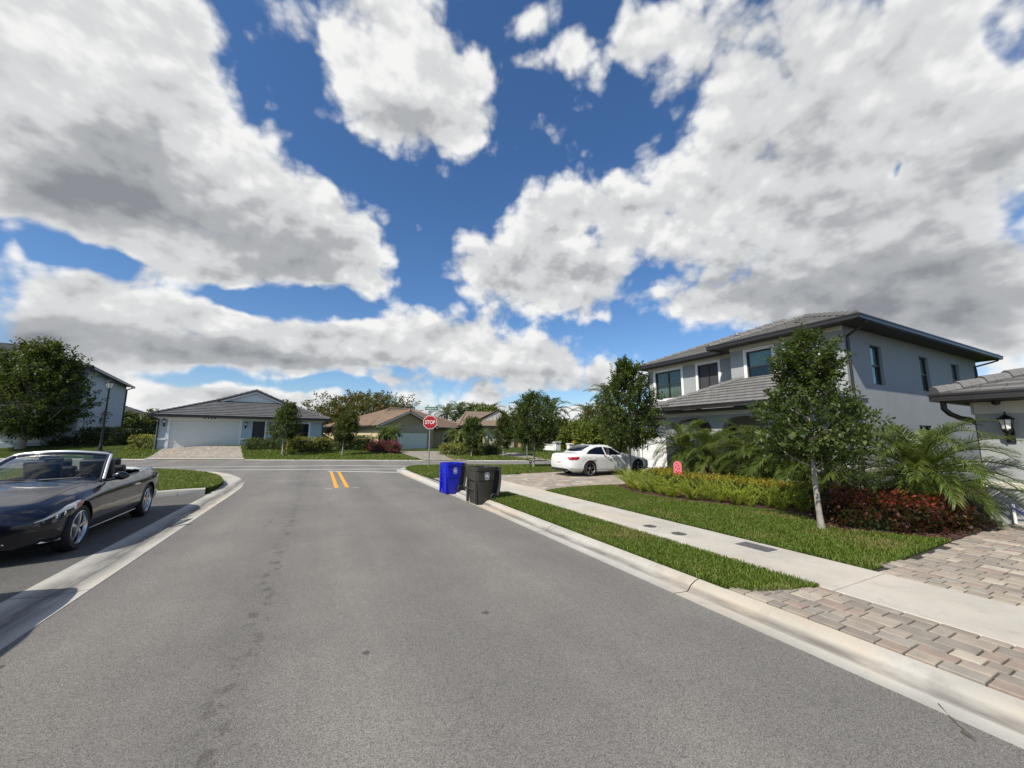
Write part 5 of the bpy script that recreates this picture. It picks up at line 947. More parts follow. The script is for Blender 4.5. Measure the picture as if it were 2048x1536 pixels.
# left corner
p=D(40,899,29.5); tree('bushy_tree','big bushy tree with a pale trunk in front of the far-left two-storey house',(p.x,p.y,p.z-.02),[(1.3,.6),(1.9,2.3),(3.4,2.9),(5.2,2.8),(6.6,2.2),(7.6,1.3),(8.4,.4)],.24,900,9,.24,.6,'leaf_oak',seed=31,limbs=40,lump=.9,up=.9,squash=.9,lean=(.35,-.15))
p=D(80,890,34); tree('small_tree','dark multi-stemmed small tree behind the hedge left of the black street lamp',(p.x,p.y,p.z-.1),[(1.6,.4),(2.2,1.8),(3.2,2.0),(4.2,1.0)],.20,260,8,.24,.5,'leaf_oak','bark_dark',seed=32,stems=3,limbs=16)
p=D(116,890,36); tree('small_tree','dark leaning small tree between the multi-stemmed tree and the black street lamp',(p.x,p.y,p.z-.1),[(1.6,.4),(2.2,1.5),(3.0,1.6),(3.8,.8)],.16,200,8,.24,.5,'leaf_oak','bark_dark',seed=33,stems=2,limbs=14,lean=(1.2,.2))
p=D(248,872,52); tree('small_tree','open small tree at the gap between the two blue houses',(p.x,p.y,0),[(1.6,.5),(2.2,1.5),(3.2,1.7),(4.2,.7)],.12,200,8,.36,.8,'leaf_far',seed=34,limbs=18)
p=D(300,868,56); tree('small_tree','small green tree close against the left end of the blue bungalow',(p.x,p.y,0),[(1.4,.5),(2.2,1.1),(3.4,1.1),(4.6,.3)],.12,160,8,.36,.8,'leaf_far',seed=35,limbs=18)
# trees behind the roofs
p=D(736,868,62); tree('spreading_tree','wide rust-tinged tree rising behind the roof of the tan bungalow',(p.x,p.y,0),[(1.6,2.),(2.6,7.6),(4.5,8.0),(6.2,6.8),(7.2,4.6),(7.9,1.4)],.4,900,9,.42,.9,'leaf_rust','bark_dark',seed=41,limbs=40,lump=.3)
for i,(px,d,h,rr,mm,lab) in enumerate(((662,66,4.6,2.6,'leaf_far','low dark tree behind the right end of the blue bungalow'),(700,80,6.6,2.6,'leaf_far','narrow tree left of the wide rust-tinged tree'),(955,72,7.2,4.6,'leaf_dome','yellow-green dome-shaped tree behind the roofs right of the stop sign'),(985,76,6.9,3.8,'leaf_dome','smaller yellow-green dome tree beside a palm behind the beige bungalow'),(1040,70,4.9,3.0,'leaf_far','dark low tree behind the beige bungalow roof'))):
    p=D(px,868,d); tree('background_tree',lab,(p.x,p.y,0),[(h*.25,rr*.4),(h*.4,rr*.95),(h*.65,rr),(h*.85,rr*.75),(h,rr*.2)],.25,420,8,.40,.8,mm,'bark_dark',seed=50+i,limbs=26,lump=.3,group='trees behind the far houses')
for i,(px,d,h,fl,lab) in enumerate(((893,66,5.6,3.0,'dark palm with drooping fronds left of the dome-shaped tree'),(918,70,6.4,3.1,'tall palm with upright fronds beside the dome-shaped tree'),(982,74,6.5,2.9,'palm behind the ridge of the beige bungalow'),(1002,82,5.4,2.8,'small palm just right of the palm behind the beige bungalow'),(1046,44,4.6,1.9,'palm half hidden behind the left side of the broad corner tree'),(1104,48,4.9,3.0,'tall palm with a long green crown shaft right of the broad corner tree'),(1176,60,5.1,3.2,'arching palm behind the roof of the white sedan'),(1130,75,3.9,2.6,'low palm behind the slim far street lamp'),(1215,52,7.4,3.0,'yellowing palm behind the dense tree beside the garage'))):
    p=D(px,870,d); palm('palm_tree',lab,(p.x,p.y,0),h,20,fl,24,fl*.26,.085,.16,70+i,'palms behind the far houses',m='frond_far',parts=False,droop=1.5,el=(1.4,-.35))
# screen of garden growth behind the white wall
for i,(px,d,h,rr,mm,lab) in enumerate(((1120,58,3.9,2.6,'leaf_far','leafy bank of green behind the white wall left of the gate pillar'),(1085,52,3.4,1.8,'leaf_far','low green tree behind the trunk of the broad corner tree'),(1165,66,4.2,3.2,'leaf_dome','bright green bushy tree behind the sedan'),(1200,50,5.6,2.6,'leaf_rust','brown-green tree left of the dense tree by the garage'),(1235,42,4.0,2.4,'leaf_far','green bushy tree just left of the garage'),(1150,44,2.7,1.6,'leaf_dome','light green shrub tree behind the sedan roof'),(1190,40,2.8,1.9,'leaf_dome','light green shrub tree above the sedan windscreen'),(1262,36,2.6,1.4,'leaf_far','dark green shrub tree against the garage wall'))):
    p=D(px,870,d); tree('background_tree',lab,(p.x,p.y,0),[(h*.08,rr*.6),(h*.35,rr),(h*.65,rr*.95),(h*.85,rr*.7),(h,rr*.2)],.15,330,8,.32,.7,mm,'bark_dark',seed=90+i,limbs=22,lump=.35,group='trees behind the white wall')
# far wood that closes the horizon
def wood():
    r=np.random.default_rng(3); P=[]
    for px in np.linspace(-700,3000,420):
        d=r.uniform(95,150); q=D(px,870,d); h=r.uniform(3.0,6.2)*(d/120); P.append((q.x,q.y,h,r.uniform(2.5,5)))
    C=[]
    for x,y,h,s in P: k=60; a=r.normal(0,.5,(k,3))*np.array([s,s,h*.33]); a[:,2]=np.abs(a[:,2]+h*.5); C.append(a+np.array([x,y,0]))
    C=np.concatenate(C); A=r.normal(0,.6,C.shape)+np.array([0,0,.8]); Vv,F=shoots(C,A,np.full(len(C),1.3),5,.9,.5,r); tag(np_obj('far_woodland',Vv,F,MT['leaf_far']),'low line of distant trees closing the horizon','woodland',kind='stuff')
wood()
# palms in the bed by the porch
palm('date_palm','small leaning palm with a dark curved trunk at the garage end of the bed',(12.55,9.75,.11),1.25,34,1.5,60,.31,.016,.085,1,'dwarf palms in the porch bed',lean=(-.35,.25),dead=1,boots=True,el=(1.35,-.75))
palm('date_palm','small palm with a fat brown trunk beside the curved-trunk palm',(12.3,8.85,.11),1.15,34,1.5,60,.31,.016,.11,2,'dwarf palms in the porch bed',lean=(.1,.1),dead=2,boots=True,el=(1.35,-.75))
palm('date_palm','small palm with fronds sweeping over the hedge in the middle of the bed',(11.95,7.2,.11),1.15,34,1.45,60,.31,.016,.13,3,'dwarf palms in the porch bed',dead=1,boots=True,el=(1.3,-.8))
palm('date_palm','small palm partly behind the trunk of the lawn tree',(11.75,6.15,.11),1.1,34,1.45,60,.31,.016,.12,4,'dwarf palms in the porch bed',dead=1,boots=True,el=(1.3,-.8))
palm('date_palm','large spreading palm with long feathery fronds between the red shrub and the grey bungalow',(10.95,3.35,.11),.92,58,1.68,62,.30,.015,.15,5,None,lean=(.05,.0),boots=True,el=(1.42,-.65),droop=1.55,hang=.35,vee=.7)
palm('date_palm','shaded small palm left of the large spreading palm behind the red shrub',(11.6,5.0,.11),.95,22,1.35,36,.32,.022,.12,6,'dwarf palms in the porch bed',boots=True,el=(1.25,-.8))
# hedges of the bed
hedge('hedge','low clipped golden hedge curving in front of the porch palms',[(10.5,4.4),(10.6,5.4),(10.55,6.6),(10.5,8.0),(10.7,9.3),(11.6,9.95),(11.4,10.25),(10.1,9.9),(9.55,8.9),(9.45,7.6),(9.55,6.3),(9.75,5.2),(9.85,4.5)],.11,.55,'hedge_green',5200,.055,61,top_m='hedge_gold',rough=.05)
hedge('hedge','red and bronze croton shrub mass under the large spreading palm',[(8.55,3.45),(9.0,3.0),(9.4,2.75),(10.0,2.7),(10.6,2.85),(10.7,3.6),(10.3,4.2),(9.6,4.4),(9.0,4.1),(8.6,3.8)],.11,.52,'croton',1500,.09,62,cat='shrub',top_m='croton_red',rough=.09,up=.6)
hedge('hedge','dark shaded low hedge against the porch wall behind the palms',[(12.9,6.0),(13.3,6.0),(13.35,9.2),(12.9,9.2)],.11,.42,'hedge_dark',900,.07,63)
for i in range(16):
    t=i/15; pts=[(9.35,4.75),(9.2,5.6),(8.9,6.4),(8.65,7.2),(8.55,8.0),(8.65,8.8),(9.2,9.9)]
    x=t*(len(pts)-1); j=min(len(pts)-2,int(x)); q=Vector(pts[j]).lerp(Vector(pts[j+1]),x-j); rr=random.Random(i); fern((q.x+.10+rr.uniform(-.12,.12),q.y+rr.uniform(-.08,.08),.11),200+i,rr.uniform(1.0,1.3))
# hedges and planting across the street
def fhedge(label,quad,h,m,n,leaf,seed,name='hedge',cat='hedge',group=None,top=None,dp=1.0,rough=.08):
    """quad: picture foot points of the front edge; depth dp behind it"""
    a,c=FZ(*quad[0]),FZ(*quad[1]); a.z=c.z=min(a.z,c.z); return hedge(name,label,[a,c,c+ND*dp,a+ND*dp],a.z-.05,a.z+h,m,n,leaf,seed,cat,group,top,rough=rough)
fhedge('lime and yellow clipped hedge left of the blue bungalow driveway',((257,899),(316,899)),.95,'hedge_lime',700,.12,101,dp=1.3)
fhedge('low dark hedge by the entry of the blue bungalow',((486,899),(572,900)),.75,'hedge_green',700,.12,102,dp=.9)
fhedge('mottled yellow-green hedge under the window of the blue bungalow',((573,901),(653,903)),1.0,'hedge_lime',900,.13,103,dp=1.0)
fhedge('square green hedge in front of the paler side wall of the tan bungalow',((673,899),(735,901)),1.15,'hedge_green',800,.14,104,dp=1.2)
fhedge('dense red-magenta shrub mass at the foot of the three-stemmed palm',((738,906),(791,907)),.75,'magenta',520,.16,105,name='shrub',cat='shrub',dp=1.0,rough=.14)
fhedge('long low green hedge beside the tan bungalow driveway',((882,910),(946,911)),.75,'hedge_lime',700,.12,106,dp=1.2)
fhedge('low green hedge right of the two-tier young tree',((948,908),(998,909)),.75,'hedge_green',500,.12,107,dp=1.1)
fhedge('brownish low hedge at the right end of the beige bungalow',((1048,903),(1085,904)),.7,'hedge_green',300,.14,108,dp=1.4)
p0=D(155,896,34);
def lhedge(label,pa,pb,h,m,n,seed,dp):
    a,c=D(*pa),D(*pb); a.z=c.z=(a.z+c.z)/2; hedge('hedge',label,[a,c,c+ND*dp,a+ND*dp],a.z-.3,a.z+h,m,n,.16,seed,rough=.1)
lhedge('tall dark clipped hedge behind the black street lamp',(150,897,31),(232,897,31),1.45,'hedge_dark',1500,111,2.)
lhedge('lower dark hedge under the bushy tree',(50,898,31),(135,898,31),.75,'hedge_dark',900,112,1.)
lhedge('medium dark hedge between the low hedge and the tall dark hedge',(122,894,33),(152,894,33),1.05,'hedge_dark',500,113,1.2)
lhedge('dark round hedge by the white wall left of the blue bungalow',(256,888,44),(275,888,44),1.9,'hedge_dark',500,114,2.)
lhedge('green hedge between the dark round hedge and the blue bungalow',(273,887,40),(306,888,40),1.35,'hedge_green',600,115,1.4)
palm('stem_palm','three-stemmed palm with arching fronds in front of the tan garage',FZ(776,902),1.9,13,1.25,24,.34,.045,.10,120,parts=False,trunks=3,el=(1.2,-.5),droop=1.7)
palm('stem_palm','low multi-trunk palm in front of the window of the tan bungalow',FZ(922,903),1.6,14,1.5,24,.36,.05,.12,121,parts=False,trunks=2,el=(1.15,-.6),droop=1.8)
palm('stem_palm','low palm behind the two-tier young tree',FZ(962,902),1.5,14,1.5,24,.36,.05,.12,122,parts=False,el=(1.15,-.6),droop=1.8)
strap_plant('cordyline','tall dark purple strap-leaved plant between the blue and the tan bungalow',FZ(655,893)+Vector((0,0,.9)),26,1.25,.16,'cordyline',131,stem=.35)
strap_plant('cordyline','purple strap-leaved plant under the window of the blue bungalow',FZ(583,897)+Vector((0,0,.35)),24,1.1,.12,'cordyline',132,stem=.3)
strap_plant('cordyline','dark red spiky plant beside the white wall right of the broad corner tree',FZ(1085,902)+Vector((0,0,.1)),26,1.3,.14,'cordyline',133,stem=.3)
# grass blades: thick close by, coarser far off
far_lawn=[]
def fpoly(pts): return [FZ(*p) for p in pts]
LAWNS_FAR=[fpoly([(488,919),(846,920.5),(790,909),(735,906),(655,904),(482,902)]),fpoly([(232,918),(290,918),(322,899),(246,897)]),fpoly([(905,920),(1085,920),(1010,913),(950,911),(890,912)]),fpoly([(1090,921),(1180,921),(1150,905),(1060,905)])]
grass_patch([(LAWN_STRIP,.10,8000,.056,.0075),(LAWN_FRONT,.10,4200,.055,.008),(LAWN_CORNER,.10,1200,.07,.016),(ISL[:-4]+[(-12,25.9),(-12,13.1)],.13,1000,.07,.015)]+[(L,farz,160,.12,.045) for L in LAWNS_FAR],17)
# ---------------------------------------------------------------- cars
def cspline(xs,ys,x):
    xs,ys=np.asarray(xs,float),np.asarray(ys,float); h=np.diff(xs); dl=np.diff(ys)/h; m=np.zeros(len(xs)); m[0],m[-1]=dl[0],dl[-1]
    for i in range(1,len(xs)-1):
        if dl[i-1]*dl[i]>0: w1,w2=2*h[i]+h[i-1],h[i]+2*h[i-1]; m[i]=(w1+w2)/(w1/dl[i-1]+w2/dl[i])
    i=np.clip(np.searchsorted(xs,x)-1,0,len(xs)-2); t=(x-xs[i])/h[i]
    return (2*t**3-3*t**2+1)*ys[i]+(t**3-2*t**2+t)*h[i]*m[i]+(-2*t**3+3*t**2)*ys[i+1]+(t**3-t**2)*h[i]*m[i+1]
class CarShape:
    """lofted car body; x from the nose backwards, half sections from bottom to roof centre"""
    def __init__(s,tab): s.t={k:v for k,v in tab.items()}; s.x=tab['x']
    def g(s,k,x): return float(cspline(s.x,s.t[k],x))
    def sec(s,x):
        g=lambda k:s.g(k,x); zb=g('zb'); K=[(0,zb),(g('ws')*.85,zb),(g('ws'),g('zs')),(g('wm'),.46 if g('zh')>.5 else g('zh')-.03),(g('wh'),g('zh')),(g('wt'),g('zt')),(g('wr'),g('zr')),(g('wr')*.55,g('zr')+(g('zc')-g('zr'))*.8),(0,g('zc'))]
        out=[]
        for i in range(len(K)-1):
            a,b_,c,d=K[max(0,i-1)],K[i],K[i+1],K[min(len(K)-1,i+2)]; n=1 if i in (0,) else 3
            for j in range(n):
                t=j/n; T={2:.42,3:.25,4:.10,6:.42,7:.42}.get(i,0.)
                p=[b_[k]*(2*t**3-3*t**2+1)+c[k]*(-2*t**3+3*t**2)+ (T*(c[k]-a[k])*(t**3-2*t**2+t)+T*(d[k]-b_[k])*(t**3-t**2)) if T else b_[k]*(1-t)+c[k]*t for k in (0,1)]; out.append((p[0],p[1]))
        out.append(K[-1]); return out
    def side(s,x,z):
        P=s.sec(x); best=None
        for a,b_ in zip(P,P[1:]):
            if (a[1]-z)*(b_[1]-z)<=0 and abs(b_[1]-a[1])>1e-6 and a[0]>.2: t=(z-a[1])/(b_[1]-a[1]); y=a[0]+(b_[0]-a[0])*t; best=y if best is None else max(best,y)
        return best if best is not None else max(p[0] for p in P)
    def top(s,x,y):
        P=s.sec(x); z=None
        for a,b_ in zip(P[3:],P[4:]):
            if (a[0]-y)*(b_[0]-y)<=0 and abs(a[0]-b_[0])>1e-6: t=(y-a[0])/(b_[0]-a[0]); q=a[1]+(b_[1]-a[1])*t; z=q if z is None else max(z,q)
        return z if z is not None else P[-1][1]
    def body(s,root,paint,axles,rw,n=90,wells=True,well_w=.26):
        xs=sorted(set(np.linspace(s.x[0],s.x[-1],n).tolist())); rows=[]
        for x in xs: P=s.sec(x); rows.append([(x,y,z) for y,z in P]+[(x,-y,z) for y,z in P[-2:0:-1]])
        b=MB(); b.grid(rows,closed=True,cap0=True,cap1=True); o=b.build('body',[MT[paint],MT['under']],root)
        if wells:
            cb=MB(); W=max(s.t['wh'])+.2
            for ax in axles:
                for sg in (-1,1):
                    ring=[(ax+math.cos(a)*(rw+.045),.0,rw+.015+math.sin(a)*(rw+.045)) for a in np.linspace(0,2*math.pi,40,endpoint=False)]
                    y0,y1=sorted((sg*(max(s.t['wh'])-well_w),sg*W)); cb.grid([[(p[0],y0,p[2]) for p in ring],[(p[0],y1,p[2]) for p in ring]],1,True,True,True)
            c=cb.build('cutter',[MT[paint],MT['under']]); m=o.modifiers.new('b','BOOLEAN'); m.operation='DIFFERENCE'; m.object=c; m.solver='EXACT'; m.material_mode='TRANSFER' if hasattr(m,'material_mode') else m.material_mode
            dg=bpy.context.evaluated_depsgraph_get(); me=bpy.data.meshes.new_from_object(o.evaluated_get(dg)); o.modifiers.clear(); o.data=me; bpy.data.objects.remove(c)
        o.data.polygons.foreach_set('use_smooth',[True]*len(o.data.polygons)); o.data.set_sharp_from_angle(angle=math.radians(38)); return o
    def ribbon(s,pts,sg,w=.006,off=.002,b=None):
        """thin line laid on the side: pts (x,z)"""
        b=b or MB(); P=[Vector((x,sg*(s.side(x,z)+off),z)) for x,z in pts]; rows=[]
        for i,p in enumerate(P):
            t=(P[min(i+1,len(P)-1)]-P[max(i-1,0)]).normalized(); nn=Vector((0,sg,0)).cross(t).normalized()*(w/2); rows.append([p-nn,p+nn])
        b.grid(rows); return b
    def patch(s,x0,x1,lo,hi,sg,off=.004,n=18,m=6,b=None,taper=None):
        """panel on the side between the curves lo(x) and hi(x)"""
        b=b or MB(); rows=[]
        for i in range(n+1):
            x=x0+(x1-x0)*i/n; a,c=lo(x),hi(x); rows.append([(x,sg*(s.side(x,a+(c-a)*j/m)+off),a+(c-a)*j/m) for j in range(m+1)])
        b.grid(rows); return b
    def toppatch(s,xa,xb,ya,yb,off=.004,n=10,m=16,b=None):
        """panel on the upper surface from x=xa(y) to x=xb(y), |y| up to ya at xa and yb at xb"""
        b=b or MB(); rows=[]
        for i in range(n+1):
            t=i/n; row=[]
            for j in range(m+1):
                u=2*j/m-1; y=u*(ya+(yb-ya)*t); x=xa(u)+(xb(u)-xa(u))*t; row.append((x,y,s.top(x,abs(y))+off))
            rows.append(row)
        b.grid(rows); return b
def lin(*pts): return lambda x:float(np.interp(x,[p[0] for p in pts],[p[1] for p in pts]))
def wheel(root,x,y,r,w,kind,sg):
    """tyre > rim with spokes; sg=+1 when the outer face looks to +y"""
    T=MB(); T.T=Matrix.Translation((x,y,r)); k=r*.73; hw=w/2
    T.lathe([(k,-hw*.9),(r*.90,-hw),(r*.97,-hw*.86),(r,-hw*.6),(r,hw*.6),(r*.97,hw*.86),(r*.90,hw),(k,hw*.9),(k*.98,0),(k,-hw*.9)],40,axis='y'); t=T.build('tyre',MT['rubber'],root,smooth=40)
    R=MB(); R.T=Matrix.Translation((x,y,r)); f=sg*hw
    R.lathe([(k*1.01,f*.92),(k*.97,f*.96),(k*.93,f*.80),(k*.91,f*.55)],40,axis='y'); R.lathe([(.0,f*.78),(k*.13,f*.78),(k*.17,f*.70),(k*.20,f*.45)],20,axis='y')
    n=5
    for i in range(n):
        a=2*math.pi*i/n+.3; parts=((0,.25,.0),) if kind=='star' else ((-.0,.12,-.24),(.0,.12,.24))
        for o,wd,spl in parts:
            rows=[]
            for q in np.linspace(.14,.97,7):
                aa=a+spl*max(0,(q-.2))*1.1; c=Vector((math.cos(aa),0,math.sin(aa))); tt=Vector((-math.sin(aa),0,math.cos(aa))); h=k*wd*(.55+.25*abs(q-.5)*2+(.28*q if kind=='star' else .15*q))*.55; yf=f*(.80+.10*math.sin(q*3)); yb=f*.45
                p=c*(k*q); rows.append([p-tt*h+Vector((0,yb,0)),p-tt*h*.8+Vector((0,yf,0)),p+tt*h*.8+Vector((0,yf,0)),p+tt*h+Vector((0,yb,0))])
            R.grid(rows,0,True,True,True)
    rm=R.build('rim',MT['rim' if kind=='star' else 'rim_mix'],t,smooth=35)
    Dk=MB(); Dk.T=Matrix.Translation((x,y,r)); Dk.lathe([(0,f*.12),(k*.5,f*.14),(k*.5,-f*.1),(0,-f*.1)],24,axis='y'); Dk.build('brake_disc',MT['rim_dark'],t); Dk=MB(); Dk.T=Matrix.Translation((x,y,r)); Dk.lathe([(0,f*.02),(k*.94,f*.02),(k*.94,f*.55)],24,axis='y'); Dk.build('backing',MT['under'],t,fix=False)
    return t
MT['rim_mix']=mat('rim_two_tone',(.55,.55,.56),.3,1.,var=(7,.25))
MERC=dict(x=[0,.06,.20,.45,.79,1.3,1.62,1.86,1.98,2.3,2.8,3.16,3.28,3.5,3.8,4.2,4.5,4.63,4.69],
 zb=[.30,.22,.19,.17,.17,.16,.16,.16,.16,.16,.16,.16,.16,.17,.18,.2,.24,.30,.36],
 zs=[.36,.29,.25,.24,.25,.24,.24,.24,.24,.24,.24,.24,.24,.25,.26,.28,.31,.37,.42],
 ws=[.34,.56,.73,.82,.845,.85,.85,.85,.85,.85,.85,.85,.85,.85,.85,.84,.78,.68,.55],
 wm=[.42,.62,.78,.865,.89,.892,.89,.888,.888,.888,.892,.897,.90,.903,.905,.885,.81,.72,.58],
 zh=[.50,.56,.61,.66,.715,.745,.755,.765,.77,.78,.79,.805,.81,.83,.85,.85,.83,.79,.72],
 wh=[.40,.60,.75,.845,.895,.895,.89,.887,.887,.887,.89,.897,.90,.905,.905,.87,.79,.70,.55],
 zt=[.56,.635,.69,.745,.81,.87,.90,.91,.912,.92,.93,.945,.955,.97,.985,.985,.96,.91,.80],
 wt=[.30,.46,.60,.72,.80,.815,.81,.80,.80,.795,.795,.80,.80,.80,.79,.74,.66,.58,.46],
 zr=[.58,.66,.73,.79,.86,.93,.955,.93,.56,.52,.52,.55,.93,.985,1.01,1.01,.98,.93,.82],
 wr=[.20,.34,.46,.56,.62,.64,.66,.68,.70,.70,.70,.69,.68,.66,.64,.60,.54,.46,.36],
 zc=[.59,.675,.75,.815,.885,.955,.985,.94,.55,.48,.48,.52,.92,.985,1.02,1.02,.99,.94,.83])
def convertible():
    root=thing('convertible_car','black open-top convertible car with silver windscreen trim parked at the left kerb','car',(0,0,0)); s=CarShape(MERC); AX=(.79,3.63); r=.33
    body=s.body(root,'paint_black',AX,r,n=110)
    for ax in AX:
        for sg in (-1,1): wheel(root,ax,sg*.79,r,.225,'star',sg)
    # wheel arch lips
    for ax in AX:
        for sg in (-1,1): b=MB(); b.tube([(ax+math.cos(a)*(r+.047),sg*(s.side(ax+math.cos(a)*(r+.047),max(.2,r+.015+math.sin(a)*(r+.047)))-.004),r+.015+math.sin(a)*(r+.047)) for a in np.linspace(-.35,math.pi+.35,26)],.012,6); b.build('arch_lip',MT['paint_black'],root,smooth=60)
    for sg in (-1,1):
        b=MB(); s.ribbon([(1.66,.90),(1.62,.75),(1.60,.5),(1.66,.30)],sg,b=b); s.ribbon([(3.05,.935),(3.12,.75),(3.08,.55),(2.95,.32)],sg,b=b); s.ribbon([(1.66,.30),(2.2,.29),(2.95,.32)],sg,b=b); d=b.build('door_seam',MT['under'],root,fix=False)
        b=MB(); z=.745; P=[Vector((x,sg*(s.side(x,z)+o),z+dz)) for x,o,dz in ((2.78,.004,0),(2.82,.028,.006),(2.93,.032,.008),(3.0,.026,.006),(3.03,.004,0))]; b.tube(P,[.010,.014,.014,.013,.010],8); b.build('door_handle',MT['chrome'],root,smooth=50)
        b=MB(); x0=1.78; b.tube([(1.80,sg*.80,.93),(1.82,sg*.93,.955)],.022,8); 
        rows=[]
        for i,t in enumerate(np.linspace(0,1,9)): q=math.sin(math.pi*(.08+.84*t)); rows.append([(1.80+.055*math.cos(a)*q+.03*t, sg*(.86+.22*t), 1.005+.075*math.sin(a)*q-.01*t) for a in np.linspace(0,2*math.pi,14,endpoint=False)])
        b.grid(rows,0,True,True,True); b.build('mirror',MT['paint_black'],root,smooth=60)
        # headlamp: dark housing, lens elements and a clear cover that wraps round the corner
        lo=lin((.10,.525),(.25,.505),(.55,.56),(.72,.64),(.80,.70)); hi=lin((.10,.545),(.25,.615),(.5,.70),(.72,.745),(.80,.72)); hb=s.patch(.10,.80,lo,hi,sg,.003); h=hb.build('headlamp',MT['lamp_housing'],root,smooth=60,fix=False)
        lo2=lin((.10,.535),(.25,.583),(.5,.660),(.74,.728)); b=s.patch(.10,.74,lo2,hi,sg,.009,m=2); b.build('daytime_strip',MT['lamp_glass'],h,smooth=60,fix=False)
        b=s.patch(.62,.785,lin((.62,.64),(.785,.70)),lin((.62,.712),(.785,.722)),sg,.010,n=6,m=3); b.build('side_marker',MT['amber'],h,smooth=60,fix=False)
        b=s.patch(.57,.62,lin((.57,.625),(.62,.635)),lin((.57,.695),(.62,.71)),sg,.010,n=3,m=3); s.patch(.46,.56,lin((.46,.645),(.56,.655)),lin((.46,.66),(.56,.675)),sg,.010,n=3,m=2,b=b); b.build('reflector',MT['chrome_satin'],h,smooth=60,fix=False)
        b=MB(); 
        for x,z in ((.30,.575),(.42,.60)): y=s.side(x,z); b.T=Matrix.Translation((x,sg*(y+.004),z)); b.lathe([(0,.012*sg),(.022,.009*sg),(.033,.0)],14,axis='y'); 
        b.T=Matrix(); b.build('projector',MT['chrome'],h,smooth=60)
        b=s.ribbon([(.95,.23),(2.0,.215),(3.2,.225)],sg,.02,.012); b.build('sill_strip',MT['chrome_satin'],root,fix=False)
        b=s.patch(4.05,4.60,lin((4.05,.80),(4.6,.70)),lin((4.05,.815),(4.2,.86),(4.6,.84)),sg,.004); b.build('tail_lamp',MT['tail_red'],root,smooth=60,fix=False)
        b=s.patch(.05,.42,lin((.05,.33),(.42,.30)),lin((.05,.42),(.3,.41),(.42,.33)),sg,.003); b.build('intake',MT['black_trim'],root,smooth=60,fix=False)
        b=MB(); s.ribbon([(.03,.30),(.2,.255),(.5,.24)],sg,.022,.010,b); b.build('lip_strip',MT['chrome_satin'],root,fix=False)
        b=MB(); b.obox((3.86,sg*(s.side(3.86,.88)+.003),.88),(1,0,.05),(0,1,0),(0,0,1),.07,.004,.035); b.build('fuel_flap',MT['paint_black'],root) if sg<0 else None
    # grille with one bright bar and a ring-and-three-spokes badge
    b=MB(); rows=[]
    for j in range(13):
        y=-.40+.8*j/12; x=.028+.10*(y/.45)**2; rows.append([(x-.012,y,.40),(x-.02,y,.5),(x-.006,y,.60)])
    b.grid(rows); g=b.build('grille',MT['black_trim'],root,smooth=60,fix=False); b=MB()
    for z in (.505,): b.tube([(.015+.10*(y/.45)**2-.03,y,z) for y in np.linspace(-.41,.41,13)],.011,6)
    b.build('grille_bar',MT['chrome'],g,smooth=60); b=MB(); b.T=Matrix.Translation((-.03,0,.505)); b.lathe([(.085,-.008),(.095,0),(.085,.008),(.078,0),(.085,-.008)],28,axis='x')
    for i in range(3): a=math.pi/2+i*2.094; b.tube([(0,0,0),(0,.082*math.cos(a),.082*math.sin(a))],[.016,.004],6)
    b.build('badge',MT['chrome'],g,smooth=50)
    b=MB(); b.obox((-.005,0,.335),(1,0,0),(0,1,0),(0,0,1),.012,.26,.055); b.build('front_plate',MT['sign_white'],root,bevel=.004)
    # bonnet creases and shut line
    for sg in (-1,1):
        b=MB(); rows=[]
        for x in np.linspace(.34,1.62,16): y=sg*(.60+.11*(x-.34)/1.28); z=s.top(x,abs(y))+.002; rows.append([(x,y-.003,z),(x,y+.003,z)])
        b.grid(rows); b.build('bonnet_seam',MT['under'],root,fix=False)
    # windscreen: curved glass in a slim frame
    def ws(u,t,off=0):
        x0=1.50+.26*u*u; x1=2.26+.10*u*u; w=.735+(.595-.735)*t; z=s.top(x0,min(.68,abs(u)*.70))*(1-t)+(1.395-.055*u*u)*t+.05*math.sin(math.pi*t); return Vector((x0+(x1-x0)*t-off,u*w,z+off*.6))
    b=MB(); b.grid([[ws(-1+2*i/20,.02+.94*j/8) for i in range(21)] for j in range(9)]); b.build('windscreen',MT['screen_glass'],root,smooth=80,fix=False)
    b=MB(); b.tube([ws(-1,t) for t in np.linspace(-.05,1,9)]+[ws(u,1.) for u in np.linspace(-.9,.9,13)]+[ws(1,t) for t in np.linspace(1,-.05,9)],.028,8); b.grid([[ws(u,1.-.0,.002),ws(u,.925,.002)] for u in np.linspace(-1,1,21)]); b.grid([[ws(u,0,.002),ws(u,.05,.002)] for u in np.linspace(-1,1,21)]); fr=b.build('windscreen_frame',MT['frame_car'],root,smooth=60,fix=False)
    b=MB(); b.tube([ws(-1,t)+Vector((.012,-.024,.010)) for t in np.linspace(0,1,9)]+[ws(u,1.)+Vector((.0,0,.026)) for u in np.linspace(-.94,.94,17)]+[ws(1,t)+Vector((.012,.024,.010)) for t in np.linspace(1,0,9)],.023,8); b.build('frame_trim',MT['chrome_satin'],fr,smooth=60)
    b=MB(); b.obox((2.06,0,1.285),(1,0,0),(0,1,0),(0,0,1),.03,.11,.035); b.build('rear_view_mirror',MT['black_trim'],root,bevel=.01)
    for sg in (-1,1): b=MB(); b.tube([(1.74,sg*.70,.955),(1.66,sg*.74,.90)],.012,6); b.tube([ws(sg*(.1+.0),.03),ws(sg*.1,.03)+Vector((-.02,sg*.5,.02))],.008,5); b.build('wiper',MT['black_trim'],root)
    # cabin
    b=MB(); b.box(1.72,-.72,.60,2.02,.72,.90); b.box(2.0,-.70,.45,2.1,.70,.78); b.build('dashboard',MT['dash'],root,bevel=.05,seg=3)
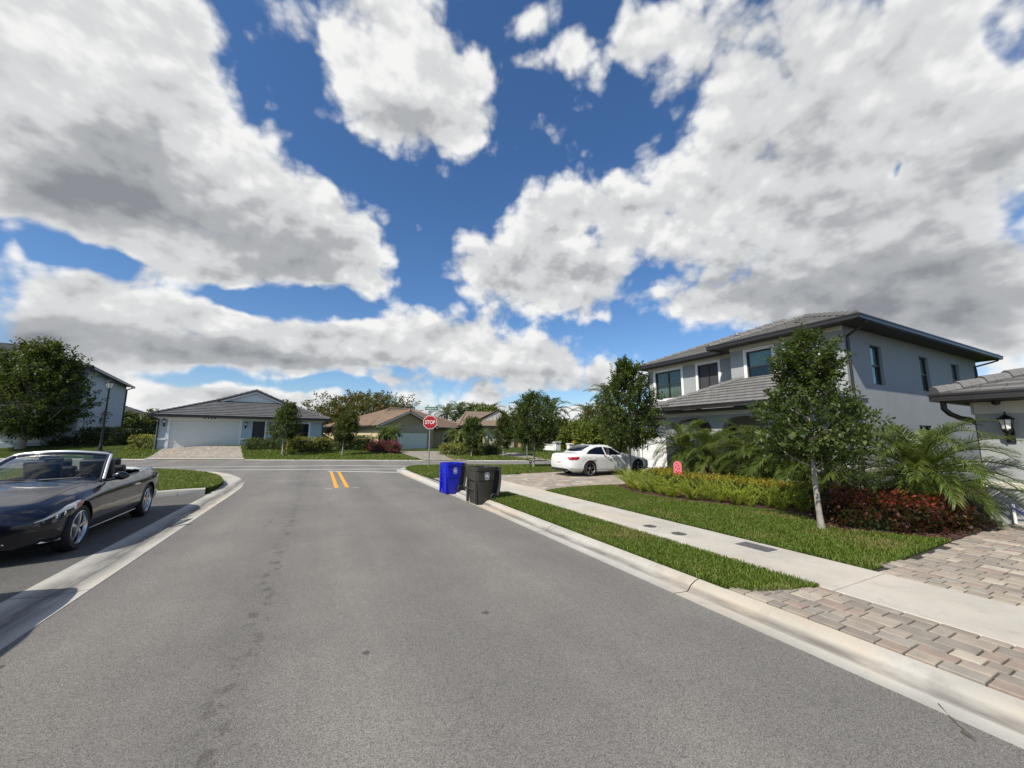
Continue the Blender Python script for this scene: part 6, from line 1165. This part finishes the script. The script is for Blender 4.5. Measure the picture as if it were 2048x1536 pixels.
    b=MB(); b.T=Matrix.Translation((2.16,-.36,.86))@Matrix.Rotation(math.radians(-68),4,'Y'); b.lathe([(.165,-.014),(.187,0),(.165,.014),(.158,0),(.165,-.014)],28); b.lathe([(0,.012),(.06,.012),(.06,-.012),(0,-.012)],16)
    for a in (0,math.pi,math.pi*1.5): b.tube([(0,0,0),(.17*math.sin(a),.17*math.cos(a),0)],.015,6)
    b.build('steering_wheel',MT['leather'],root,smooth=50)
    for x,n_ in ((2.62,'front'),(3.18,'rear')):
        for y in (-.36,.36):
            b=MB(); hb=.38 if n_=='front' else .30; b.obox((x-.22,y,.52),(1,0,.12),(0,1,0),(-.12,0,1),.26,.24,.09); b.obox((x+.08,y,.52+hb),(.97,0,.22),(0,1,0),(-.22,0,.97),.075,.235,hb); sN=b.build('seat',MT['leather'],root,bevel=.045,seg=3,smooth=50)
            b=MB(); b.obox((x-.02+.19*(1 if n_=='front' else .6),y,.52+2*hb+.045),(.97,0,.22),(0,1,0),(-.22,0,.97),.05,.13,.085); b.build('headrest',MT['leather'],sN,bevel=.035,seg=3,smooth=50)
    for sg in (-1,1):
        b=MB(); rows=[]
        for x in np.linspace(1.9,3.3,10): rows.append([(x,sg*(s.g('wt',x)+.004),s.g('zt',x)+.004),(x,sg*(s.g('wt',x)-.05),s.g('zt',x)+.010)])
        b.grid(rows); b.build('belt_strip',MT['black_trim'],root,fix=False)
    # bright moulding round the folded-roof well, and its dark cover
    b=MB(); C=[Vector((3.30+.42*math.sin(a)**1.0 if a<=math.pi else 0,-math.cos(a)*.745,1.0+.035*math.sin(a))) for a in np.linspace(0,math.pi,25)]; rows=[]
    for i,p in enumerate(C): o=Vector((math.sin(math.pi*i/24),-math.cos(math.pi*i/24),0)); rows.append([p+o*.045+Vector((0,0,-.05)),p+o*.04+Vector((0,0,.008)),p-o*.05+Vector((0,0,.02)),p-o*.06+Vector((0,0,-.03))])
    b.grid(rows); b.build('deck_trim',MT['chrome_satin'],root,smooth=50); b=MB(); b.face([tuple(p+Vector((0,0,-.006))) for p in C]); b.build('roof_well_cover',MT['soft_top'],root,fix=False)
    for o in root.children: o.matrix_parent_inverse=Matrix.Translation((-2.2,0,0))
    return root
MT['lamp_housing']=mat('lamp_housing',(.07,.075,.08),.15,.6,coat=1.); MT['frame_car']=mat('frame_car',(.01,.011,.018),.2,coat=1.); MT['soft_top']=mat('soft_top',(.03,.03,.032),.85,var=(20,.2))
SEDAN=dict(x=[0,.05,.18,.45,.94,1.45,1.72,2.05,2.42,2.9,3.4,3.75,4.05,4.28,4.55,4.78,4.88,4.92],
 zb=[.32,.24,.20,.18,.17,.17,.17,.17,.17,.17,.17,.17,.18,.20,.22,.26,.32,.40],
 zs=[.38,.31,.27,.25,.25,.25,.25,.25,.25,.25,.25,.26,.27,.29,.31,.35,.40,.46],
 ws=[.42,.60,.77,.86,.885,.885,.885,.885,.885,.885,.885,.885,.885,.88,.86,.80,.74,.66],
 wm=[.50,.66,.82,.895,.922,.915,.912,.912,.912,.914,.918,.922,.925,.92,.90,.84,.78,.70],
 zh=[.54,.60,.65,.70,.76,.80,.82,.835,.845,.86,.875,.89,.90,.905,.90,.87,.82,.74],
 wh=[.48,.64,.79,.87,.925,.93,.932,.934,.935,.935,.935,.935,.933,.92,.88,.81,.75,.67],
 zt=[.60,.665,.72,.775,.85,.90,.925,.935,.945,.96,.98,.995,1.01,1.02,1.02,1.0,.95,.84],
 wt=[.40,.56,.69,.78,.855,.87,.872,.875,.878,.88,.88,.872,.86,.84,.79,.72,.66,.58],
 zr=[.62,.69,.75,.81,.89,.945,.965,1.16,1.355,1.405,1.385,1.30,1.17,1.06,1.045,1.03,.98,.87],
 wr=[.28,.44,.56,.64,.70,.72,.72,.655,.585,.575,.575,.59,.62,.66,.64,.58,.52,.45],
 zc=[.63,.70,.77,.83,.915,.975,.99,1.20,1.405,1.458,1.445,1.36,1.22,1.09,1.065,1.05,1.0,.88])
def sedan(name,label,paint,group=None,plate=True,kind='split'):
    root=thing(name,label,'car',(0,0,0),0,group); s=CarShape(SEDAN); AX=(.94,3.85); r=.345; s.body(root,paint,AX,r,n=110)
    for ax in AX:
        for sg in (-1,1): wheel(root,ax,sg*.815,r,.25,kind,sg)
    for ax in AX:
        for sg in (-1,1): b=MB(); b.tube([(ax+math.cos(a)*(r+.047),sg*(s.side(ax+math.cos(a)*(r+.047),max(.2,r+.015+math.sin(a)*(r+.047)))-.004),r+.015+math.sin(a)*(r+.047)) for a in np.linspace(-.3,math.pi+.3,24)],.012,6); b.build('arch_lip',MT[paint],root,smooth=60)
    for sg in (-1,1):
        hi=lin((1.92,.962),(2.1,1.10),(2.42,1.285),(2.9,1.345),(3.3,1.325),(3.65,1.22),(3.95,1.06),(4.02,1.03)); lo=lambda x:s.g('zt',x)+.018
        for a,c in ((1.94,2.86),(2.93,3.98)): b=s.patch(a,c,lo,hi,sg,.003,n=20); b.build('side_window',MT['car_glass'],root,smooth=60,fix=False)
        b=s.ribbon([(x,hi(x)+.012) for x in np.linspace(1.94,4.0,24)],sg,.014,.006); b.build('window_trim',MT['chrome'],root,fix=False) if paint=='paint_dark' else None
        b=MB(); s.ribbon([(1.90,.93),(1.72,.75),(1.66,.5),(1.70,.30)],sg,b=b); s.ribbon([(2.90,.945),(2.90,.7),(2.87,.31)],sg,b=b); s.ribbon([(4.0,.99),(3.92,.86),(3.62,.78),(3.48,.6),(3.42,.42),(3.40,.31)],sg,b=b); s.ribbon([(1.70,.30),(2.5,.29),(3.40,.31)],sg,b=b); b.build('door_seam',MT['black_trim'],root,fix=False)
        for x in (2.62,3.55): b=MB(); z=.80; b.tube([Vector((x+dx,sg*(s.side(x+dx,z)+o),z)) for dx,o in ((0,.003),(.03,.030),(.17,.032),(.21,.003))],[.008,.013,.013,.009],8); b.build('door_handle',MT[paint],root,smooth=50)
        b=MB(); rows=[]
        for t in np.linspace(0,1,8): q=math.sin(math.pi*(.1+.8*t)); rows.append([(2.02+.06*math.cos(a)*q,sg*(.92+.20*t),1.005+.075*math.sin(a)*q) for a in np.linspace(0,2*math.pi,14,endpoint=False)])
        b.grid(rows,0,True,True,True); b.tube([(2.0,sg*.86,.955),(2.02,sg*.96,.975)],.022,8); b.build('mirror',MT[paint],root,smooth=60)
        b=s.patch(4.44,4.90,lin((4.44,.815),(4.55,.765),(4.90,.75)),lin((4.44,.90),(4.90,.90)),sg,.006); 
        for yy in (0,): b.grid([[(s.x[-1]-.035+.006-.10*(y/.7)**2*.9+.0, sg*y, z) for z in (.755,.82,.895)] for y in np.linspace(.46,.73,6)])
        t=b.build('tail_lamp',MT['tail_red'],root,smooth=60,fix=False)
        b=s.patch(.10,.62,lin((.1,.58),(.62,.66)),lin((.1,.65),(.62,.745)),sg,.004); b.build('headlamp',MT['lamp_glass'],root,smooth=60,fix=False)
        b=s.ribbon([(1.35,.245),(2.5,.235),(3.4,.25)],sg,.03,.012); b.build('sill',MT[paint],root,fix=False)
        b=MB(); b.T=Matrix.Translation((4.86,sg*.52,.27)); b.lathe([(.038,.08),(.042,-.06),(.036,-.06),(.03,.05)],16,axis='x'); b.build('exhaust_tip',MT['chrome'],root,smooth=50)
        b=MB(); s.ribbon([(4.12,.875),(4.28,.875),(4.28,.74),(4.12,.74),(4.12,.875)],sg,.005,.002,b); b.build('fuel_flap',MT['black_trim'],root,fix=False) if sg>0 else None
    b=s.toppatch(lambda u:1.80+.10*u*u,lambda u:2.36+.05*u*u,.66,.53,.005); b.build('windscreen',MT['car_glass'],root,smooth=60,fix=False)
    b=s.toppatch(lambda u:3.58-.04*u*u,lambda u:4.20-.10*u*u,.53,.60,.006); b.build('rear_window',MT['car_glass'],root,smooth=60,fix=False)
    b=s.toppatch(lambda u:2.50+.03*u*u,lambda u:3.42-.03*u*u,.50,.50,.006); b.build('glass_roof',MT['car_glass'],root,smooth=60,fix=False)
    b=MB(); b.prism([(4.70,-.72),(4.93,-.60),(4.93,.60),(4.70,.72)],.255,.36); b.build('diffuser',MT['black_trim'],root,bevel=.01)
    # boot: shut line, plate, chrome ring badge
    def rear(y,z): return 4.92-.02-.13*(y/.7)**2*(1)+.0-(max(0,z-.70))*.12
    b=MB()
    for z in (.73,): b.grid([[(rear(y,z)+.010,y,z-.006),(rear(y,z)+.010,y,z+.006)] for y in np.linspace(-.62,.62,15)])
    b.build('boot_seam',MT['black_trim'],root,fix=False)
    if plate:
        b=MB(); b.obox((4.925,0,.63),(1,0,-.05),(0,1,0),(.05,0,1),.006,.155,.08); p=b.build('plate',MT['sign_white'],root,bevel=.003); b=MB()
        for i in range(6): b.obox((4.933,-.115+.045*i+(.01 if i>2 else 0),.63),(1,0,-.05),(0,1,0),(.05,0,1),.002,.014,.032)
        b.build('plate_print',MT['orange_text'],p)
        b=MB()
        for i in range(4): b.T=Matrix.Translation((4.912,-.09+.06*i,.90)); b.lathe([(.034,-.004),(.040,0),(.034,.004),(.030,0),(.034,-.004)],20,axis='x')
        b.build('badge',MT['chrome'],root,smooth=50)
    b=MB(); b.prism([(3.46,1.437),(3.62,1.41),(3.60,1.49)],-.012,.012,plane='y'); b.build('antenna',MT[paint],root)
    b=MB(); rows=[]
    for y in np.linspace(-.42,.42,11): x=.02+.12*(y/.5)**2; rows.append([(x-.018,y,.36),(x-.03,y,.50),(x-.015,y,.64)])
    b.grid(rows); b.build('grille',MT['black_trim'],root,fix=False)
    for o in root.children: o.matrix_parent_inverse=Matrix.Translation((-2.45,0,0))
    return root
m=convertible(); m.location=(-4.02,7.33+2.2,.004); m.rotation_euler=(0,0,math.radians(90+1.5)); m.scale=(.97,.97,.98)
w=sedan('sedan_car','white four-door sedan with dark glass parked nose-in at the garage','paint_white'); w.location=(9.8-3.85+4.90,13.67,.104); w.location.x=9.8+3.85-2.45+.15; w.rotation_euler=(0,0,math.pi); w.scale=(.90,.90,.88); w.location.x-=.12; w.location.y=13.55
k=sedan('sedan_car','black parked car behind the bushy tree at the left edge','paint_dark',plate=False); p=D(-62,896,30.5); k.location=(p.x,p.y,p.z-.02); k.rotation_euler=(0,0,math.radians(150))
k=sedan('sedan_car','dark parked car in the bay in front of the black convertible','paint_dark',plate=False); k.location=(-4.14,3.25,.004); k.rotation_euler=(0,0,math.radians(90)); k.scale=(1.1,1.1,1.14)  # out of view, inferred from its shadow; enlarged so the shadow crosses the gutter
# ---------------------------------------------------------------- street furniture and small things
def text_mesh(name,txt,size,m,parent,Mx,depth=.002,sx=1.):
    cu=bpy.data.curves.new(name,'FONT'); cu.body=txt; cu.size=size; cu.align_x='CENTER'; cu.align_y='CENTER'; cu.extrude=depth; cu.offset=size*.012
    o=bpy.data.objects.new(name,cu); COL.objects.link(o); dg=bpy.context.evaluated_depsgraph_get(); me=bpy.data.meshes.new_from_object(o.evaluated_get(dg)); bpy.data.objects.remove(o); bpy.data.curves.remove(cu)
    me.transform(Mx@Matrix.Diagonal((sx,1,1,1))); me.materials.clear(); return link_mesh(name,me,m,parent)
# stop sign, facing the driver coming up the street
st=thing('stop_sign','red octagonal STOP sign with a green street-name blade on a metal post','sign',(5.04,19.45,.1),math.radians(-17))
b=MB(); b.tube([(0,0,0),(.0,0,2.95)],.03,8); b.build('post',MT['galv'],st,smooth=50)
def octo(r): return [(r/math.cos(math.pi/8)*math.cos(math.pi/8+i*math.pi/4),r/math.cos(math.pi/8)*math.sin(math.pi/8+i*math.pi/4)) for i in range(8)]
SZ=2.30; b=MB(); b.T=Matrix.Translation((0,-.045,SZ)); b.prism(octo(.338),-.002,.004,plane='y'); pl=b.build('sign_plate',MT['sign_white'],st); b=MB(); b.T=Matrix.Translation((0,-.050,SZ)); b.prism(octo(.317),-.0,.0025,plane='y'); b.build('red_face',MT['sign_red'],pl)
text_mesh('lettering','STOP',.262,MT['sign_white'],pl,Matrix.Translation((0,-.0535,SZ-.005))@Matrix.Rotation(math.pi/2,4,'X'),sx=.80)
b=MB(); b.obox((0,-.03,SZ+.2),(1,0,0),(0,1,0),(0,0,1),.02,.02,.02); b.obox((.0,0,2.80),(1,0,0),(0,1,0),(0,0,1),.035,.03,.11); b.build('bracket',MT['galv'],st)
b=MB(); b.obox((.05,0,3.01),(1,0,0),(0,1,0),(0,0,1),.33,.004,.08); bl=b.build('street_name_blade',MT['sign_green'],st,bevel=.003,seg=1); text_mesh('lettering','Hibiscus Av',.115,MT['sign_white'],bl,Matrix.Translation((.05,-.006,3.01))@Matrix.Rotation(math.pi/2,4,'X'),sx=1.0)
# wheeled carts
def rrect(hx,hy,r,n=5,cx=0,cy=0):
    out=[]
    for qx,qy,a0 in ((hx-r,hy-r,0),(-hx+r,hy-r,90),(-hx+r,-hy+r,180),(hx-r,-hy+r,270)):
        for i in range(n+1): a=math.radians(a0+90*i/n); out.append((cx+qx+r*math.cos(a),cy+qy+r*math.sin(a)))
    return out
def emblem(b,m4,s):
    b.T=m4; ring=[(math.cos(a),math.sin(a)) for a in np.linspace(0,2*math.pi,33)]
    b.grid([[(c*.080*s,q*.080*s,0),(c*.068*s,q*.068*s,0)] for c,q in ring])
    for poly in ([(-.050,-.012),(-.006,.055),(-.004,-.012)],[(.004,.050),(.045,-.010),(.004,-.012)],[(-.062,-.022),(.062,-.022),(.042,-.048),(-.040,-.048)]): b.face([(x*s,y*s,0) for x,y in poly])
    for i in range(7): a=math.radians(-130+i*13.5); x,y=.112*math.cos(a),.112*math.sin(a); b.face([((x+dx)*s,(y+dy)*s,0) for dx,dy in ((-.009,-.009),(.009,-.009),(.009,.009),(-.009,.009))])
    b.T=Matrix()
def cart(label,m,lidm,H,loc,rz,hx,hy,waist):
    """street refuse cart: tapered tub with rolled rim, open lid hanging behind, handle bar, two wheels; front is -x"""
    root=thing('wheeled_bin',label,'bin',loc,rz); b=MB()
    S=[(.0,hx*.72,hy*.76,-.01),(.03,hx*.75,hy*.79,-.01),(waist,hx*.86,hy*.88,-.0),(waist+.012,hx*.90,hy*.92,0),(H-.10,hx*.96,hy*.97,.0),(H-.095,hx*1.0,hy*1.02,.0),(H-.03,hx*1.03,hy*1.05,0),(H,hx*1.03,hy*1.05,0),(H,hx*.97,hy*.98,0),(H-.12,hx*.92,hy*.93,0),(.08,hx*.70,hy*.72,0)]
    b.grid([[(x,y,z) for x,y in rrect(a,c,.075,cx=o)] for z,a,c,o in S],0,True,True,True); b.build('tub',MT[m],root,smooth=35)
    b=MB(); 
    for z,w in ((H*.66,.20),(H*.40,.20)): b.tube([(-hx*.93,-w*.9,z),(-hx*1.03,-w*.8,z),(-hx*1.03,w*.8,z),(-hx*.93,w*.9,z)],.014,6)
    for sy in (-1,1): b.obox((-hx*.90,sy*hy*.74,H*.45),(1,0,0),(0,1,0),(0,0,1),.035,.035,H*.43)
    b.build('grab_bar',MT[m],root,bevel=.008,seg=1)
    b=MB(); b.tube([(hx*.98,-hy*.72,H-.045),(hx*1.22,-hy*.72,H-.02),(hx*1.24,hy*.72,H-.02),(hx*.98,hy*.72,H-.045)],.018,8); b.build('handle',MT[m],root,smooth=50)
    b=MB(); T0=Matrix.Translation((hx*1.20,0,H-.01))@Matrix.Rotation(math.radians(4),4,'Y'); b.T=T0
    rows=[]
    for t in np.linspace(0,1,9): z=-t*H*.80; q=.045+.05*math.sin(math.pi*t); rows.append([(q,-hy*.98,z),(q+.05,-hy*.90,z),(q+.075,0,z),(q+.05,hy*.90,z),(q,hy*.98,z),(q-.02,hy*.94,z),(q+.02,0,z),(q-.02,-hy*.94,z)])
    b.grid(rows,0,True,True,True); b.build('lid',MT[lidm],root,smooth=40)
    for sy in (-1,1):
        b=MB(); r=.135; b.T=Matrix.Translation((hx*.80,sy*hy*.90,r)); b.lathe([(r*.62,-.035),(r*.9,-.04),(r,-.025),(r,.025),(r*.9,.04),(r*.62,.035)],28,axis='y'); t=b.build('wheel',MT['rubber'],root,smooth=40)
        b=MB(); b.T=Matrix.Translation((hx*.80,sy*hy*.90,r)); b.lathe([(0,.02*sy),(r*.2,.028*sy),(r*.25,.015*sy),(r*.64,.01*sy)],24,axis='y')
        for i in range(6): a=i*math.pi/3; b.tube([(r*.15*math.cos(a),.018*sy,r*.15*math.sin(a)),(r*.63*math.cos(a),.022*sy,r*.63*math.sin(a))],.012,5)
        b.build('hub',MT['black_trim'],t,smooth=50)
    b=MB(); b.tube([(hx*.80,-hy*.9,.135),(hx*.80,hy*.9,.135)],.014,6); b.build('axle',MT['galv'],root)
    b=MB(); z=H*.775; ang=math.atan2((hy*.97-hy*.92),(H-.10-waist)); emblem(b,Matrix.Translation((.02,-(hy*.945+.016),z))@Matrix.Rotation(math.pi/2-ang,4,'X'),1.05 if m!='plastic_blue' else 1.0); b.build('printed_emblem',MT['bin_logo'],root,fix=False); root.scale=(.80,.86,.92); return root
cart('charcoal wheeled bin with its lid hanging open on the grass verge','plastic_grey','plastic_lid',.99,(3.83,9.42,.012),math.radians(6),.37,.35,.62)
cart('bright blue wheeled recycling bin with its dark lid hanging open','plastic_blue','plastic_lid',.97,(3.64,11.38,.010),math.radians(8),.33,.31,.50)
# watermelon yard sign
p=Vector((9.62,6.95,.11)); p=G(1357,972,.25); ys=thing('yard_sign','pink watermelon-slice yard sign standing among the ferns','sign',(p.x,p.y,.11),math.radians(-38)); hw,h0,h1=.115,.33,.88
def arch(hw,z0,z1,n=14): return [(-hw,z0)]+[(hw*-math.cos(a),z1-hw+hw*math.sin(a)) for a in np.linspace(0,math.pi,n)]+[(hw,z0)]
b=MB(); b.prism(arch(hw,h0,h1),-.006,.006,plane='y'); bd=b.build('board',MT['pink'],ys); b=MB(); b.prism([(-hw*1.005,h0+.075),(hw*1.005,h0+.075),(hw*1.005,h0+.22),(-hw*1.005,h0+.20)],-.0075,.0075,plane='y'); b.build('red_flesh',MT['red'],bd)
b=MB(); b.prism([(-hw*1.01,h0+.045),(hw*1.01,h0+.045),(hw*1.01,h0+.076),(-hw*1.01,h0+.076)],-.0085,.0085,plane='y'); b.build('white_rind',MT['sign_white'],bd); b=MB(); b.prism([(-hw*1.02,h0),(hw*1.02,h0),(hw*1.02,h0+.046),(-hw*1.02,h0+.046)],-.0095,.0095,plane='y'); b.build('green_rind',MT['rind'],bd)
for x,z in ((-.02,.50),(.03,.44),(-.055,.40),(.05,.36),(.0,.34),(-.05,.27),(.045,.26),(-.01,.24)): b=MB(); b.T=Matrix.Translation((x,-.009,h0+z-.03)); b.lathe([(0,-.003),(.014,-.002),(.017,.002)],10,axis='y'); b.build('seed',MT['seed'],bd)
b=MB(); b.tube([(-.07,0,0),(-.07,0,h0+.1)],.006,5); b.tube([(.07,0,0),(.07,0,h0+.1)],.006,5); b.build('stake',MT['galv'],ys)
# street lamps
def street_lamp(label,base,H,s=1.):
    root=thing('street_lamp',label,'street lamp',base,0,'black street lamps'); b=MB(); b.lathe([(.17*s,0),(.17*s,.06),(.12*s,.12),(.11*s,.55),(.075*s,.62),(.07*s,.9),(.045*s,H-.55),(.06*s,H-.5),(.05*s,H-.46)],14); b.build('pole',MT['black_metal'],root,smooth=40)
    b=MB(); b.T=Matrix.Translation((0,0,H-.46)); b.lathe([(.05*s,0),(.13*s,.03),(.11*s,.05)],8)
    for i in range(6): a=i*math.pi/3; b.tube([(.12*s*math.cos(a),.12*s*math.sin(a),.04),(.23*s*math.cos(a),.23*s*math.sin(a),.42*s)],.012*s,4)
    b.lathe([(.26*s,.41*s),(.27*s,.44*s),(.15*s,.56*s),(.05*s,.60*s),(.03*s,.68*s),(0,.70*s)],12); b.build('lantern_cage',MT['black_metal'],root); b=MB(); b.T=Matrix.Translation((0,0,H-.46)); b.lathe([(.11*s,.05),(.215*s,.41*s)],12); b.build('lamp_glass',MT['lamp_glass'],root,fix=False); return root
p=D(199.5,903,29.); street_lamp('tall black street lamp with white lantern in front of the blue-grey house',(p.x,p.y,p.z-.05),D(226,756,29).z-p.z-.25,1.1)
p=D(1146,897,44); street_lamp('slim distant black street lamp beside the small yellow warning sign',(p.x,p.y,0.),D(1146,847,44).z-.2,.9)
# yellow warning diamond
p=D(1149,899,42); ws_=thing('warning_sign','small yellow diamond warning sign behind the white sedan','sign',(p.x,p.y,.05),-math.radians(26)); zc=D(1149,887,42).z-.05
b=MB(); b.tube([(0,0,0),(0,0,zc+.3)],.03,6); b.build('post',MT['galv'],ws_); b=MB(); b.T=Matrix.Translation((0,-.05,zc)); b.prism([(0,-.42),(.42,0),(0,.42),(-.42,0)],-.004,.004,plane='y'); q=b.build('sign_plate',MT['sign_yellow'],ws_); b=MB(); b.T=Matrix.Translation((0,-.056,zc)); b.prism([(-.05,-.16),(.05,-.16),(.05,.10),(.0,.2),(-.05,.10)],-.001,.002,plane='y'); b.build('symbol',MT['black_trim'],q)
# white garden walls
def wallrun(label,pa,pb,zt,th=.2,pillars=(),zb=0.):
    a,c=D(*pa),D(*pb); a.z=c.z=0; u=(c-a).normalized(); n=Vector((-u.y,u.x,0)); L=(c-a).length; w=thing('garden_wall',label,'wall',a); b=MB(); b.obox(u*(L/2)+Vector((0,0,(zb+zt)/2)),u,n,(0,0,1),L/2,th/2,(zt-zb)/2); b.build('wall_panel',MT['stucco_white'],w)
    b=MB(); b.obox(u*(L/2)+Vector((0,0,zt+.05)),u,n,(0,0,1),L/2+.02,th/2+.05,.05); b.build('coping',MT['trim_white'],w,bevel=.01,seg=1)
    for t in pillars: b=MB(); b.obox(u*(L*t)+Vector((0,0,(zt+.25)/2)),u,n,(0,0,1),.28,.28,(zt+.25)/2); b.obox(u*(L*t)+Vector((0,0,zt+.30)),u,n,(0,0,1),.34,.34,.05); b.build('pillar',MT['stucco_white'],w,bevel=.01,seg=1)
    return w
wallrun('white garden wall with end pillar beside the gate behind the sedan',(1086,870,40),(1113,870,38),D(1100,890,39).z,pillars=(1.,))
wallrun('long white garden wall between the two blue houses',(238,870,48),(312,870,50),D(270,859,49).z)
p=D(1139.5,870,37); gp=thing('gate_pillar','slim white gate pillar behind the rear of the sedan','pillar',(p.x,p.y,0)); zt=D(1139,889,37).z; b=MB(); b.box(-.22,-.22,0,.22,.22,zt); b.build('shaft',MT['stucco_white'],gp,bevel=.01,seg=1); b=MB(); b.box(-.28,-.28,zt,.28,.28,zt+.1); b.build('cap',MT['trim_white'],gp,bevel=.01,seg=1)
# garden light, thin post
p=G(1061,939,.1); gl=thing('garden_light','small black path light on the corner lawn','light',p); b=MB(); b.tube([(0,0,0),(0,0,.32)],.018,8); b.build('stake',MT['black_metal'],gl); b=MB(); b.lathe([(.02,.30),(.07,.31),(.075,.34),(.05,.385),(0,.40)],14); b.build('cap',MT['black_metal'],gl,smooth=40)
p=FZ(1054,917); tp=thing('marker_post','thin grey post on the verge left of the broad corner tree','post',p); b=MB(); b.tube([(0,0,0),(0,0,.85)],.035,8); b.build('shaft',MT['galv'],tp); b=MB(); b.lathe([(.05,.85),(.05,.90),(0,.93)],8); b.build('cap',MT['galv'],tp)
# covers set in the pavement
def cover(label,px,py,kind):
    p=G(px,py,.106); root=thing('utility_cover',label,'cover',p); b=MB()
    if kind=='round':
        b.lathe([(.0,.006),(.115,.006),(.118,.004),(.12,.0)],24); c=b.build('lid',MT['iron'],root); b=MB(); b.lathe([(.122,.002),(.125,.007),(.168,.005),(.172,-.01)],8 if 'eight' in label else 24); b.build('frame_ring',MT['concrete_plain'],root,fix=False)
        b=MB()
        for i in range(5): b.box(-.09+.0*i,-.085+.038*i,.005,.09,-.065+.038*i,.010)
        b.build('rib',MT['iron'],c)
    else:
        b.box(-.14,-.235,-.02,.14,.235,.006); c=b.build('lid',MT['iron'],root,bevel=.004,seg=1); b=MB()
        for x0,y0,x1,y1 in ((-.175,-.27,.175,-.24),(-.175,.24,.175,.27),(-.175,-.24,-.145,.24),(.145,-.24,.175,.24)): b.box(x0,y0,-.02,x1,y1,.004)
        b.build('frame',MT['concrete_plain'],root)
    return root
cover('pale eight-sided utility cover in the pavement, farther of the two round ones',1300,1053,'round'); cover('dark round utility cover in the pavement, nearer of the two round ones',1358,1068,'round'); cover('dark rectangular meter cover in the pavement near the paver driveway',1512,1094,'rect')
# hose and standpipe by the bungalow corner
p=G(2032,1046,.12); hz=thing('standpipe','white standpipe at the corner of the grey bungalow','tap',(p.x,p.y,.11)); b=MB(); b.tube([(0,0,0),(0,0,.36)],.022,8); b.build('pipe',MT['sign_white'],hz); b=MB(); b.tube([(0,0,.34),(-.06,0,.35),(-.08,0,.31)],.016,8); b.build('tap',MT['galv'],hz)
hs_=thing('garden_hose','blue garden hose looped at the corner of the grey bungalow','hose',(p.x,p.y,.11)); b=MB(); b.tube([(-.08,0,.31),(-.02,-.06,.24),(.10,-.18,.12),(.22,-.32,.05),(.30,-.42,.03)]+[(.30+.19*math.cos(a)+.05,-.60+.19*math.sin(a),.03+.008*a) for a in np.linspace(1.5,14,40)],.013,8); b.build('loops',MT['hose_blue'],hs_,smooth=60)
# paved drives across the street
def drive(name,bl,br,tr,tl,nx,ny,m='paver'):
    A,B_,C_,D_=[FZ(*q) for q in (bl,br,tr,tl)]; V4=[];r=np.random.default_rng(len(V4)+nx); 
    F=lambda u,v:(A.lerp(B_,u)).lerp(D_.lerp(C_,u),v)
    for j in range(ny):
        o=r.uniform(0,1)
        for i in range(nx+1):
            u0,u1=max(0,(i-o)/nx),min(1,(i+1-o)/nx)
            if u1-u0<.2/nx: continue
            gu,gv=.06/nx,.06/ny
            for u,v in ((u0+gu,j/ny+gv),(u1-gu,j/ny+gv),(u1-gu,(j+1)/ny-gv),(u0+gu,(j+1)/ny-gv)): q=F(u,v); V4.append((q.x,q.y,farz(q.x,q.y)+.022))
    o=np_obj(name,V4,np.arange(len(V4)).reshape(-1,4),MT[m]); tag(o,kind='structure')
    b=MB(); rows=[]
    for i in range(9): rows.append([(lambda q:(q.x,q.y,farz(q.x,q.y)+.016))(F(i/8,j/8)) for j in range(9)])
    b.grid(rows); tag(b.build('driveway_bed',MT['concrete_plain'],fix=False),kind='structure')
drive('driveway',(287,918.6),(489,919.6),(482,893),(333,892),30,26)
drive('driveway',(846,920.5),(935,920.5),(885,903),(788,902),26,26)
drive('driveway',(1060,920.5),(1100,921),(1035,906),(975,906),14,20)
